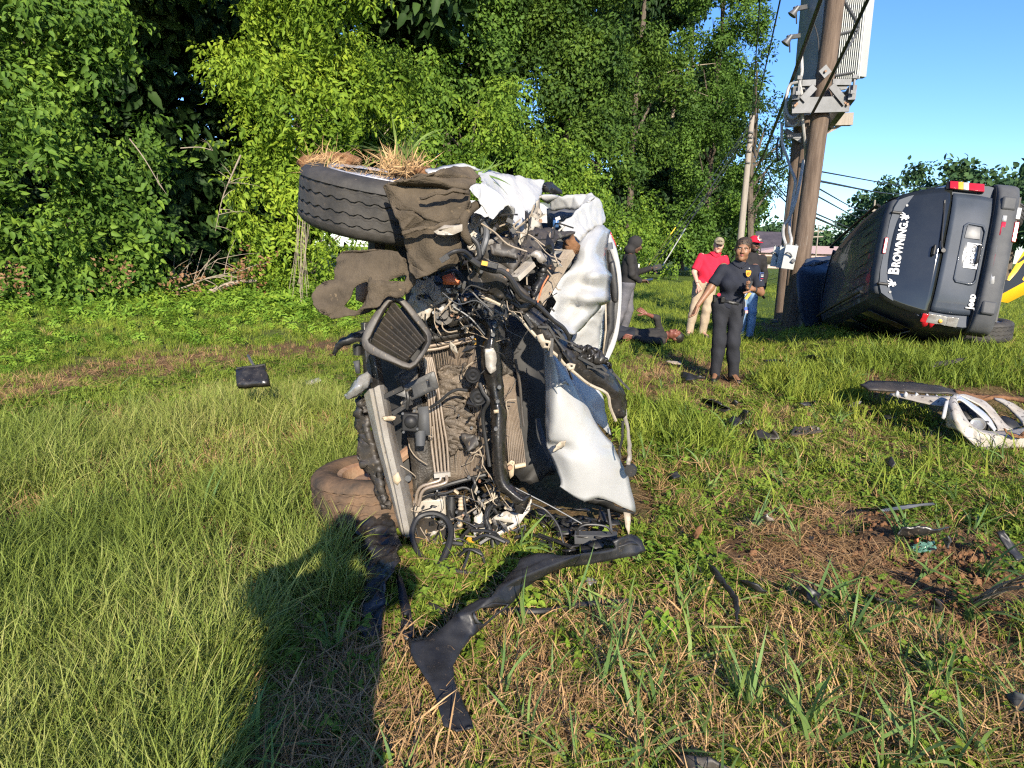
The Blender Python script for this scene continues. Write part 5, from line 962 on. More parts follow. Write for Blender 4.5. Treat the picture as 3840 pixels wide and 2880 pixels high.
# small fittings all over the torn front
def bits(name, m, n, kind):
    b = MB()
    for _ in range(n):
        c, x, y, Y = random.choice((('C', random.uniform(1180, 1560) if random.random() < .7 else random.uniform(560, 1560), random.uniform(-150, 1500), 2.93), ('B', random.uniform(60, 900), random.uniform(480, 1250), 2.6), ('A', random.uniform(1150, 1640), random.uniform(1130, 1650), 2.84), ('E', random.uniform(640, 1250), random.uniform(215, 500), 2.88)))
        p = PC(c, x, y, Y+random.uniform(-.03, .06)); d = Vector((random.uniform(-1, 1), random.uniform(-.3, .3), random.uniform(-1, 1))).normalized()
        if kind == 0: b.disc(p, (random.uniform(-.3, .3), -1, random.uniform(-.3, .3)), random.uniform(.004, .009), .012, 6)
        elif kind == 1: b.box(p, (random.uniform(.008, .028), random.uniform(.008, .02), random.uniform(.006, .02)), Matrix.Rotation(random.random()*3, 3, 'Y'))
        elif kind == 2: L = random.uniform(.06, .22); b.tube([p-d*L/2, p-d*L*.15+Vector((random.uniform(-.03, .03), -.015, random.uniform(-.03, .03))), p+d*L*.2+Vector((random.uniform(-.03, .03), -.01, random.uniform(-.03, .03))), p+d*L/2], random.uniform(.0015, .004), 5, 3)
        else: w = Vector((-d.z, 0, d.x))*random.uniform(.006, .025); L = random.uniform(.02, .09); b.add([p-d*L/2, p+w, p+d*L/2, p-w*.6, p+Vector((0, -.01, 0))], [(0, 1, 4), (1, 2, 4), (2, 3, 4), (3, 0, 4)])
    tag(b.build(name, M[m], WR, smooth=False), kind='stuff')
bits('bolts', 'galv', 36, 0); bits('bolts', 'rust', 20, 0); bits('connectors', 'black', 36, 1); bits('connectors', 'tape_white', 6, 1); bits('connectors', 'tan', 7, 1); bits('fine_wiring', 'cable', 40, 2); bits('fine_wiring', 'galv', 6, 2); bits('torn_flakes', 'black_wet', 50, 3); bits('torn_flakes', 'white_dirty', 18, 3); bits('torn_flakes', 'alu', 16, 3); bits('straw_bits', 'twig', 50, 2)
# ------------------------------------------------------------------ the dark SUV on its left side
fw = Vector((math.sin(R(13)), math.cos(R(13)), -.235)).normalized(); rt_ = Vector((.115, 0, .993)); rt_ = (rt_-fw*rt_.dot(fw)).normalized(); upv = rt_.cross(fw)
an = PC('G', 1405, 760, 7.9); SM = basis(an, rt_, fw, upv) @ Matrix.Translation((0, 0, -1.05))
JP = empty('overturned_suv', (an.x, an.y+1.5, .15)); tag(JP, 'dark navy SUV lying on its driver side against the utility poles, rear facing the viewer', 'car')
def jl(x, y, z): return SM @ Vector((x, y, z))
def jb(name, mb, m, parent=None, bevel=0, smooth=True):
    mb.v = [SM @ v for v in mb.v]; return mb.build(name, M[m] if isinstance(m, str) else m, parent or JP, smooth, bevel)
def js(name, rows, m, parent=None, n=4, th=.006, amp=0, sc=6): return sheet(name, [[jl(*p) for p in r] for r in rows], M[m], parent or JP, n, amp, sc, th)
def jp(name, o_, m, parent=None, th=.006, holes=(), sm=0, cuts=0, amp=0, bevel=0):
    f = lambda l: (smoothloop([jl(*p) for p in l], sm) if sm else [jl(*p) for p in l]); return plate(name, f(o_), M[m], parent or JP, th, [f(h) for h in holes], cuts, amp, bevel=bevel)
def prof(y, w, zb, zt, wt_, belt=1.06, r=.10):
    """half profile going round: floor, bulging side, belt, tumblehome, roof"""
    h = [(w*.80, zb), (w*.95, zb+.06), (w, zb+.25), (w*1.0, belt-.22), (w*.975, belt), (wt_+.035, zt-.14), (wt_-.02, zt-.045), (wt_-.12, zt-.008), (wt_*.5, zt+.012)]
    return [Vector((x, y, z)) for x, z in h]+[Vector((-x, y, z)) for x, z in h[::-1]]
secs = [prof(.05, .86, .42, 1.66, .60), prof(.16, .90, .40, 1.70, .63), prof(.45, .915, .38, 1.735, .65), prof(1.2, .92, .36, 1.755, .665), prof(2.1, .91, .36, 1.75, .64), prof(2.75, .88, .36, 1.70, .60)]
b = MB(); k = len(secs[0]); v = [p for s in secs for p in s]; f = [(i*k+j, i*k+(j+1) % k, (i+1)*k+(j+1) % k, (i+1)*k+j) for i in range(len(secs)-1) for j in range(k)]; f += [tuple(range(k))[::-1], tuple((len(secs)-1)*k+j for j in range(k))]; b.add(v, f); jb('body', b, 'suv')
b = MB(); ns = [[Vector((x, y, z)) for x, z in ((.80, .38), (.90, .55), (.90, .95), (.84, 1.08), (.5, 1.14), (-.5, 1.14), (-.84, 1.08), (-.90, .95), (-.90, .55), (-.80, .38))] for y in (2.76, 3.0, 3.35, 3.6)]
k = 10; b.add([p for s in ns for p in s], [(i*k+j, i*k+(j+1) % k, (i+1)*k+(j+1) % k, (i+1)*k+j) for i in range(3) for j in range(k)]+[tuple(range(k))[::-1], tuple(30+j for j in range(k))]); jb('front_body', b, 'suv', bevel=.03)
js('windscreen', [[(-.6, 2.74, 1.70), (0, 2.75, 1.74), (.6, 2.74, 1.70)], [(-.72, 3.4, 1.12), (0, 3.45, 1.15), (.72, 3.4, 1.12)]], 'glass')
for s in (-1, 1):
    for y0, y1 in ((.35, 1.15), (1.25, 2.0), (2.08, 2.75)): js('side_window', [[(s*.925, y0, 1.09), (s*.925, y1, 1.09)], [(s*.735, y0+(.12 if y0 < .5 else 0), 1.60), (s*.74, y1, 1.61)]], 'glass', n=2)
for k in range(7): jb('roof_rib', MB().bar(Vector((-.42+.14*k, .35, 1.764)), Vector((-.42+.14*k, 2.6, 1.74)), .012, .006, Vector((0, 0, 1))), 'suv')
for s in (-1, 1): jb('roof_rail', MB().tube([Vector((s*.56, .3, 1.76)), Vector((s*.56, .42, 1.80)), Vector((s*.565, 2.3, 1.81)), Vector((s*.56, 2.45, 1.76))], .018, 8, 3), 'trim')
# tailgate
js('tailgate', [[(-.70, .03, .56), (-.4, -.005, .55), (.4, -.005, .55), (.70, .03, .56)], [(-.72, .02, .80), (-.4, -.03, .80), (.4, -.03, .80), (.72, .02, .80)], [(-.72, .03, 1.05), (-.4, -.02, 1.05), (.4, -.02, 1.05), (.72, .03, 1.05)]], 'suv', n=5, th=.02)
js('rear_window', [[(-.80, .035, 1.065), (-.4, -.012, 1.06), (.4, -.012, 1.06), (.80, .035, 1.065)], [(-.74, .045, 1.35), (-.35, .02, 1.35), (.35, .02, 1.35), (.74, .045, 1.35)], [(-.645, .08, 1.615), (-.3, .06, 1.63), (.3, .06, 1.63), (.645, .08, 1.615)]], 'glass', n=5, th=.01)
js('spoiler', [[(-.59, .095, 1.628), (-.3, .06, 1.642), (.3, .06, 1.642), (.59, .095, 1.628)], [(-.585, .12, 1.67), (-.3, .085, 1.70), (.3, .085, 1.70), (.585, .12, 1.67)], [(-.57, .2, 1.70), (-.3, .18, 1.735), (.3, .18, 1.735), (.57, .2, 1.70)]], 'spoiler', n=4, th=.015)
jb('brake_light', MB().box((.0, .052, 1.672), (.20, .03, .04)), 'redlens', bevel=.008)
for x in (-.47, .42): jb('glass_hinge', MB().box((x, .055, 1.615), (.035, .05, .12)), 'trim', bevel=.012)
WX = SM.to_3x3(); tx = (WX @ Vector((1, .0, 0))).normalized(); tz = (WX @ Vector((0, .20, .98))).normalized(); tn = tx.cross(tz); tz = tn.cross(tx)
def jt(name, body, p, size, m, parent=None, **k): return text(name, body, basis(jl(*p), tx, tz, tn), size, M[m] if isinstance(m, str) else m, parent or JP, **k)
jt('window_letters', 'B', (-.305, .022, 1.525), .155, 'print_white', bold=.006, sx=.95); jt('window_letters', 'ROWNING.', (.035, .022, 1.518), .118, 'print_white', bold=.005, sx=.93)
def buck(x, fl):
    o_ = [(-.01, -.045), (.02, -.03), (.012, -.008), (.035, .002), (.05, .03), (.04, .032), (.03, .015), (.02, .012), (.028, .042), (.018, .045), (.010, .02), (.0, .018), (-.005, .045), (-.016, .042), (-.012, .018), (-.03, .03), (-.045, .022), (-.03, .012), (-.02, -.002), (-.035, -.012), (-.03, -.03), (-.015, -.02), (-.02, -.04)]
    B_ = basis(jl(x, .028, 1.525), tx, tz, tn); plate('window_emblem', [B_ @ Vector((a*fl*1.15, q*1.15, 0)) for a, q in o_], M['print_white'], JP, .003, smooth=False)
buck(-.455, 1); buck(.375, 1)
jb('wiper', MB().tube([Vector((.02, -.045, 1.07)), Vector((.1, -.05, 1.10)), Vector((.58, -.01, 1.13))], [.014, .01, .007], 8, 3).bar(Vector((.12, -.035, 1.105)), Vector((.62, -.0, 1.135)), .012, .014).disc((.0, -.045, 1.065), (0, 1, 0), .025, .03, 14), 'trim')
jb('glass_handle', MB().tube([Vector((-.06, -.03, 1.16)), Vector((-.06, -.065, 1.165)), Vector((.04, -.065, 1.165)), Vector((.04, -.03, 1.16))], .014, 8, 2), 'trim'); jb('tailgate_handle', MB().tube([Vector((-.10, -.03, .705)), Vector((-.09, -.075, .70)), Vector((.09, -.075, .70)), Vector((.10, -.03, .705))], [.012, .016, .016, .012], 8, 3), 'trim')
for x in (-.56, .52): jb('washer_plug', MB().disc((x, .05, 1.52), (0, 1, 0), .014, .02, 12), 'galv')
# number plate recess and plate
ro = [(-.37, -.042, .72), (-.36, -.042, .68), (-.32, -.040, .655), (.30, -.040, .655), (.36, -.042, .69), (.37, -.042, .86), (.33, -.040, .90), (-.32, -.040, .90), (-.36, -.042, .87)]
rin = [(x*.93, y-.002, .778+(z-.778)*.86) for x, y, z in ro]
jp('plate_surround', ro, 'suv', th=.03, holes=[rin], bevel=.008); jp('plate_recess', [(x, -.030, z) for x, y, z in rin], 'suv_grey', th=.004); jp('plate_step', [(.18, -.046, .70), (.33, -.046, .72), (.33, -.046, .86), (.18, -.046, .87)], 'galv', th=.012, bevel=.004)
npl = jb('number_plate', MB().box((-.02, -.048, .752), (.305, .006, .152)), 'plate', bevel=.004)
jt('plate_number', 'JEB', (-.095, -.0535, .752), .105, 'print_grey', npl, sx=.62, bold=.001); jt('plate_number', '650', (.073, -.0535, .752), .105, 'print_grey', npl, sx=.62, bold=.001); jb('plate_seal', MB().lathe((-.012, -.0545, .752), (0, 1, 0), [(.020, 0), (.026, .002), (.026, -.002), (.020, 0)], 20), 'print_grey', npl)
jt('plate_caption', 'MISSOURI', (-.02, -.0535, .813), .026, 'print_grey', npl, sx=.9); jt('plate_caption', 'JEFFERSON', (-.02, -.0535, .690), .022, 'print_grey', npl)
jt('tailgate_letters', 'Jeep', (-.555, -.028, .66), .105, 'print_white', bold=.003)
# lamps
for s, whole in ((1, True), (-1, False)):
    def q(a, z, o=.0):
        a = .765+(a-.74)*.62; return (s*a, .018+(a-.74)*.2-o, z)
    strips = [(1.11, 1.02, 'redlens'), (1.02, .965, 'amber'), (.965, .905, 'tape_white'), (.905, .74, 'redlens')] if whole else [(1.135, 1.07, 'redlens'), (1.07, .86, 'lens'), (.86, .74, 'lens')]
    L0 = jp('tail_lamp', [q(.735, .735, .0), q(.915, .745, -.02), q(.905, 1.13, -.02), q(.735, 1.145, .0)], 'trim', th=.03)
    for z1, z0, m in strips: jp('lamp_lens', [q(.74, z0, .03), q(.91, z0, .01), q(.90, z1, .01), q(.74, z1, .03)], m, L0, th=.02, bevel=.003, cuts=0 if whole else 2, amp=0 if whole else .008)
for pz, sx_ in ((1.10, .05), (1.02, .03)): jp('broken_lens', [(-.80, .02, pz), (-.86, .03, pz+.02), (-.93, .06, pz-.01), (-.90, .04, pz-sx_), (-.84, .02, pz-.06)], 'redlens', th=.006)
jb('bulb', MB().lathe((-.83, .03, .93), (0, -1, 0), [(0, .04), (.02, .035), (.028, .015), (.022, 0)], 14), 'amber')
# bumper
bs = lambda z, o: [(-.90, .22, z), (-.86, .02-o*.4, z), (-.6, -.075-o, z), (0, -.095-o, z), (.6, -.075-o, z), (.86, .02-o*.4, z), (.90, .22, z)]
js('bumper', [bs(.60, -.06), bs(.59, .01), bs(.55, .03), bs(.45, .03), bs(.40, .0), bs(.37, -.06)], 'suv_grey', n=4, th=.02, amp=.003)
js('bumper_top', [bs(.615, -.10), bs(.605, -.03)], 'trim', n=4, th=.02)
for s in (-1, 1): jb('bumper_guard', MB().box((s*.62, -.115, .505), (.16, .05, .15)), 'suv_grey', bevel=.022)
for x0, x1, m in ((.47, .40, 'tape_white'), (.395, .235, 'tape_red'), (.23, .02, 'tape_white'), (.015, -.14, 'tape_red'), (-.145, -.34, 'tape_white')): js('reflective_tape', [[(x0, -.133, .55), (x1, -.134, .55)], [(x0, -.134, .505), (x1, -.135, .505)]], m, n=2, th=.003)
jb('fog_lamp', MB().box((.30, -.10, .385), (.24, .05, .05)), 'redlens', bevel=.01); jb('reverse_lamp', MB().box((.52, -.09, .385), (.14, .05, .05)), 'tape_white', bevel=.01)
MB_ = MB(); MB_.box((0, 1.2, .40), (1.5, 2.4, .12)); MB_.tube([Vector((-.7, .75, .36)), Vector((.7, .75, .36))], .06, 10, 1); MB_.tube([Vector((-.2, .05, .33)), Vector((-.3, .5, .33)), Vector((-.3, 1.6, .33))], .035, 8, 2); jb('underbody', MB_, 'dark')
make_wheel(jl(.76, .78, .34), (SM.to_3x3() @ Vector((1, 0, 0))), parent=JP, r=.37, w=.245); make_wheel(jl(.76, 3.1, .36), (SM.to_3x3() @ Vector((1, 0, 0))), parent=JP, r=.37); make_wheel(jl(-.78, 3.1, .36), (SM.to_3x3() @ Vector((-1, 0, 0))), parent=JP, r=.37)
wc_ = PC('G', 1690, 1405, 8.15); make_wheel(wc_, Vector((.06, .03, -1)), parent=JP, r=.37, w=.24)
# sprung bonnet against the pole
sheet('bonnet', [pts('G', '262,830,11.3 330,815,11.5 430,800,11.7 545,780,11.9'), pts('G', '222,900,11.0 320,890,11.2 420,890,11.4 540,880,11.7'), pts('G', '195,960,10.9 300,960,11.0 410,960,11.2 535,950,11.5'), pts('G', '205,1150,10.8 300,1150,10.9 410,1150,11.1 520,1150,11.4'), pts('G', '222,1290,10.8 310,1290,10.9 410,1290,11.0 490,1290,11.2'), pts('G', '270,1395,10.8 340,1395,10.9 420,1395,11.0 470,1395,11.1')], M['suv'], JP, n=4, amp=.02, sc=3, th=.03)
for k, s in enumerate(('250,880,10.9 330,850,10.95 420,835,11.0 490,822,11.1 440,855,11.0 340,880,10.95',)): wp('torn_edge', 'G', s, 'galv', .02, cuts=2, amp=.02, parent=JP)
jp('torn_window_seal', [(-.93, .4, 1.10), (-.93, 1.1, 1.10), (-.95, 1.15, 1.14), (-.95, .4, 1.14)], 'galv', th=.01)
# ------------------------------------------------------------------ chevron sign knocked over behind it
q0 = [PC('G', *a) for a in ((1820, 1165, 9.0), (1945, 1185, 9.05), (2110, 1100, 9.1), (2420, 880, 9.3), (2400, 560, 9.4), (2079, 755, 9.2), (1990, 900, 9.1))]
cs = empty('chevron_sign', q0[0]); tag(cs, 'yellow chevron road sign with black arrow knocked over behind the SUV bumper', 'road sign'); nrm = (q0[1]-q0[0]).cross(q0[4]-q0[0]).normalized(); nrm = nrm if nrm.y < 0 else -nrm
q0 = [(lambda d: Vector((0, 0, CAM_Z))+d*((q0[0]-Vector((0, 0, CAM_Z))).dot(nrm)/d.dot(nrm)))(q-Vector((0, 0, CAM_Z))) for q in q0]
plate('sign_panel', q0, M['yellow'], cs, .006)
for nm, s in (('arrow', ((1840, 1140), (1905, 985), (1955, 1003), (2020, 930), (2110, 800), (2160, 830), (2060, 990), (2080, 1010))), ('arrow', ((2020, 850), (2079, 790), (2200, 720), (2150, 800), (2079, 825), (2030, 855)))):
    e1 = (q0[1]-q0[0]); 
    def onplane(x, y):
        d = ray(*px('G', x, y)); o_ = Vector((0, 0, CAM_Z)); t = (q0[0]-o_).dot(nrm)/d.dot(nrm); return o_+d*t+nrm*.006
    plate(nm, [onplane(x, y) for x, y in s], M['sign_black'], cs, .003, smooth=False)
MB().bar(PC('G', 2100, 1010, 9.3), PC('G', 2250, 1450, 9.5), .06, .06).build('sign_post', M['galv'], cs)
# ------------------------------------------------------------------ utility poles and transformer
def pole(name, label, base, top, r0, r1, m, cat='utility pole', group=None):
    root = empty(name, base); tag(root, label, cat, group); MB().tube([base, Vector(base).lerp(Vector(top), .5), top], [r0, (r0+r1)/2, r1], 16, 2).build('shaft', M[m], root); return root
YP = 12.4
def up(u, v, Y=YP): return P(u, v, Y)
b0 = up(1711, 702); b0.z = float(H(b0.x, b0.y))-.1; t0 = up(1826, -160)
P1 = pole('utility_pole', 'thick weathered wooden pole in front, carrying the transformer platform', b0, t0, .165, .15, 'polewood', group='wooden poles of the transformer platform')
b1 = up(1690, 675, 14.3); b1.z = float(H(b1.x, b1.y))-.1; t1 = up(1775, -160, 14.3)
P2 = pole('utility_pole', 'second wooden pole standing behind the thick one, carrying the grey cabinets', b1, t1, .165, .14, 'polewood', group='wooden poles of the transformer platform')
b2 = up(1700, 690, 13.2); b2.z = float(H(b2.x, b2.y))-.1
pv = empty('conduit_riser', b2); tag(pv, 'brown conduit riser rising between the two thick wooden poles', 'conduit'); MB().tube([b2, up(1713, 560, 13.2), up(1728, 400, 13.2), up(1745, 250, 13.2)], [.10, .085, .08, .075], 12, 3).build('riser_pipe', M['polewood'], pv)
MB().box(PC('H', 815, 635, 12.18), (.16, .02, .16), Matrix.Rotation(R(45), 3, 'Y')).build('washer_plate', M['galv'], P1); MB().disc(PC('H', 815, 635, 12.15), (0, 1, 0), .02, .06, 10).build('bolt', M['rust'], P1); wp('metal_tag', 'H', '735,885,12.18 775,850,12.18 800,865,12.18 790,900,12.18 765,910,12.18', 'galv', .01, cuts=0, amp=0, parent=P1)
# transformer
TR_ = empty('transformer', up(1765, 170)); tag(TR_, 'grey pole-mounted transformer with cooling fins, cropped by the top of the photo', 'transformer')
tk = [up(1733, 172, 12.9), up(1768, 180, 12.55), up(1790, 172, 12.6)]; tt = [up(1760, -140, 12.9), up(1790, -150, 12.55), up(1812, -150, 12.6)]
b = MB(); bk = [Vector((p.x+.25, p.y+1.0, p.z)) for p in tk]; btt = [Vector((p.x+.25, p.y+1.0, p.z)) for p in tt]
q = tk+bk[::-1]; r_ = tt+btt[::-1]; k = 6; b.add(q+r_, [(i, (i+1) % k, k+(i+1) % k, k+i) for i in range(k)]+[tuple(range(k))[::-1], tuple(range(k, 2*k))]); b.build('tank', M['tank'], TR_, bevel=.02)
MB().bar(up(1777, 175, 12.5), up(1812, -140, 12.5), .10, .03).build('tank_edge', M['boxgrey'], TR_)
for i in range(12):
    t = i/11; u0, u1 = 1797+48*t, 1823+46*t; a = P(u0+2, 174, 12.62); c = P(u1+9, -130, 12.62)
    MB().bar(a, c, .013, .28, Vector((0, 1, 0))).build('cooling_fin', M['boxgrey'], TR_)
a = P(1847, 166, 12.7); c = P(1878, -140, 12.7); 
for i in range(4): MB().bar(P(1849+5*i, 168, 12.6+.01*i), P(1879+6*i, -140, 12.6+.01*i), .05, .22-.03*i, Vector((0, 1, 0))).build('end_panel', M['tank'], TR_)
for s in ('985,0,12.45 1085,160,12.45 1120,240,12.45', '1115,270,12.45 960,530,12.45 900,640,12.45', '945,300,12.45 1115,262,12.45', '890,672,12.45 1070,640,12.45'): MB().tube(pts('H', s), .018, 6, 1).build('brace', M['galv'], TR_)
wt('dark_cable', 'H', '700,160,12.6 745,300,12.5 760,420,12.45 755,560,12.45 730,680,12.45', .012, 'cable', parent=TR_)
for c1, c2 in (((500, 90), (560, 130)), ((440, 345), (500, 380))):
    lm = empty('floodlight', PC('H', c1[0]+60, c1[1], 12.8)); tag(lm, 'upper of the two floodlights on the left of the transformer' if c1[1] < 200 else 'lower of the two floodlights on the left of the transformer', 'floodlight', 'floodlights on the pole platform')
    x, y = c1; MB().lathe(PC('H', x+55, y, 12.7), PC('H', x+20, y+45, 12.72)-PC('H', x+55, y, 12.7), [(.035, -.07), (.045, .0), (.075, .08), (.085, .10), (.075, .105), (.0, .09)], 20).build('lamp_head', M['galv'], lm); MB().bar(PC('H', x+40, y-10, 12.8), PC('H', x+150, y-28, 12.9), .06, .08).build('bracket', M['galv'], lm, bevel=.01); MB().tube(pts('H', '%d,%d,12.8 %d,%d,12.75' % (x+60, y+25, x+62, y+120)), .012, 6, 1).build('stem', M['cable'], lm)
# platform of steel channels
PF = empty('steel_platform', up(1760, 260)); tag(PF, 'galvanised steel platform bolted between the wooden poles under the transformer', 'platform')
for s, w, h in (('520,940,12.15 1030,925,12.15', .05, .26), ('600,745,12.3 720,740,12.3', .12, .10), ('870,735,12.3 1035,735,12.3', .12, .10), ('600,790,12.6 720,780,12.6', .1, .10), ('860,790,12.6 1000,770,12.6', .1, .10), ('610,890,12.1 720,770,12.1', .04, .12), ('870,760,12.1 1000,920,12.1', .04, .12), ('560,830,12.0 480,1010,14.4', .12, .20), ('1060,820,12.0 830,1130,14.6', .12, .24), ('590,690,11.95 575,830,11.95', .03, .03), ('1080,680,11.95 1065,820,11.95', .03, .03), ('520,800,13.0 720,800,13.0', .10, .10), ('860,850,13.0 1010,840,13.0', .1, .1), ('600,870,13.2 960,860,13.2', .1, .14)): p = pts('H', s); MB().bar(p[0], p[1], w, h).build('steel_channel', M['galv'], PF)
for x, y in ((590, 690), (575, 828), (1080, 680), (1062, 818)): MB().bar(PC('H', x-22, y, 11.93), PC('H', x+20, y, 11.93), .03, .06).build('channel_flange', M['galv'], PF)
for x, y in ((560, 925), (990, 915), (545, 940), (1010, 930)): MB().disc(PC('H', x, y, 12.1), (0, 1, 0), .022, .06, 10).build('bolt', M['rust'], PF)
CA = empty('wooden_crossarm', PC('H', 900, 1060, 14.2)); tag(CA, 'weathered wooden crossarm on the rear pole below the platform', 'crossarm'); MB().bar(PC('H', 470, 1075, 14.1), PC('H', 1052, 1060, 14.1), .14, .24).build('arm', M['palewood'], CA); MB().bar(PC('H', 985, 1095, 14.15), PC('H', 800, 1195, 14.2), .06, .06).build('brace', M['palewood'], CA); MB().bar(PC('H', 460, 1160, 14.1), PC('H', 650, 1280, 14.1), .05, .10).build('brace', M['galv'], CA); MB().bar(PC('H', 470, 1215, 14.1), PC('H', 610, 1205, 14.1), .08, .1).build('brace', M['galv'], CA)
# conduits and cabinets
for lb, s, r in (('grey conduit looping down from the platform to the cabinets', 'H 605,490,12.3 610,640,12.2 590,740,12.2 620,900,12.2 615,1050,12.3 640,1300,12.6 640,1420,13.0 625,1659,13.2', .028), ('grey conduit hanging in a wide loop under the platform', 'H 580,730,12.6 500,760,12.7 470,900,12.7 480,1010,12.7 540,1050,12.6 590,990,12.5 600,850,12.5 590,760,12.5', .028), ('outer grey conduit loop under the platform', 'H 470,900,12.8 455,1000,12.8 480,1090,12.8 540,1120,12.7 585,1060,12.6 595,900,12.55', .024), ('grey conduit running down the rear pole into the left cabinet top', 'H 430,1100,13.6 435,1280,13.6 475,1390,13.5 510,1500,13.5 548,1600,13.4 545,1659,13.4', .028)):
    c, t = s.split(' ', 1); tag(MB().tube(pts(c, t), r, 8, 4).build('conduit', M['conduit'], None), lb, 'conduit', 'conduits on the poles')
for lb, s, r in (('pale conduit bending into the top of the right cabinet', 'I 650,0,13.4 680,90,13.2 720,200,13.0 700,360,13.0 670,560,12.9 665,680,12.5 682,760,12.2 675,820,12.2', .028), ('pale conduit bending into the top of the middle cabinet', 'I 800,0,13.0 770,180,12.9 720,400,12.8 660,560,12.8 610,640,12.8 605,720,12.4 630,810,12.2', .03), ('black cable clipped down the rear pole left edge', 'I 665,250,13.8 640,420,13.8 625,520,13.8 615,610,13.8', .018)):
    c, t = s.split(' ', 1); tag(MB().tube(pts(c, t), r, 8, 4).build('conduit', M['cable' if 'black' in lb else 'conduit'], None), lb, 'conduit', 'conduits on the poles')
b = MB()
tag(MB().tube(pts('H', '400,1220,13.9 385,1330,13.9 400,1420,13.9 430,1400,13.9 425,1250,13.9'), .02, 6, 3).build('slack_cable', M['cable']), 'slack black cable loop hanging left of the rear pole', 'cable')
def cabinet(lb, x0, x1, y0, y1, Y, lock):
    a, c, d = PC('I', x0, y1, Y), PC('I', x1, y1, Y), PC('I', x0+8, y0, Y); w, h = (c-a).length, (d-a).length; ct = (PC('I', x0, y0, Y)+PC('I', x1, y1, Y))/2
    root = empty('cabinet', ct); tag(root, lb, 'electrical cabinet', 'cabinets on the rear pole'); rot = Matrix.Rotation(R(6), 3, 'Y') @ Matrix.Rotation(R(-22), 3, 'Z')
    MB().box(ct+rot @ Vector((0, w*.55, 0)), (w*.95, w*1.1, h*.97), rot).build('case', M['boxgrey'], root, bevel=.01); MB().box(ct+rot @ Vector((0, -.02, 0)), (w*1.02, .04, h), rot).build('door', M['boxgrey'], root, bevel=.006)
    if lock: p = ct+rot @ Vector((0, -.06, 0)); l_ = MB().tube([p+Vector((-.09, 0, .06)), p+Vector((-.05, -.03, .08)), p+Vector((0, -.03, .05)), p+Vector((.03, -.02, 0))], .014, 8, 3).build('hasp', M['galv'], root); MB().box(p+Vector((.06, -.02, -.07)), (.07, .04, .08), Matrix.Rotation(R(35), 3, 'Y')).build('padlock', M['galv'], root, bevel=.015)
    for s in (-1, 1): MB().bar(ct+rot @ Vector((s*w*.3, -.02, h*.5)), ct+rot @ Vector((s*w*.3, -.02, h*.56)), .03, .03).build('hinge_lug', M['galv'], root)
cabinet('leftmost grey electrical cabinet on the rear pole', 500, 555, 830, 1020, 12.5, True); cabinet('narrow middle grey electrical cabinet with its door edge showing', 560, 625, 822, 1035, 12.3, False); cabinet('right and largest grey electrical cabinet with a padlock', 612, 720, 815, 1045, 12.0, True)
# pale pole with its own wires, small poles far off
b3 = P(1594, 575, 30); b3.z = float(H(b3.x, b3.y))-.1; t3 = P(1625, 250, 30)
P3 = pole('utility_pole', 'pale slender utility pole by the end of the tree line', b3, t3, .17, .11, 'palewood')
for y in (1170, 1215, 1255, 1340, 1440): MB().bar(PC('H', 150-(y-1100)*.11, y, 29.85), PC('H', 185-(y-1100)*.11, y+10, 29.85), .06, .06).build('insulator', M['cable'], P3)
def farpole(lb, u0, v0, u1, v1, Y, cw, r=.14, ncross=1):
    p0 = P(u0, v0, Y); p0.z = float(H(p0.x, p0.y)); p1 = P(u1, v1, Y); root = pole('utility_pole', lb, p0, p1, r, r*.7, 'palewood', group='small distant utility poles')
    for k in range(ncross): c = p0.lerp(p1, .86-.12*k); MB().bar(c+Vector((-cw/2, 0, -cw*.03)), c+Vector((cw/2, 0, cw*.03)), r*1.2, r*1.6).build('crossarm', M['palewood'], root)
farpole('small distant pole with one crossarm standing in the field left of the cabinets', 1632, 565, 1639, 508, 95, .9)
farpole('small distant pole with two crossarms right of the thick pole', 1762, 560, 1769, 486, 85, 1.4, .09, 2)
farpole('small distant pole leaning in front of the wooded rise', 1884, 520, 1890, 432, 70, 1.2, .12, 1)
# overhead wires
def wire(lb, p0, p1, sag, r, cat='cable', grp='overhead wires'):
    m_ = (p0+p1)/2; m_.z -= sag; tag(MB().tube([p0, p0.lerp(m_, .5)+Vector((0, 0, -sag*.22)), m_, p1.lerp(m_, .5)+Vector((0, 0, -sag*.22)), p1], r, 6, 6).build('overhead_wire', M['cable']), lb, cat, grp)
wire('thick black cable slanting down from the top of the photo left of the transformer', PC('H', 800, -60, 9.5), PC('H', 150, 1620, 27), .25, .034)
wire('thick black cable crossing in front of the transformer fins to the thick pole', PC('H', 1230, -80, 9.0), PC('H', 690, 1030, 12.2), .05, .026)
wire('thin black wire left of the floodlights', PC('H', 425, -40, 18), PC('H', 170, 1040, 30), .3, .022); wire('thin black wire beside the tree edge', PC('H', 240, -40, 20), PC('H', 165, 1060, 30), .3, .018)
for i, (lb, a, e) in enumerate((('upper wire on the right of the thick pole', ('I', 960, 110, 14), ('G', 1500, 190, 60)), ('dark lower wire right of the thick pole above the SUV roof', ('I', 945, 200, 14), ('G', 1250, 240, 60)), ('faint wire sloping from the thick pole to the leaning distant pole', ('I', 940, 270, 14), ('G', 830, 400, 69)), ('second faint wire sloping to the leaning distant pole', ('I', 930, 345, 14), ('G', 845, 470, 69)), ('upper of two dark wires meeting the wooded rise', ('I', 910, 510, 14), ('G', 840, 560, 68)), ('lower of two dark wires meeting the wooded rise', ('I', 905, 548, 14), ('G', 840, 600, 68)))): wire(lb, PC(*a), PC(*e), .35, .016 if i not in (1, 5) else .024)
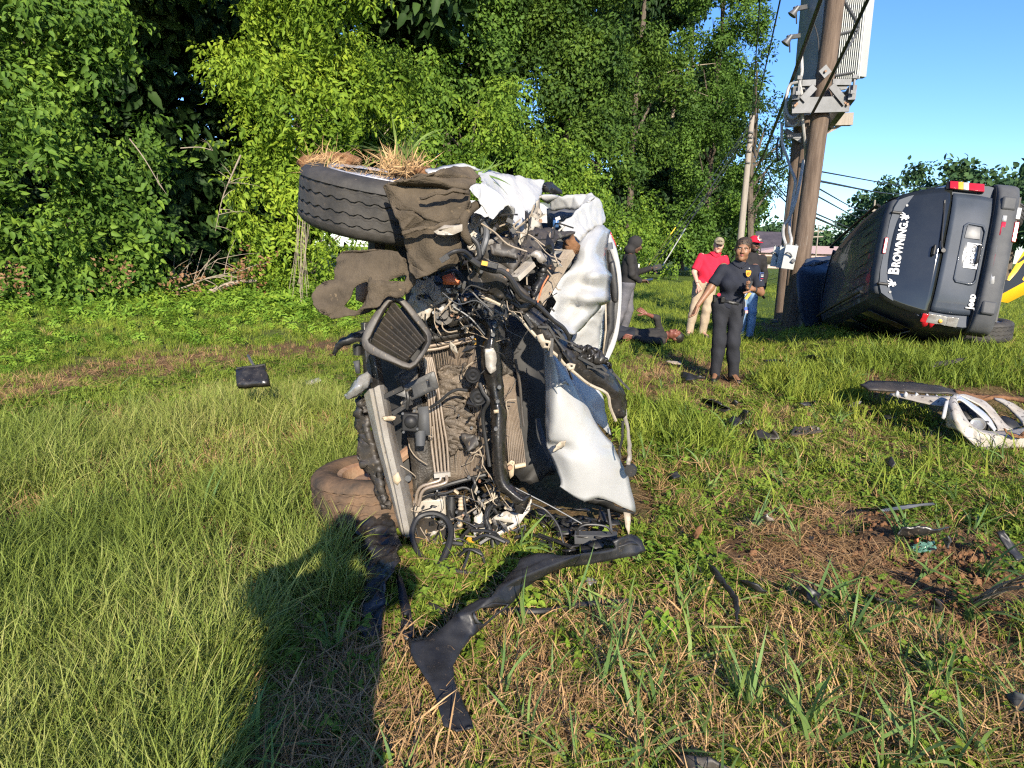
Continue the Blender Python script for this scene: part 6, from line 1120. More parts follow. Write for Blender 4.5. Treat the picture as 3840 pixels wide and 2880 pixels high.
for lb, a, e in (('wire crossing from the pale pole down to the rear pole', ('H', 170, 1190, 30), ('I', 640, 360, 14.2)), ('lower wire crossing from the pale pole to the rear pole', ('H', 165, 1290, 30), ('I', 635, 405, 14.2)), ('wire from the pale pole into the trees on the left', ('H', 145, 1130, 30), ('H', -700, 2300, 22)), ('lower wire from the pale pole into the trees on the left', ('H', 130, 1200, 30), ('H', -760, 2420, 22))): wire(lb, PC(*a), PC(*e), .3, .014)
# guy wires with markers behind the hooded man
def guy(lb, a, e, mk, m):
    root = empty('guy_wire', a); tag(root, lb, 'guy wire'); MB().tube([a, e], .012, 6, 1).build('wire', M['cable'], root); MB().tube([a, a.lerp(e, mk)], .017, 8, 1).build('guy_marker', m, root)
ye = mat('marker_yellow', (.68, .46, .03), None, rough=.5)
guy('guy wire with a yellow marker beside the hooded man phone', P(*px('F', 450, 515), 19), P(1622, 265, 30), .20, ye); guy('guy wire with a white marker right of the yellow one', P(*px('F', 600, 500), 21), P(1623, 262, 30), .20, M['conduit'])
# ------------------------------------------------------------------ far buildings
def house(lb, u, v, Y, w, d, h, rh, wall, roofm, win=3):
    c = P(u, v, Y); c.z = float(H(c.x, c.y)); root = empty('house', c); tag(root, lb, 'house'); MB().box(c+Vector((0, 0, h/2)), (w, d, h)).build('wall', wall, root)
    e = .5; z = c.z+h; v_ = [Vector((c.x+sx*(w/2+e), c.y+sy*(d/2+e), z)) for sx, sy in ((-1, -1), (1, -1), (1, 1), (-1, 1))]+[Vector((c.x-w*.22, c.y, z+rh)), Vector((c.x+w*.22, c.y, z+rh))]; MB().add(v_, [(0, 1, 5, 4), (1, 2, 5), (2, 3, 4, 5), (3, 0, 4), (3, 2, 1, 0)]).build('roof', roofm, root, smooth=False)
    for k in range(win): x = c.x-w/2+w*(k+.5)/win; q = MB().box(Vector((x, c.y-d/2-.03, c.z+h*.5)), (w/win*.5, .08, h*.55)).build('window', M['glass'], root); MB().box(Vector((x, c.y-d/2-.05, c.z+h*.2)), (w/win*.56, .14, .08)).build('sill', M['print_white'], q)
roofd = mat('dark_roof', (.035, .03, .04), (.06, .05, .06), 1, rough=.8); br = mat('brick_wall', (.30, .17, .13), (.36, .22, .17), 2, rough=.9); bl = mat('blue_grey_wall', (.16, .18, .24), (.2, .22, .28), 1, rough=.8); pk = mat('pink_wall', (.42, .30, .27), None, rough=.8)
house('dark-roofed far house beyond the field left of the cabinets', 1655, 560, 105, 9, 8, 2.4, 3.0, bl, roofd); house('low brick far house partly hidden behind the red cap', 1622, 563, 110, 10, 7, 1.9, 1.2, br, pk, 2); house('low pale building far off between the thick pole and the SUV', 1770, 557, 90, 20, 8, 2.0, 1.1, pk, pk, 5)
# ------------------------------------------------------------------ debris lying about
def deb(name, label, cat, c, s, m, th=.006, dz=.02, cuts=1, amp=.008, sc=10, holes=(), seed=0, sm=0, group='broken car parts lying in the grass', parent=None):
    o_ = gpts(c, s, dz); h = [gpts(c, q, dz) for q in holes]
    if sm: o_ = smoothloop(o_, sm); h = [smoothloop(q, sm) for q in h]
    o = plate(name, o_, M[m], parent, th, h, cuts, amp, sc, seed)
    if parent is None: tag(o, label, cat, group)
    return o
# big black trim in the foreground
TRM = empty('plastic_trim', G(*px('E', 800, 1200))); tag(TRM, 'long bent black plastic trim piece lying across the foreground straw', 'car part', 'broken car parts lying in the grass')
deb('trim_panel', '', '', 'E', '588,1070,.02 610,1085,.05 690,1072,.06 780,1000,.07 862,932,.08 930,880,.09 1000,840,.10 1062,826,.11 1100,770,.10 1135,738,.10 1175,690,.10 1212,650,.11 1232,605,.12 1330,578,.13 1440,590,.12 1560,583,.12 1690,565,.10 1780,545,.10 1762,505,.13 1800,490,.14 1868,472,.13 1925,505,.10 1955,562,.06 1895,592,.05 1800,605,.05 1700,622,.05 1590,640,.05 1480,655,.05 1400,690,.05 1320,732,.04 1240,785,.04 1170,875,.03 1110,922,.03 1010,1003,.03 950,1060,.03 900,1122,.03 860,1180,.04 842,1225,.04 850,1300,.04 872,1385,.03 920,1480,.03 972,1575,.02 940,1580,.03 900,1590,.02 865,1597,.03 830,1585,.02 792,1568,.02 765,1480,.03 742,1400,.03 715,1340,.04 682,1292,.04 640,1230,.03 602,1165,.03 592,1110,.03', 'black', .006, .08, 2, .004, 8, ['950,925,.09 1000,890,.09 1060,862,.09 1162,872,.06 1120,905,.05 1080,940,.04 1020,985,.04 970,985,.06'], parent=TRM)
sheet('trim_ridge', [gpts('E', '870,1000,.10 800,1070,.10 790,1160,.10 800,1250,.09 850,1380,.08 900,1500,.07 935,1575,.05'), gpts('E', '900,1000,.115 830,1075,.12 810,1160,.12 818,1250,.11 868,1380,.10 918,1500,.08 950,1572,.06'), gpts('E', '920,1010,.085 845,1080,.09 824,1160,.09 832,1250,.08 880,1380,.07 930,1500,.06 962,1570,.04')], M['black'], TRM, n=3, th=.006)
sheet('trim_wall', [gpts('E', '940,900,.10 945,940,.12 970,985,.10 1000,990,.06'), gpts('E', '962,905,.16 968,935,.18 990,970,.15 1015,980,.09')], M['suv_grey'], TRM, n=3, th=.005)
sheet('trim_edge', [gpts('E', '1225,610,.14 1330,578,.15 1445,592,.15 1560,585,.14 1780,545,.12'), gpts('E', '1240,640,.17 1340,610,.19 1440,620,.18 1570,605,.16 1790,565,.14'), gpts('E', '1230,660,.13 1330,650,.14 1430,660,.13 1570,635,.12 1790,590,.10')], M['black'], TRM, n=4, th=.005, amp=.004)
sheet('trim_end', [gpts('E', '1760,505,.15 1868,470,.17 1930,505,.14'), gpts('E', '1775,545,.18 1880,520,.19 1950,560,.10')], M['black'], TRM, n=4, th=.006, amp=.006)
# liner and perforated strip left of it
deb('wheel_arch_liner', 'crumpled oily black liner strip under the bumper beam, in the shadow', 'car part', 'E', '430,330,.14 480,350,.14 522,420,.13 532,520,.12 520,620,.14 480,740,.10 455,860,.06 440,960,.05 425,1045,.03 380,1062,.02 330,1050,.02 312,1020,.02 325,900,.03 332,780,.04 345,680,.06 360,580,.10 330,520,.10 300,460,.10 285,400,.11 330,350,.12 380,345,.14', 'black_wet', .008, .02, 3, .025, 9, seed=5)
deb('perforated_strip', 'narrow perforated black strip with mounting slots beside the liner', 'car part', 'E', '520,700,.06 545,720,.06 575,800,.05 600,890,.04 622,1010,.03 618,1055,.02 570,1075,.02 548,1040,.02 545,900,.03 530,800,.04', 'black', .012, .03, 1, .005, holes=['560,930,.03 580,935,.03 585,955,.03 565,958,.03', '565,990,.03 588,992,.03 595,1020,.03 572,1030,.03'])
tag(MB().tube(gpts('E', '1080,920,.03 1200,905,.05 1290,910,.06 1400,905,.06 1500,888,.06 1600,870,.06 1700,862,.06 1850,852,.05'), .012, 8, 4).build('rubber_seal', M['trim']), 'long black rubber seal strip lying behind the bent trim', 'car part', 'broken car parts lying in the grass')
tag(MB().tube(gpts('E', '760,650,.04 820,670,.03 880,680,.03 960,690,.03 1040,705,.03 1130,720,.03'), .012, 8, 3).build('black_hose', M['trim']), 'short black hose end in the clover left of the bent trim', 'car part', 'broken car parts lying in the grass')
tag(MB().tube(gpts('E', '715,865,.03 760,900,.03 800,915,.03'), .014, 8, 3).build('black_hose', M['trim']), 'stub of black hose at the end of the rubber loop', 'car part', 'broken car parts lying in the grass')
deb('clear_wrapper', 'crumpled clear plastic scrap on the clover right of the bent trim', 'litter', 'E', '1595,730,.02 1620,712,.06 1650,718,.05 1668,745,.03 1640,755,.05 1605,748,.03', 'lens', .003, .02, 2, .012, 30)
# heap of broken black plastic below the hood
HP = empty('broken_grille_heap', G(*px('E', 1560, 440))); tag(HP, 'heap of shattered black grille plastic on the ground below the white hood', 'car part')
for k in range(46):
    x, y = random.uniform(1340, 1790), random.uniform(300, 560); 
    if (x-1560)/240 + (430-y)/200 > 1.25: continue
    c = G(*px('E', x, y), dz=random.uniform(.02, .10)); a = random.uniform(0, 6.28); L = random.uniform(.04, .16); d = Vector((math.cos(a), math.sin(a)*.8, random.uniform(-.35, .35)))*L; w_ = Vector((-math.sin(a), math.cos(a), random.uniform(-.4, .4)))*random.uniform(.015, .06)
    plate('shard', [c-d*.5, c-d*.2+w_, c+d*.3+w_*.8, c+d*.5, c+d*.1-w_*.6], M['black' if k % 3 else 'black_wet'], HP, .006, cuts=1, amp=.006, seed=k)
for k in range(16):
    c = G(*px('E', random.uniform(1350, 1800), random.uniform(320, 520)), dz=random.uniform(.03, .10)); d = Vector((random.uniform(-1, 1), random.uniform(-.5, .5), random.uniform(-.3, .3))).normalized()*random.uniform(.08, .22); MB().bar(c-d/2, c+d/2, random.uniform(.006, .014), .01).build('splinter', M['black'], HP)
MB().bar(G(*px('E', 1545, 485), dz=.08), G(*px('E', 1790, 490), dz=.08), .05, .05).build('grey_bar', M['suv_grey'], HP)
wt('stiff_wire', 'E', '1300,290,2.95 1380,330,2.95 1450,420,2.9 1480,520,2.85', .006, 'cable', parent=HP); wt('stiff_wire', 'E', '1560,470,2.85 1570,430,2.85 1620,410,2.85 1720,420,2.85 1760,460,2.85', .006, 'cable', parent=HP)
# left side
BX = empty('black_casing', G(*px('M', 548, 825))); tag(BX, 'broken black plastic casing in the long grass left of the wreck', 'car part', 'broken car parts lying in the grass')
q = [P(512, 800, 5.3), P(574, 792, 5.35), P(582, 830, 5.2), P(514, 836, 5.2)]; plate('casing_front', q, M['black_wet'], BX, .05, cuts=2, amp=.012, sc=14); MB().bar(q[0], q[1], .03, .05).build('casing_rim', M['black'], BX); MB().tube([P(548, 790, 5.35), P(540, 775, 5.4), P(536, 768, 5.5)], .012, 6, 2).build('casing_strap', M['suv_grey'], BX)
deb('white_shard', 'pale broken plate in the long grass close to the wreck', 'car part', 'M', '648,832,.02 660,822,.05 690,816,.10 695,822,.08 672,832,.03', 'white_dirty', .006, .03)
deb('dark_shard', 'small dark shard beside the pale plate left of the wreck', 'car part', 'M', '630,838,.02 645,826,.06 660,828,.06 655,840,.02', 'black', .006, .02)
# right side: white bumper cover with lamp openings
BC = empty('bumper_cover', PC('L', 1800, 1000, 5.1)); tag(BC, 'torn white bumper cover with lamp openings lying at the right edge', 'bumper')
sheet('cover_skin', [pts('L', '1400,560,5.15 1350,640,5.05 1335,760,5.0 1340,900,4.95'), pts('L', '1440,535,5.2 1440,680,4.95 1440,800,4.86 1470,940,4.85'), pts('L', '1470,640,5.16 1560,830,4.92 1620,900,4.84 1600,1060,4.80'), pts('L', '1640,890,5.0 1690,940,4.9 1720,960,4.8 1730,1145,4.78'), pts('L', '1910,950,5.0 1950,980,4.88 1980,1010,4.8 1990,1135,4.8'), pts('L', '2100,930,5.05 2160,980,4.9 2200,1020,4.85 2240,1130,4.85'), pts('L', '2400,860,5.1 2450,930,5.0 2480,1000,4.9 2500,1135,4.9')], M['white_dirty'], BC, n=5, amp=.003, th=.006)
sheet('cover_rib', [pts('L', '1450,540,5.25 1520,570,5.26 1700,690,5.22 1820,800,5.12 1900,930,5.02'), pts('L', '1440,630,5.16 1500,600,5.18 1680,740,5.12 1790,850,5.06 1880,950,4.98')], M['white_clean'], BC, n=5, amp=.002, th=.012)
sheet('cover_top', [pts('L', '1450,535,5.28 1560,580,5.3 1740,680,5.26 1880,850,5.14 1920,945,5.02'), pts('L', '1560,540,5.4 1680,580,5.42 1800,640,5.36 1930,800,5.22 2010,940,5.1'), pts('L', '1700,620,5.5 1780,640,5.45 1860,700,5.38 2000,860,5.22 2100,935,5.12')], M['white_dirty'], BC, n=5, amp=.004, th=.006)
sheet('cover_rib', [pts('L', '1870,580,5.6 2000,650,5.5 2120,770,5.4 2210,880,5.25'), pts('L', '1960,590,5.6 2080,640,5.55 2200,720,5.45 2300,820,5.3')], M['white_dirty'], BC, n=5, amp=.003, th=.02)
sheet('mud_layer', [pts('L', '1450,510,5.55 1560,570,5.5 1700,610,5.55 1900,570,5.62 2100,590,5.6 2300,640,5.5'), pts('L', '1420,490,5.65 1600,530,5.65 1800,560,5.7 1950,555,5.75 2150,580,5.7 2350,620,5.6')], M['mud'], BC, n=4, amp=.012, sc=14, th=.03)
wp('mud_patch', 'L', '1990,920,4.78 2040,990,4.76 2120,1020,4.75 2250,1020,4.75 2300,980,4.78 2280,900,4.82 2150,1000,4.79 2060,980,4.79', 'mud', .012, cuts=2, amp=.01, parent=BC, sc=20)
wp('cavity_shade_sheet', 'L', '1460,640,5.3 1560,610,5.3 1700,720,5.3 1880,940,5.12 1640,920,5.1 1560,830,5.12', 'dark', .01, cuts=0, parent=BC); wp('cavity_shade_sheet', 'L', '1900,800,5.35 2000,780,5.4 2210,880,5.3 2060,950,5.2', 'dark', .01, cuts=0, parent=BC)  # dark sheets stand in for the shade inside the cover openings
fl = MB().lathe(PC('L', 1690, 870, 5.02), PC('L', 1690, 870, 4.9)-PC('L', 1690, 870, 5.05)+Vector((0, 0, .05)), [(.045, -.05), (.055, 0), (.05, .012), (.040, .006), (.02, .0), (0, .002)], 24).build('fog_lamp', M['lens'], BC); MB().box(PC('L', 1690, 885, 5.08), (.14, .05, .09)).build('lamp_bracket', M['black'], BC)
wp('clip_arm', 'L', '1330,610,4.98 1365,600,4.98 1330,790,4.94 1310,815,4.94 1285,800,4.94 1295,760,4.95', 'white_clean', .015, cuts=0, parent=BC, amp=0)
sheet('tooth_strip', [pts('L', '700,540,5.5 900,590,5.4 1100,640,5.3 1300,675,5.2'), pts('L', '720,525,5.52 900,530,5.46 1130,550,5.38 1400,560,5.3')], M['white_dirty'], BC, n=4, th=.01, amp=.003)
for k, x in enumerate((790, 885, 1005, 1122, 1230, 1325)): wp('clip_tooth', 'L', '%d,%d,5.42 %d,%d,5.42 %d,%d,5.42 %d,%d,5.42' % (x-25, 545+k*8, x, 490+k*12, x+18, 510+k*11, x+8, 580+k*8), 'white_clean', .02, cuts=0, parent=BC, amp=0)
sheet('black_valance', [pts('L', '470,480,5.75 650,490,5.7 900,500,5.62 1150,520,5.55 1400,520,5.5 1600,560,5.6'), pts('L', '370,430,5.9 500,390,6.0 700,395,6.0 950,405,5.95 1200,440,5.85 1450,490,5.7')], M['black_dusty'], BC, n=4, amp=.012, th=.02, sc=9)
# small pieces
SM_ = [
 ('black_shard', 'curled black strip in the clover beyond the officer shoes', 'J', '205,402,.05 260,408,.10 320,420,.08 345,440,.10 400,470,.05 350,490,.02 290,465,.03 215,425,.03', 'black_wet'),
 ('black_shard', 'black shard standing up beside the curled strip', 'J', '375,545,.02 400,515,.05 440,520,.06 480,470,.14 505,475,.16 470,560,.03 420,575,.02', 'black_wet'),
 ('black_shard', 'small black plate at the tip of the curled strip', 'J', '395,435,.05 425,410,.10 445,425,.08 430,450,.04', 'black'),
 ('black_shard', 'flat black fragment below the curled strip', 'J', '535,610,.03 580,595,.05 640,620,.04 660,595,.08 700,650,.02 620,655,.02 560,645,.02', 'black_dusty'),
 ('black_shard', 'black crescent in the grass by the officer, nearest the SUV tyre', 'J', '830,165,.04 870,140,.07 920,132,.10 945,145,.06 900,170,.03 850,180,.02', 'black'),
 ('black_shard', 'thin black strip in the mown weeds right of the officer', 'J', '600,165,.03 680,160,.04 780,172,.03 780,182,.02 690,172,.02 600,175,.02', 'black'),
 ('black_shard', 'dark muddy flap with a tail in the grass before the SUV', 'J', '1600,200,.03 1680,175,.06 1760,165,.08 1830,150,.14 1855,148,.16 1840,165,.12 1760,195,.04 1660,210,.03', 'black_dusty'),
 ('black_shard', 'black shard between the lattice piece and the torn bumper', 'J', '820,430,.04 870,425,.05 925,420,.08 900,445,.03 850,448,.02', 'black'),
 ('black_shard', 'dark shard under the broken tooth strip', 'J', '1330,510,.02 1400,500,.04 1420,520,.03 1350,530,.02', 'black'),
 ('black_shard', 'small dark lump in the weeds middle right', 'J', '1350,780,.04 1395,765,.08 1420,800,.06 1390,835,.02 1360,820,.02', 'black_wet'),
 ('black_shard', 'dark flake on the clover near the left end of the dirt', 'J', '15,870,.03 60,855,.05 85,885,.03 40,905,.02', 'black'),
 ('black_shard', 'wet black strip at the top edge of the churned earth', 'K', '1480,160,.05 1510,120,.09 1600,110,.10 1690,130,.08 1790,115,.06 1700,150,.05 1580,165,.04 1500,170,.03', 'black_wet'),
 ('black_shard', 'long ribbed black mudguard strip at the right edge', 'K', '2055,150,.10 2090,135,.12 2150,210,.09 2212,300,.06 2170,310,.05 2110,240,.07', 'black'),
 ('black_shard', 'thin curved black strip in the straw left of the dirt', 'K', '395,325,.05 430,350,.08 500,440,.06 555,520,.05 575,600,.04 545,680,.02 550,600,.03 530,530,.03 470,450,.04 415,385,.04', 'trim'),
 ('black_shard', 'black triangular plate in the straw, middle of the lower right', 'K', '880,475,.04 960,450,.08 1040,500,.05 1020,545,.04 1050,590,.02 970,540,.03 930,500,.03', 'black'),
 ('black_shard', 'black sliver left of the triangular plate', 'K', '570,420,.03 650,430,.06 740,490,.03 690,490,.02 620,455,.02', 'black'),
 ('black_shard', 'dark sliver right of the triangular plate', 'K', '1290,500,.04 1380,530,.06 1480,545,.04 1430,570,.02 1340,545,.02', 'black_wet'),
 ('black_shard', 'upright black wedge in the straw under the dirt heap', 'K', '1665,590,.02 1680,550,.06 1700,525,.12 1745,570,.06 1750,605,.02 1700,610,.02', 'black'),
 ('black_shard', 'black ribbed block cut by the bottom edge of the photo', 'K', '215,1420,.03 300,1430,.06 400,1455,.06 520,1500,.04 480,1540,.02 300,1530,.02 230,1480,.02', 'black_dusty'),
 ('black_shard', 'grey-black slab at the lower right edge', 'K', '2110,1080,.04 2170,1060,.08 2230,1090,.08 2230,1190,.03 2160,1160,.02', 'suv_grey'),
 ('white_shard', 'white flake at the left end of the dirt heap', 'K', '700,55,.03 735,45,.08 770,75,.04 740,90,.02', 'white_dirty'),
 ('white_shard', 'pale plastic leaf-shaped piece left of the torn bumper', 'L', '245,650,.02 340,620,.08 395,610,.06 345,670,.03 270,675,.02', 'lens'),
 ('white_shard', 'grey moulding strip in the weeds above the dirt', 'J', '1325,1090,.03 1450,1070,.04 1640,1045,.05 1650,1055,.04 1480,1085,.02 1340,1105,.02', 'galv'),
 ('orange_shard', 'orange reflector chip on the churned earth', 'K', '1575,190,.03 1605,185,.06 1610,210,.03 1585,212,.02', 'orange'),
 ('white_shard', 'grey bent clip on the churned earth', 'K', '1745,190,.05 1775,170,.12 1790,200,.08 1770,240,.03', 'galv'),
 ('brown_shard', 'brown crumpled leather-like piece left of the dirt', 'K', '300,160,.03 330,120,.08 360,105,.08 345,160,.04 320,185,.02', 'mud'),
 ('black_shard', 'black bag-like debris at the officer feet', 'F', '770,1530,.05 800,1515,.10 850,1530,.09 960,1560,.07 1020,1575,.05 920,1590,.03 820,1600,.02 780,1580,.02', 'black'),
 ('board', 'flat pale board in the dry patch behind the officer', 'F', '625,1415,.02 700,1410,.03 770,1420,.03 790,1445,.02 700,1440,.02', 'drywood'),
 ('black_shard', 'dark ring-like debris beside the thick pole base', 'I', '455,1540,.05 500,1520,.08 560,1530,.07 555,1555,.03 480,1560,.02', 'black_wet'),
 ('black_shard', 'curved black tyre scrap in the grass under the SUV rear', 'G', '245,1640,.05 300,1615,.12 380,1625,.10 380,1660,.04 300,1670,.03', 'black'),
]
for i, (nm, lb, c, s, m) in enumerate(SM_): deb(nm, lb, 'wood' if nm == 'board' else 'car part', c, s, m, .008, .055, 2, .007, 16, seed=i)
LT = empty('lattice_piece', G(*px('J', 850, 605))); tag(LT, 'piece of black lattice grille lying in the clover, middle right', 'car part', 'broken car parts lying in the grass')
for k in range(5): MB().bar(G(*px('J', 775+34*k, 625-8*k), dz=.05), G(*px('J', 800+34*k, 580+2*k), dz=.09), .014, .02).build('lattice_bar', M['black_dusty'], LT)
for a, e in (((770, 628), (960, 605)), ((785, 608), (945, 590)), ((800, 590), (925, 578))): MB().bar(G(*px('J', *a), dz=.05), G(*px('J', *e), dz=.08), .016, .02).build('lattice_bar', M['black_dusty'], LT)
b = MB()
for k in range(70):
    c = G(*px('K', random.uniform(1570, 1700), random.uniform(205, 260)), dz=.02); b.box(c, (.012, .012, .008), Matrix.Rotation(random.random()*3, 3, 'Z') @ Matrix.Rotation(random.random(), 3, 'X'))
tag(b.build('glass_crumbs', mat('green_glass', (.05, .14, .10), (.12, .22, .17), 30, rough=.1)), 'greenish safety glass crumbs spilled on the churned earth', kind='stuff')
b = MB()
for k in range(60): p = G(*px('M', random.uniform(1380, 2150), random.uniform(760, 1500)), dz=.03); d = Vector((random.uniform(-1, 1), random.uniform(-1, 1), random.uniform(-.2, .5))).normalized()*random.uniform(.02, .05); b.bar(p-d/2, p+d/2, random.uniform(.01, .03), .004)
tag(b.build('tiny_fragments', M['black']), 'tiny black plastic fragments strewn over the ground on the right', kind='stuff')
# reeds, dead branches, hanging dry vine
b = MB()
for k in range(16): a = G(*px('K', random.uniform(1880, 1960), random.uniform(540, 590)), dz=.02); e = PC('K', 2230+random.uniform(-20, 40), random.uniform(370, 470), 2.1); b.tube([a, a.lerp(e, .5)+Vector((0, 0, .02)), e], [.004, .004, .002], 5, 3)
tag(b.build('reed_bundle', M['twig']), 'uprooted bundle of pale reed stalks at the lower right edge', kind='stuff')
def dead(lb, c, s, r, m='twig', kids=8, Lk=.5, sd=0):
    rr = random.Random(sd); p = [PC(c, *[float(q)*(1.85 if i == 2 else 1) for i, q in enumerate(t.split(','))]) for t in s.split()]; r *= 1.05; Lk *= 1.8; root = empty('dead_branch', p[0]); tag(root, lb, 'branch', 'dead branches at the foot of the trees'); MB().tube(p, [r, r*.8, r*.5, r*.2][:max(2, min(4, len(p)))], 7, 4).build('stem', M[m], root); q = catmull(p, 6)
    for k in range(kids):
        a = q[rr.randrange(len(q)//4, len(q))]; d = Vector((rr.uniform(-1, 1), rr.uniform(-.5, .3), rr.uniform(-.4, 1))).normalized()*Lk*rr.uniform(.4, 1); MB().tube([a, a+d*.5+Vector((rr.uniform(-.06, .06), 0, .04)), a+d], [r*.4, r*.28, r*.08], 5, 3).build('twig', M[m], root)
Cc = 'M'
dead('bare forked branch lying at the foot of the dark gap', Cc, '330,640,8.6 400,620,8.7 450,600,8.8 520,585,9.2', .028, kids=12, Lk=.7, sd=1)
dead('curved bare branch below the forked one', Cc, '300,585,8.5 360,600,8.6 420,590,8.8 470,560,9.0', .018, kids=10, Lk=.6, sd=2)
dead('fallen grey log half hidden in the weeds', Cc, '430,640,9.0 500,612,9.2 560,606,9.5', .07, 'drywood', 2, .3, 3)
dead('broken pale limb hanging in the middle of the dark gap', Cc, '520,335,9.2 500,380,9.2 480,430,9.2 465,500,9.2', .022, kids=9, Lk=.45, sd=4)
dead('bare twig sticking out of the left vines', Cc, '390,320,8.4 430,318,8.4 460,325,8.4', .012, kids=2, Lk=.2, sd=5)
dead('long thin twig among the left vines', Cc, '280,300,7.2 310,340,7.2 340,390,7.2 360,420,7.2', .012, kids=3, Lk=.2, sd=6)
dead('leafless grey limb showing on the rightmost tall tree', Cc, '1452,255,21.5 1460,200,21.6 1466,150,21.7', .10, 'drywood', 6, 1.2, 7)
dead('bare twigs poking out of the grapevine mound', Cc, '830,290,11.8 845,270,11.8 860,235,11.8', .016, kids=5, Lk=.5, sd=8)
b = MB()
for k in range(14):
    u0 = 650+random.uniform(-12, 14); b.tube([P(u0+random.uniform(-3, 10), 455+random.uniform(-15, 20), 15.5), P(u0, 540, 15.3), P(u0+random.uniform(-22, 18), 630+random.uniform(-20, 25), 15.1)], .005, 4, 3)
tag(b.build('dry_vine_bundle', M['twig']), 'hanging bundle of dry straw-coloured vine left of the splash shield', kind='stuff')
dl = []
for u, v, Y, n in ((395, 605, 15.6, 30), (240, 590, 14.2, 16), (530, 600, 16.4, 24), (560, 560, 16.2, 16), (20, 600, 13.5, 26)): dl += [P(u+random.uniform(-45, 45), v+random.uniform(-30, 40), Y+random.uniform(-.4, .4)) for _ in range(n)]
n = len(dl); tag(scatter('withered_leaves', np.array(dl), rng.random((n, 3))*6.28, rng.uniform(1.3, 2.6, n), PR['deadleaf']), 'withered brown leaves hanging at the foot of the trees', kind='stuff')
# ------------------------------------------------------------------ people (continuous surfaces grown around a skeleton)
def snets(f, lo, hi, h):
    lo = np.array(lo, np.float32); n = np.maximum(np.ceil((np.array(hi)-lo)/h).astype(int)+1, 4)
    ax = [lo[i]+h*np.arange(n[i], dtype=np.float32) for i in range(3)]; X, Y, Z = np.meshgrid(*ax, indexing='ij')
    d = f(np.stack([X, Y, Z], -1).reshape(-1, 3)).reshape(n).astype(np.float32); s = d < 0
    m = n-1; acc = np.zeros((*m, 3), np.float32); cnt = np.zeros(m, np.float32)
    corners = [(a, b, c) for a in (0, 1) for b in (0, 1) for c in (0, 1)]
    sl = lambda o: tuple(slice(o[i], o[i]+m[i]) for i in range(3))
    for i, a in enumerate(corners):
        for b in corners[i+1:]:
            if sum(abs(a[k]-b[k]) for k in range(3)) != 1: continue
            da, db = d[sl(a)], d[sl(b)]; x = (da < 0) != (db < 0); t = np.where(x, da/(np.where(x, da-db, 1)), 0)
            for k in range(3): acc[..., k] += np.where(x, a[k]+(b[k]-a[k])*t, 0)
            cnt += x
    on = cnt > 0; idx = -np.ones(m, int); idx[on] = np.arange(on.sum()); g = np.stack(np.nonzero(on), -1)
    V = lo+h*(g+acc[on]/cnt[on][:, None]); F = []
    for k in range(3):
        a = [slice(None)]*3; b = [slice(None)]*3; a[k] = slice(0, -1); b[k] = slice(1, None); sa, sb = s[tuple(a)], s[tuple(b)]; I = np.stack(np.nonzero(sa != sb), -1)
        u, w = (k+1) % 3, (k+2) % 3; ok = (I[:, u] > 0) & (I[:, w] > 0) & (I[:, u] < m[u]) & (I[:, w] < m[w]); I = I[ok]; fl = sa[tuple(I.T)]
        def c(du, dw):
            J = I.copy(); J[:, u] += du; J[:, w] += dw; return idx[tuple(J.T)]
        q = np.stack([c(-1, -1), c(0, -1), c(0, 0), c(-1, 0)], 1); q[~fl] = q[~fl][:, ::-1]; F.append(q)
    return V, np.concatenate(F)
A3 = lambda a: np.array(a, np.float32)
def cap(P_, a, b, ra, rb=None):
    rb = ra if rb is None else rb; a, b = A3(a), A3(b); pa = P_-a; ba = b-a; t = np.clip(pa@ba/max(float(ba@ba), 1e-9), 0, 1); return np.linalg.norm(pa-t[:, None]*ba, axis=1)-(ra+(rb-ra)*t)
def ell(P_, c, r):
    r = A3(r); q = (P_-A3(c))/r; k = np.linalg.norm(q, axis=1); return (k-1)*k/(np.linalg.norm(q/r, axis=1)+1e-6)
def smin(a, b, k=.03):
    h = np.clip(.5+.5*(b-a)/k, 0, 1); return b+(a-b)*h-k*h*(1-h)
def U(ds, k=.03):
    d = ds[0]
    for e in ds[1:]: d = smin(d, e, k)
    return d
def folds(P_, a=.004, f=26): return a*np.sin(P_[:, 2]*f+5*np.sin(P_[:, 0]*9)+3*P_[:, 1]*6)*np.cos(P_[:, 0]*f*.8+P_[:, 2]*11)
def skinmat(n, c): return mat(n, c, tuple(q*.88 for q in c), 8, rough=.5, spec=.4)
SKIN = {'brown': skinmat('skin_brown', (.23, .115, .062)), 'dark': skinmat('skin_dark', (.10, .052, .032)), 'fair': skinmat('skin_fair', (.52, .30, .22)), 'lying': skinmat('skin_reddish_brown', (.17, .060, .040))}
CL_ = {}
def cloth(n, c, c2=None, b=.25, rough=.85):
    if n not in CL_: CL_[n] = mat(n, c, c2 or tuple(q*.8 for q in c), 7, rough=rough, bump=b, bscale=60, spec=.25)
    return CL_[n]
M['eye'] = mat('eye_white', (.30, .28, .26), None, rough=.2); M['iris'] = mat('iris', (.02, .012, .008), None, rough=.15); M['lip'] = mat('lips', (.26, .085, .07), None, rough=.4); M['lipf'] = mat('lips_fair', (.42, .17, .14), None, rough=.4)
M['hair'] = mat('hair_black', (.008, .007, .006), (.018, .014, .011), 40, rough=.5, bump=.6, bscale=90)
M['hairb'] = mat('hair_brown_blond', (.014, .010, .007), (.075, .045, .02), 26, rough=.5, bump=.7, bscale=80, stretch=(1, 1, 3))
M['gold'] = mat('gold_badge', (.70, .36, .04), (.60, .28, .03), 20, rough=.3, metal=.5)
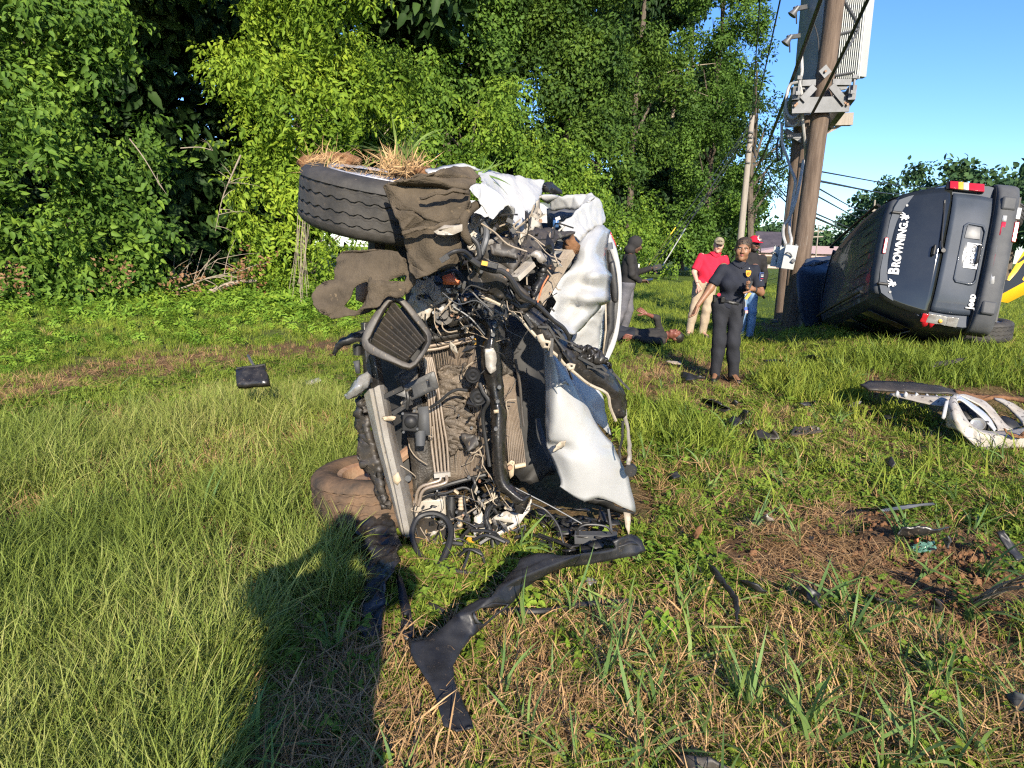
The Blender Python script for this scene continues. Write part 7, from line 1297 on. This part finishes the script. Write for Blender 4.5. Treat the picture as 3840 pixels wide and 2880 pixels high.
def head_sdf(Q, w=1.0):
    d = U([ell(Q, (0, .012, .045), (.076*w, .096, .086)), ell(Q, (0, -.028, -.03), (.063*w, .068, .086)), ell(Q, (0, -.068, -.098), (.028*w, .026, .024)), ell(Q, (.038, -.064, -.022), (.03, .03, .034)), ell(Q, (-.038, -.064, -.022), (.03, .03, .034)), ell(Q, (.045*w, -.015, -.075), (.022, .035, .03)), ell(Q, (-.045*w, -.015, -.075), (.022, .035, .03))], .03)
    d = smin(d, cap(Q, (-.04, -.084, .034), (.04, -.084, .034), .010), .02)
    for s in (-1, 1): d = np.maximum(d, -(np.linalg.norm(Q-A3((s*.031, -.108, .010)), axis=1)-.017)+.0) if False else -smin(-d, np.linalg.norm(Q-A3((s*.031, -.110, .010)), axis=1)-.018, .014)
    d = U([d, cap(Q, (0, -.094, .018), (0, -.116, -.022), .008, .0125), ell(Q, (.013, -.104, -.026), (.010, .011, .008)), ell(Q, (-.013, -.104, -.026), (.010, .011, .008))], .012)
    for s in (-1, 1): d = smin(d, ell(Q, (s*.078*w, .012, .0), (.010, .021, .032)), .008)
    return smin(d, cap(Q, (0, .014, -.06), (0, .028, -.17), .054*w, .058*w), .03)
def lips_sdf(Q): return U([cap(Q, (-.021, -.088, -.053), (0, -.0965, -.051), .0045, .0065), cap(Q, (.021, -.088, -.053), (0, -.0965, -.051), .0045, .0065), cap(Q, (-.018, -.088, -.057), (0, -.0955, -.061), .005, .0075), cap(Q, (.018, -.088, -.057), (0, -.0955, -.061), .005, .0075)], .004)
def hand_caps(w, d, nrm, side, curl=.5, sc=1.0):
    """capsules of a hand: w wrist, d finger direction, nrm out of the back of the hand, side +1/-1 puts the thumb"""
    w = Vector(w); d = Vector(d).normalized(); nrm = Vector(nrm); nrm = (nrm-d*nrm.dot(d)).normalized(); t = d.cross(nrm)*side; out = []
    for k in (-1, 0, 1): out.append((w+t*.014*k*sc, w+d*.085*sc+t*.028*k*sc, .016*sc, .0145*sc))
    for i, (o_, L) in enumerate(((.033, .070), (.011, .080), (-.012, .074), (-.033, .058))):
        p = w+d*.088*sc+t*o_*sc; a = curl*(.55+.12*i); dd = d.copy()
        for k, fr in enumerate((.44, .31, .25)):
            dd = (Matrix.Rotation(-a if k else -a*.7, 3, nrm.cross(d)) @ dd) if True else dd
            q = p+dd*L*fr*sc; out.append((p, q, (.0095-.001*k)*sc, (.0088-.001*k)*sc)); p = q
    p = w+d*.022*sc+t*.022*sc; dd = (d*.65+t*.75-nrm*.25).normalized()
    for fr in (.045, .034, .027):
        q = p+dd*fr*sc; out.append((p, q, .0115*sc, .010*sc)); p = q; dd = (dd*.9+d*.45-nrm*.2*curl).normalized()
    return out
def person(label, loc, yaw, J, skin, shirt, trousers, tilt=0.0, pitch=None, female=False, sleeve=.62, hair=None, lean=None, group=None, waist=.97, bulk=1.0, shoe=(.012, .012, .012), face=True, lipm='lip', headw=1.0, hem=.86, tm=None):
    if tm is None: tm = Matrix.Translation(Vector(loc)) @ Matrix.Rotation(tilt, 4, 'Y') @ Matrix.Rotation(yaw, 4, 'Z')
    root = empty('person', loc); tag(root, label, 'person', group); T3 = np.array(tm, np.float32)
    def put(name, VF, m, parent=root):
        V, F = VF; return np_obj(name, V @ T3[:3, :3].T+T3[:3, 3], F, m, parent)
    g = lambda k: A3(J[k])
    b = bulk; hc, sc_ = (g('hipL')+g('hipR'))/2, (g('shL')+g('shR'))/2; wc = hc*.55+sc_*.45; up_ = (sc_-hc); up_ /= np.linalg.norm(up_)
    def torso(P_, e=0.0):
        ds = [cap(P_, g('shR')-up_*.035, g('shL')-up_*.035, .050*b+e), ell(P_, hc+up_*.03, (.165*b+e, .115*b+e, .13+e)), ell(P_, wc, ((.125 if female else .15)*b+e, .105*b+e, .17+e)), ell(P_, sc_-up_*.14, (.165*b+e, .11*b+e, .17+e)), cap(P_, sc_+up_*.005, g('neck'), .085+e, .058+e)]
        if female: ds += [ell(P_, sc_-up_*.19+A3((sx*.075, -.085, 0)), (.075+e, .065+e, .07+e)) for sx in (-1, 1)]
        elif b > 1.05: ds.append(ell(P_, wc+A3((0, -.05, -.02)), (.15*b+e, .10*b+e, .14+e)))
        return U(ds, .06)
    def arm(P_, s, e=0.0, f=1.0):
        S, E, Wr = g('sh'+s), g('el'+s), g('wr'+s)
        return U([cap(P_, S, E, .052*b+e, .040*b+e), cap(P_, E, Wr, .041*b+e, .026*b+e)], .03)
    def leg(P_, s, e=0.0, e2=None):
        e2 = e if e2 is None else e2; return U([cap(P_, g('hip'+s), g('kn'+s), .088*b+e, .058*b+e*.8+e2*.2), cap(P_, g('kn'+s), g('an'+s), .058*b+e*.5+e2*.5, .040*b+e2), cap(P_, g('kn'+s)*.68+g('an'+s)*.32+A3((0, .012, 0)), g('kn'+s)*.5+g('an'+s)*.5, .05*b+e2*.6, .045*b+e2*.6)], .04)
    hd, hy, hp, hr = J['head']; HM = Matrix.Rotation(hy, 3, 'Z') @ Matrix.Rotation(hp, 3, 'X') @ Matrix.Rotation(hr, 3, 'Y'); HN = np.array(HM, np.float32)
    allp = np.array([J[k] for k in J if k not in ('head', 'handL', 'handR', 'stand')]); lo, hi = allp.min(0)-.2, allp.max(0)+.2
    body = lambda P_: U([torso(P_, -.008), arm(P_, 'L'), arm(P_, 'R'), leg(P_, 'L', -.006), leg(P_, 'R', -.006), U([cap(P_, g('anL'), g('toL'), .035, .03), cap(P_, g('anR'), g('toR'), .035, .03)], .01)], .025)
    parts = [snets(body, lo, hi, .016)]
    V, F = snets(lambda Q: head_sdf(Q, headw), (-.12, -.16, -.16), (.12, .14, .16), .0062); parts.append((V @ HN.T+A3(hd), F))
    for s, sg in (('L', 1), ('R', -1)):
        d, nr, curl = J['hand'+s]; hcps = hand_caps(J['wr'+s], d, nr, -sg, curl); q = np.array([list(c[0]) for c in hcps]+[list(c[1]) for c in hcps])
        parts.append(snets(lambda P_: U([cap(P_, c[0], c[1], c[2], c[3]) for c in hcps]+[cap(P_, g('wr'+s)*.85+g('el'+s)*.15, g('wr'+s), .027*b, .022)], .006), q.min(0)-.05, q.max(0)+.05, .0055))
    k = 0; Vs, Fs = [], []
    for V, F in parts: Vs.append(V); Fs.append(F+k); k += len(V)
    put('body', (np.concatenate(Vs), np.concatenate(Fs)), skin)
    tw = wc[2]
    # shirt
    slv = {'L': sleeve, 'R': sleeve} if not isinstance(sleeve, dict) else sleeve
    def shirt_f(P_):
        d = torso(P_, .010)+folds(P_, .0055, 22)
        cut = (hc+up_*(hem-.93)); d = np.maximum(d, -(P_-cut)@up_); d = np.maximum(d, (P_-g('neck')-0.012*up_)@up_)
        for s in 'LR':
            S, E, Wr = g('sh'+s), g('el'+s), g('wr'+s); f = slv[s]
            if f < 1: e = S+(E-S)*f; a = np.maximum(cap(P_, S-up_*.012, e, .060*b, .066*b)+folds(P_, .004, 40), (P_-e)@((E-S)/np.linalg.norm(E-S)))
            else: e = E+(Wr-E)*(f-1); a = U([cap(P_, S-up_*.012, E, .059*b, .054*b), cap(P_, E, e, .054*b, .041*b)], .02)+folds(P_, .006, 45)
            d = smin(d, a, .02)
        return d
    q = np.array([g('shL'), g('shR'), g('elL'), g('elR'), g('wrL'), g('wrR'), hc, sc_]); so2 = put('shirt', snets(shirt_f, q.min(0)-.17, q.max(0)+.17, .0115), shirt)
    def trou(P_):
        d = U([leg(P_, 'L', .010, .022), leg(P_, 'R', .010, .022)], .008); d = smin(d, ell(P_, hc+up_*.02, (.170*b, .122*b, .135)), .05)+folds(P_, .0055, 24); d = np.maximum(d, (P_-hc-up_*(waist-.93))@up_)
        for s in 'LR':
            ax = g('an'+s)-g('kn'+s); ax /= np.linalg.norm(ax); d = np.maximum(d, np.where(np.linalg.norm(P_-g('an'+s), axis=1) < .16, (P_-g('an'+s)-ax*.055)@ax, -1))
        return d
    q = np.array([g('anL'), g('anR'), g('knL'), g('knR'), hc]); put('trousers', snets(trou, q.min(0)-.2, q.max(0)+.18, .013), trousers)
    sm_ = cloth('shoe_%.3f_%.3f' % shoe[:2], shoe, None, .1, .45)
    for s in 'LR':
        a, t = g('an'+s), g('to'+s); dn = A3((0, 0, -.03)) if J.get('stand', 1) else A3((0, 0, 0))
        c = lambda P_: np.maximum(U([cap(P_, a+dn, t+dn*.6, .046, .042), cap(P_, a-dn, a+dn, .050)], .03), -(P_[:, 2]-a[2]+.075) if J.get('stand', 1) else -np.ones(len(P_)))
        q = np.array([a, t]); put('shoe', snets(c, q.min(0)-.1, q.max(0)+.1, .010), sm_)
    def headpart(name, f, m, h=.006, lo_=(-.14, -.22, -.2), hi_=(.14, .17, .2), parent=root):
        V, F = snets(f, lo_, hi_, h); return put(name, (V @ HN.T+A3(hd), F), m, parent)
    if face:
        for s in (-1, 1):
            e_ = headpart('eye', lambda Q: np.linalg.norm(Q-A3((s*.031, -.0815, .010)), axis=1)-.0108, M['eye'], .004, (s*.031-.02, -.11, -.01), (s*.031+.02, -.06, .03)); headpart('iris', lambda Q: np.linalg.norm(Q-A3((s*.031, -.0872, .0085)), axis=1)-.0068, M['iris'], .003, (s*.031-.012, -.105, -.006), (s*.031+.012, -.08, .024), e_)
            headpart('eyebrow', lambda Q: U([cap(Q, (s*.014, -.096, .027), (s*.034, -.095, .030), .0045), cap(Q, (s*.034, -.095, .030), (s*.052, -.083, .024), .0045, .003)], .003), M['hair'], .003, (-.07, -.12, .01), (.07, -.06, .06))
        headpart('lips', lips_sdf, M[lipm], .0035, (-.05, -.13, -.09), (.05, -.06, -.02))
    return root, put, headpart, tm, (torso, leg, arm, hc, sc_, up_, g, HM, Vector(hd))
def belt(put, tools, m, e=.016, half=.021, at=.955):
    torso, leg, arm, hc, sc_, up_, g = tools[:7]
    f = lambda P_: np.maximum(np.maximum(ell(P_, hc+up_*.02, (.172+e*.5, .124+e*.5, .14)), -1), np.abs((P_-hc-up_*(at-.93))@up_)-half)
    return put('belt', snets(f, hc-.25, hc+.25, .011), m)
def cap_hat(headpart, m, brimm=None, back=False):
    c = headpart('cap', lambda Q: U([np.maximum(ell(Q, (0, .010, .048), (.088, .108, .098)), -(Q[:, 2]-.035-.25*np.maximum(-Q[:, 1], -.2)*.15)), np.maximum(ell(Q, (0, -.12, .040), (.072, .085, .014)), -1)], .008), m, .006)
    return c
Z = np.array([0, 0, 1.])
# --- officer
J = dict(head=((.062, -.035, 1.535), R(-10), R(3), R(4)), neck=(.05, 0, 1.40), shL=(.225, .02, 1.335), shR=(-.125, .0, 1.335), elL=(.305, -.03, 1.065), wrL=(.165, -.245, 1.115), elR=(-.255, -.03, 1.09), wrR=(-.395, -.11, .885), hipL=(.065, 0, .90), hipR=(-.12, 0, .90), knL=(.055, -.05, .48), knR=(-.10, -.02, .48), anL=(.105, .02, .085), anR=(-.10, .04, .085), toL=(.135, -.15, .045), toR=(-.14, -.13, .045),
         handL=((-.75, -.45, .35), (.3, -.75, .5), 1.1), handR=((-.35, -.25, -.9), (-.8, -.3, .2), .55))
oloc = G(*px('F', 1190, 1560)); oloc = P(*px('F', 1190, 1558), 7.45); oloc.z = float(H(oloc.x, oloc.y))
navy = cloth('navy_uniform', (.012, .014, .022), (.018, .020, .028))
ob, put, hp_, tm, tl = person('police officer in navy uniform with gold badge, walking toward the viewer holding a radio', oloc, R(-8), J, SKIN['brown'], navy, cloth('black_trousers', (.016, .017, .021), (.022, .023, .028)), female=True, sleeve=.80, waist=.985, hem=.90)
hp_('hair', lambda Q: U([np.maximum(np.maximum(ell(Q, (0, .016, .048), (.083, .102, .094)), -(Q[:, 2]-.04+.9*np.minimum(Q[:, 1]+.055, .1)*1.0)), -1)+.002*np.sin(Q[:, 0]*170+Q[:, 2]*70)*np.cos(Q[:, 1]*90), ell(Q, (.035, .04, .10), (.05, .065, .04))+.003*np.sin(Q[:, 1]*150)], .015), M['hairb'], .005)
belt(put, tl, cloth('black_leather', (.010, .010, .010), None, .1, .4), at=.975)
def at_local(name, mb, m, parent=None, bevel=0):
    mb.v = [tm @ v for v in mb.v]; return mb.build(name, m, parent or ob, bevel=bevel)
b = MB(); n = 20
for k in range(n): pass
def shield(c, w, h, nrm=Vector((0, -1, 0)), th=.006):
    x = Vector((0, 0, 1)).cross(nrm).normalized()*-1; o_ = [(0, .5), (.2, .46), (.42, .5), (.5, .3), (.46, 0), (.34, -.3), (0, -.5)]; o_ = o_+[(-a, q) for a, q in o_[-2:0:-1]]; v = []
    for s in (-.5, .5): v += [Vector(c)+x*a*w+Vector((0, 0, q*h))+nrm*s*th for a, q in o_]
    k = len(o_); return MB().add(v, [tuple(range(k))[::-1], tuple(range(k, 2*k))]+[(i, (i+1) % k, k+(i+1) % k, k+i) for i in range(k)])
bd = at_local('badge', shield((.125, -.150, 1.275), .062, .075, Vector((.15, -1, .12)).normalized(), .008), M['gold'], bevel=.002); at_local('badge_seal', MB().disc((.126, -.157, 1.277), (.15, -1, .12), .016, .006, 16), cloth('badge_blue', (.35, .16, .03)), bd)
for nm, w, h, m, off in (('shoulder_patch', .085, .115, cloth('patch_blue', (.06, .10, .24)), 0), ('patch_field', .072, .10, cloth('patch_dark', (.02, .022, .05)), .003)): pt = at_local(nm, shield(Vector((.293, -.048, 1.235))+Vector((.7, -.7, .1))*off, w, h, Vector((.72, -.68, .15)).normalized(), .006), m)
for z_, w, m in ((1.262, .05, 'print_white'), (1.247, .046, 'print_white'), (1.222, .052, 'tape_red'), (1.20, .036, 'print_white'), (1.189, .03, 'tape_red')):
    x = Vector((.68, .72, 0)); c_ = Vector((.298, -.054, z_)); at_local('patch_stripe', MB().bar(c_-x*w/2, c_+x*w/2, .004, .007), M[m])
at_local('name_pin', MB().box((.135, -.125, 1.335), (.012, .006, .008)), M['print_white'])
b = MB(); b.box((.120, -.285, 1.155), (.042, .035, .10), Matrix.Rotation(R(18), 3, 'Y')); b.tube([Vector((.125, -.285, 1.20)), Vector((.12, -.285, 1.235))], [.009, .007], 8, 1); b.disc((.10, -.302, 1.165), (-.3, -1, 0), .017, .012, 14); rd = at_local('radio', b, M['trim'], bevel=.004)
at_local('radio_clip', MB().bar(Vector((.10, -.29, 1.09)), Vector((.08, -.295, 1.045)), .018, .012), M['tape_white'], rd)
at_local('yellow_handle', MB().bar(Vector((.155, -.20, 1.07)), Vector((.11, -.20, .995)), .035, .03), M['amber'])
at_local('watch', MB().lathe((.19, -.205, 1.105), Vector((-.14, -.215, .05)), [(.034, -.014), (.038, -.012), (.038, .012), (.034, .014)], 18), M['trim'])
b = MB(); b.tube([Vector((.125, -.14, 1.0)), Vector((.13, -.15, .93)), Vector((.132, -.152, .84))], .005, 6, 2); lk = at_local('lanyard', b, M['tape_white']); at_local('key_tag', MB().box((.135, -.158, .885), (.03, .01, .035)), mat('blue_tag', (.03, .08, .35), None), lk); at_local('key_tag', MB().box((.145, -.158, .85), (.028, .01, .03)), mat('pink_tag', (.55, .28, .25), None), lk); at_local('key', MB().bar(Vector((.13, -.155, .85)), Vector((.128, -.155, .81)), .012, .004), M['trim'], lk)
at_local('collar', MB().tube([Vector((-.03, -.045, 1.395)), Vector((-.005, -.075, 1.365)), Vector((.045, -.10, 1.335))], [.012, .014, .01], 8, 3).tube([Vector((.125, -.04, 1.395)), Vector((.10, -.075, 1.365)), Vector((.055, -.10, 1.335))], [.012, .014, .01], 8, 3), navy)
at_local('pouch', MB().box((-.12, -.125, .975), (.05, .04, .07)).box((-.19, -.04, .975), (.05, .07, .09)), cloth('black_leather', (.010, .010, .010)), bevel=.008); at_local('red_disc', MB().disc((-.165, -.115, 1.03), (-.3, -1, 0), .02, .01, 14), M['tape_red'])
# --- man in red polo
J = dict(head=((.10, -.03, 1.60), R(-6), R(6), R(3)), neck=(.07, .0, 1.47), shL=(.255, .02, 1.40), shR=(-.15, .0, 1.40), elL=(.31, -.05, 1.12), wrL=(.12, -.20, 1.0), elR=(-.24, -.02, 1.115), wrR=(-.17, -.17, .90), hipL=(.085, 0, .93), hipR=(-.12, 0, .93), knL=(.07, -.03, .5), knR=(-.14, -.02, .5), anL=(.07, .02, .085), anR=(-.16, .02, .085), toL=(.12, -.16, .045), toR=(-.21, -.15, .045),
         handR=((.35, -.35, -.75), (-.5, -.8, .1), .9), handL=((-.8, -.3, -.3), (.2, -.9, .3), .9))
loc = P(*px('F', 935, 1200), 11.3); loc.z = float(H(loc.x, loc.y))
ob, put, hp_, tm, tl = person('man in red polo shirt, khaki trousers and camouflage cap, hands clasped', loc, R(-4), J, SKIN['fair'], cloth('red_polo', (.56, .018, .045), (.48, .012, .035)), cloth('khaki', (.36, .285, .205), (.30, .235, .165)), tilt=R(4), sleeve=.85, bulk=1.08, waist=.975, hem=.93, shoe=(.05, .04, .035), lipm='lipf')
camo = mat('camouflage', (.16, .13, .08), (.32, .27, .18), 28, rough=.9, spots=(.05, .05, .03), spot_scale=30, spot_at=.58)
c_ = cap_hat(hp_, camo); 
hm = lambda v: tl[8]+tl[7] @ Vector(v)
b = MB(); b.lathe(hm((0, -.104, .088)), tl[7] @ Vector((0, -1, .35)), [(.017, 0), (.020, .004), (.020, -.004), (.017, 0)], 20); b.bar(hm((-.045, -.10, .088)), hm((-.018, -.108, .088)), .012, .004); b.bar(hm((.018, -.108, .088)), hm((.045, -.10, .088)), .012, .004); b.bar(hm((-.008, -.112, .10)), hm((.008, -.114, .078)), .005, .004); at_local('cap_emblem', b, M['trim'], c_)
belt(put, tl, cloth('black_leather', (.010, .010, .010)), at=.965)
at_local('holster', MB().box((-.19, -.04, 1.0), (.05, .08, .15)), M['trim'], bevel=.012); at_local('collar', MB().tube([Vector((-.02, -.045, 1.475)), Vector((.02, -.085, 1.44)), Vector((.07, -.10, 1.40))], [.014, .016, .01], 8, 3).tube([Vector((.155, -.04, 1.475)), Vector((.12, -.085, 1.44)), Vector((.075, -.10, 1.40))], [.014, .016, .01], 8, 3), CL_['red_polo']); at_local('bracelet', MB().lathe((-.185, -.15, .935), (.07, -.15, -.21), [(.031, -.006), (.035, 0), (.031, .006)], 14), M['galv'])
# --- man in black with red cap
J = dict(head=((.0, -.03, 1.66), R(8), R(4), 0), neck=(.0, 0, 1.52), shL=(.20, .0, 1.45), shR=(-.20, 0, 1.45), elL=(.275, .0, 1.15), wrL=(.25, -.05, .90), elR=(-.27, .0, 1.15), wrR=(-.22, -.08, .9), hipL=(.09, 0, .96), hipR=(-.09, 0, .96), knL=(.115, -.02, .52), knR=(-.06, -.02, .52), anL=(.15, .03, .085), anR=(-.03, .03, .085), toL=(.19, -.14, .045), toR=(-.06, -.14, .045), handL=((.0, -.1, -1), (.9, -.2, 0), .6), handR=((.0, -.1, -1), (-.9, -.2, 0), .6))
loc = P(*px('F', 1362, 1165), 11.2); loc.z = float(H(loc.x, loc.y))
ob, put, hp_, tm, tl = person('man in black long-sleeved shirt, blue jeans and red cap standing behind the officer', loc, R(6), J, SKIN['dark'], cloth('black_knit', (.016, .015, .016), (.022, .02, .021)), cloth('denim', (.11, .20, .34), (.19, .29, .42), .35), sleeve=1.9, bulk=1.05, waist=.99, hem=.9, tilt=R(1))
c_ = cap_hat(hp_, cloth('red_cap', (.50, .012, .035), (.44, .01, .03)))
hm = lambda v: tl[8]+tl[7] @ Vector(v); X_ = tl[7] @ Vector((1, 0, 0)); Z_ = tl[7] @ Vector((0, .25, .97)); N_ = X_.cross(Z_)
for s_, p_, z_ in (('S', (-.010, -.108, .104), .062), ('o', (.006, -.115, .085), .038), ('x', (.020, -.116, .073), .036)): text('cap_letter', s_, tm @ basis(hm(p_), X_, Z_, N_), z_, M['print_white'], c_, .004, bold=.0015)
b = MB()
for s in (-1, 1): b.lathe(hm((s*.031, -.106, .008)), tl[7] @ Vector((0, -1, 0)), [(.020, 0), (.0225, .003), (.0225, -.003), (.020, 0)], 18)
b.bar(hm((-.01, -.11, .012)), hm((.01, -.11, .012)), .004, .004); b.bar(hm((.052, -.105, .012)), hm((.078, .0, .012)), .004, .004); b.bar(hm((-.052, -.105, .012)), hm((-.078, .0, .012)), .004, .004); at_local('glasses', b, M['trim'])
hp_('beard', lambda Q: np.maximum(head_sdf(Q)-.006, np.maximum(Q[:, 2]+.068, Q[:, 1]-.0)), M['hair'], .005)
# --- man in hooded sweatshirt, seen from the side, walking right
J = dict(head=((-.03, -.06, 1.60), R(0), R(18), 0), neck=(-.02, .0, 1.46), shL=(.16, .01, 1.40), shR=(-.19, .01, 1.40), elL=(.2, -.14, 1.13), wrL=(.12, -.37, 1.22), elR=(-.2, -.05, 1.10), wrR=(-.10, -.20, 1.0), hipL=(.08, .0, .93), hipR=(-.09, 0, .93), knL=(.09, -.06, .5), knR=(-.09, .06, .5), anL=(.1, .0, .085), anR=(-.1, .18, .085), toL=(.1, -.18, .045), toR=(-.1, .02, .045), handL=((-.1, -1, .05), (.5, .1, .8), .7), handR=((.1, -1, .1), (-.5, -.1, -.8), .7))
loc = P(*px('F', 215, 1225), 11.2); loc.z = float(H(loc.x, loc.y))
hood = cloth('charcoal_hoodie', (.018, .017, .017), (.027, .025, .024)); ob, put, hp_, tm, tl = person('man in charcoal hooded sweatshirt and grey sweatpants looking at phone beside the wreck', loc, R(82), J, SKIN['dark'], hood, cloth('grey_sweatpants', (.075, .075, .085), (.13, .125, .135)), sleeve=1.92, bulk=1.1, waist=.97, hem=.86, tilt=R(2))
hp_('hood', lambda Q: np.maximum(U([ell(Q, (0, .015, .03), (.108, .125, .125)), ell(Q, (0, .05, -.11), (.12, .10, .09))], .04), -ell(Q, (0, -.13, -.01), (.078, .085, .105))), hood, .007)
at_local('phone', MB().box((.085, -.475, 1.25), (.012, .09, .15), Matrix.Rotation(R(70), 3, 'X')), M['trim'], bevel=.004); at_local('phone', MB().box((-.075, -.32, 1.03), (.08, .17, .03), Matrix.Rotation(R(-12), 3, 'X')), cloth('navy_case', (.02, .035, .08)), bevel=.006)
X2 = Vector((0, 1, 0)); text('hoodie_letter', 'C', tm @ basis(Vector((.0, -.155, 1.24)), Vector((1, 0, 0)), Vector((0, 0, 1)), Vector((0, -1, 0))), .12, M['print_white'], ob, .012)
# --- person lying on the grass (kept plain)
J = dict(head=((.02, -.02, 1.60), R(20), R(-12), R(10)), neck=(.01, .01, 1.46), shL=(.20, .0, 1.40), shR=(-.17, .0, 1.40), elL=(.27, -.03, 1.14), wrL=(.25, -.07, .92), elR=(-.15, -.26, 1.30), wrR=(-.05, -.36, 1.12), hipL=(.09, .0, .93), hipR=(-.09, 0, .93), knL=(.12, -.05, .5), knR=(-.1, -.10, .5), anL=(.13, .05, .09), anR=(-.1, .03, .09), toL=(.14, -.12, .06), toR=(-.12, -.12, .06), handL=((0, -.1, -1), (.9, 0, 0), .5), handR=((.0, -.5, -.8), (-.9, .2, 0), .6), stand=0)
h0 = G(*px('F', 745, 1225)); loc = P(*px('F', 300, 1232), 10.35); loc.z = float(H(loc.x, loc.y))
Zl = Vector((.985, -.12, .02)).normalized(); Yl = Vector((-.02, .22, -.97)); Yl = (Yl-Zl*Yl.dot(Zl)).normalized(); Xl = Yl.cross(Zl); tm_ = Matrix((Xl, Yl, Zl)).transposed().to_4x4(); tm_.translation = loc+Vector((-.93, 0, .155))
person('person in dark clothing lying on the grass with one forearm raised', loc, 0, J, SKIN['lying'], cloth('dark_sweater', (.022, .021, .02), (.034, .031, .028)), cloth('dark_track_trousers', (.02, .022, .028)), tm=tm_, sleeve={'L': 1.9, 'R': 1.3}, face=False)[2]('hair', lambda Q: np.maximum(ell(Q, (0, .016, .046), (.084, .103, .094)), -(Q[:, 2]-.02+.9*np.minimum(Q[:, 1]+.05, .1))), M['hair'], .006)
# --- the photographer, standing behind the camera, whose shadow falls into the picture
J = dict(head=((0.0, .02, 1.60), 0, R(8), 0), neck=(0, .03, 1.46), shL=(.20, .02, 1.40), shR=(-.20, .02, 1.40), elL=(.27, -.12, 1.34), wrL=(.18, -.22, 1.38), elR=(-.27, -.12, 1.34), wrR=(-.08, -.22, 1.38), hipL=(.09, 0, .93), hipR=(-.09, 0, .93), knL=(.11, -.02, .5), knR=(-.11, -.02, .5), anL=(.13, .02, .085), anR=(-.13, .02, .085), toL=(.16, -.14, .045), toR=(-.16, -.14, .045), handL=((-.5, -.3, .6), (.8, .3, .3), 1.0), handR=((.5, -.3, .6), (-.8, .3, .3), 1.0))
ob, put, hp_, tm, tl = person('photographer holding up a phone, standing behind the viewpoint', (-.19, -.34, 0), R(180), J, SKIN['fair'], cloth('grey_shirt', (.2, .2, .21)), cloth('dark_work_trousers', (.03, .032, .04)), sleeve=.9, hem=.86, bulk=1.12)
ph = MB().box((0, -.045, 1.45), (.165, .010, .08)).build('phone', M['trim'], None, bevel=.004); tag(ph, 'black phone held sideways in both hands of the photographer', 'phone')
print('trees', TREES)
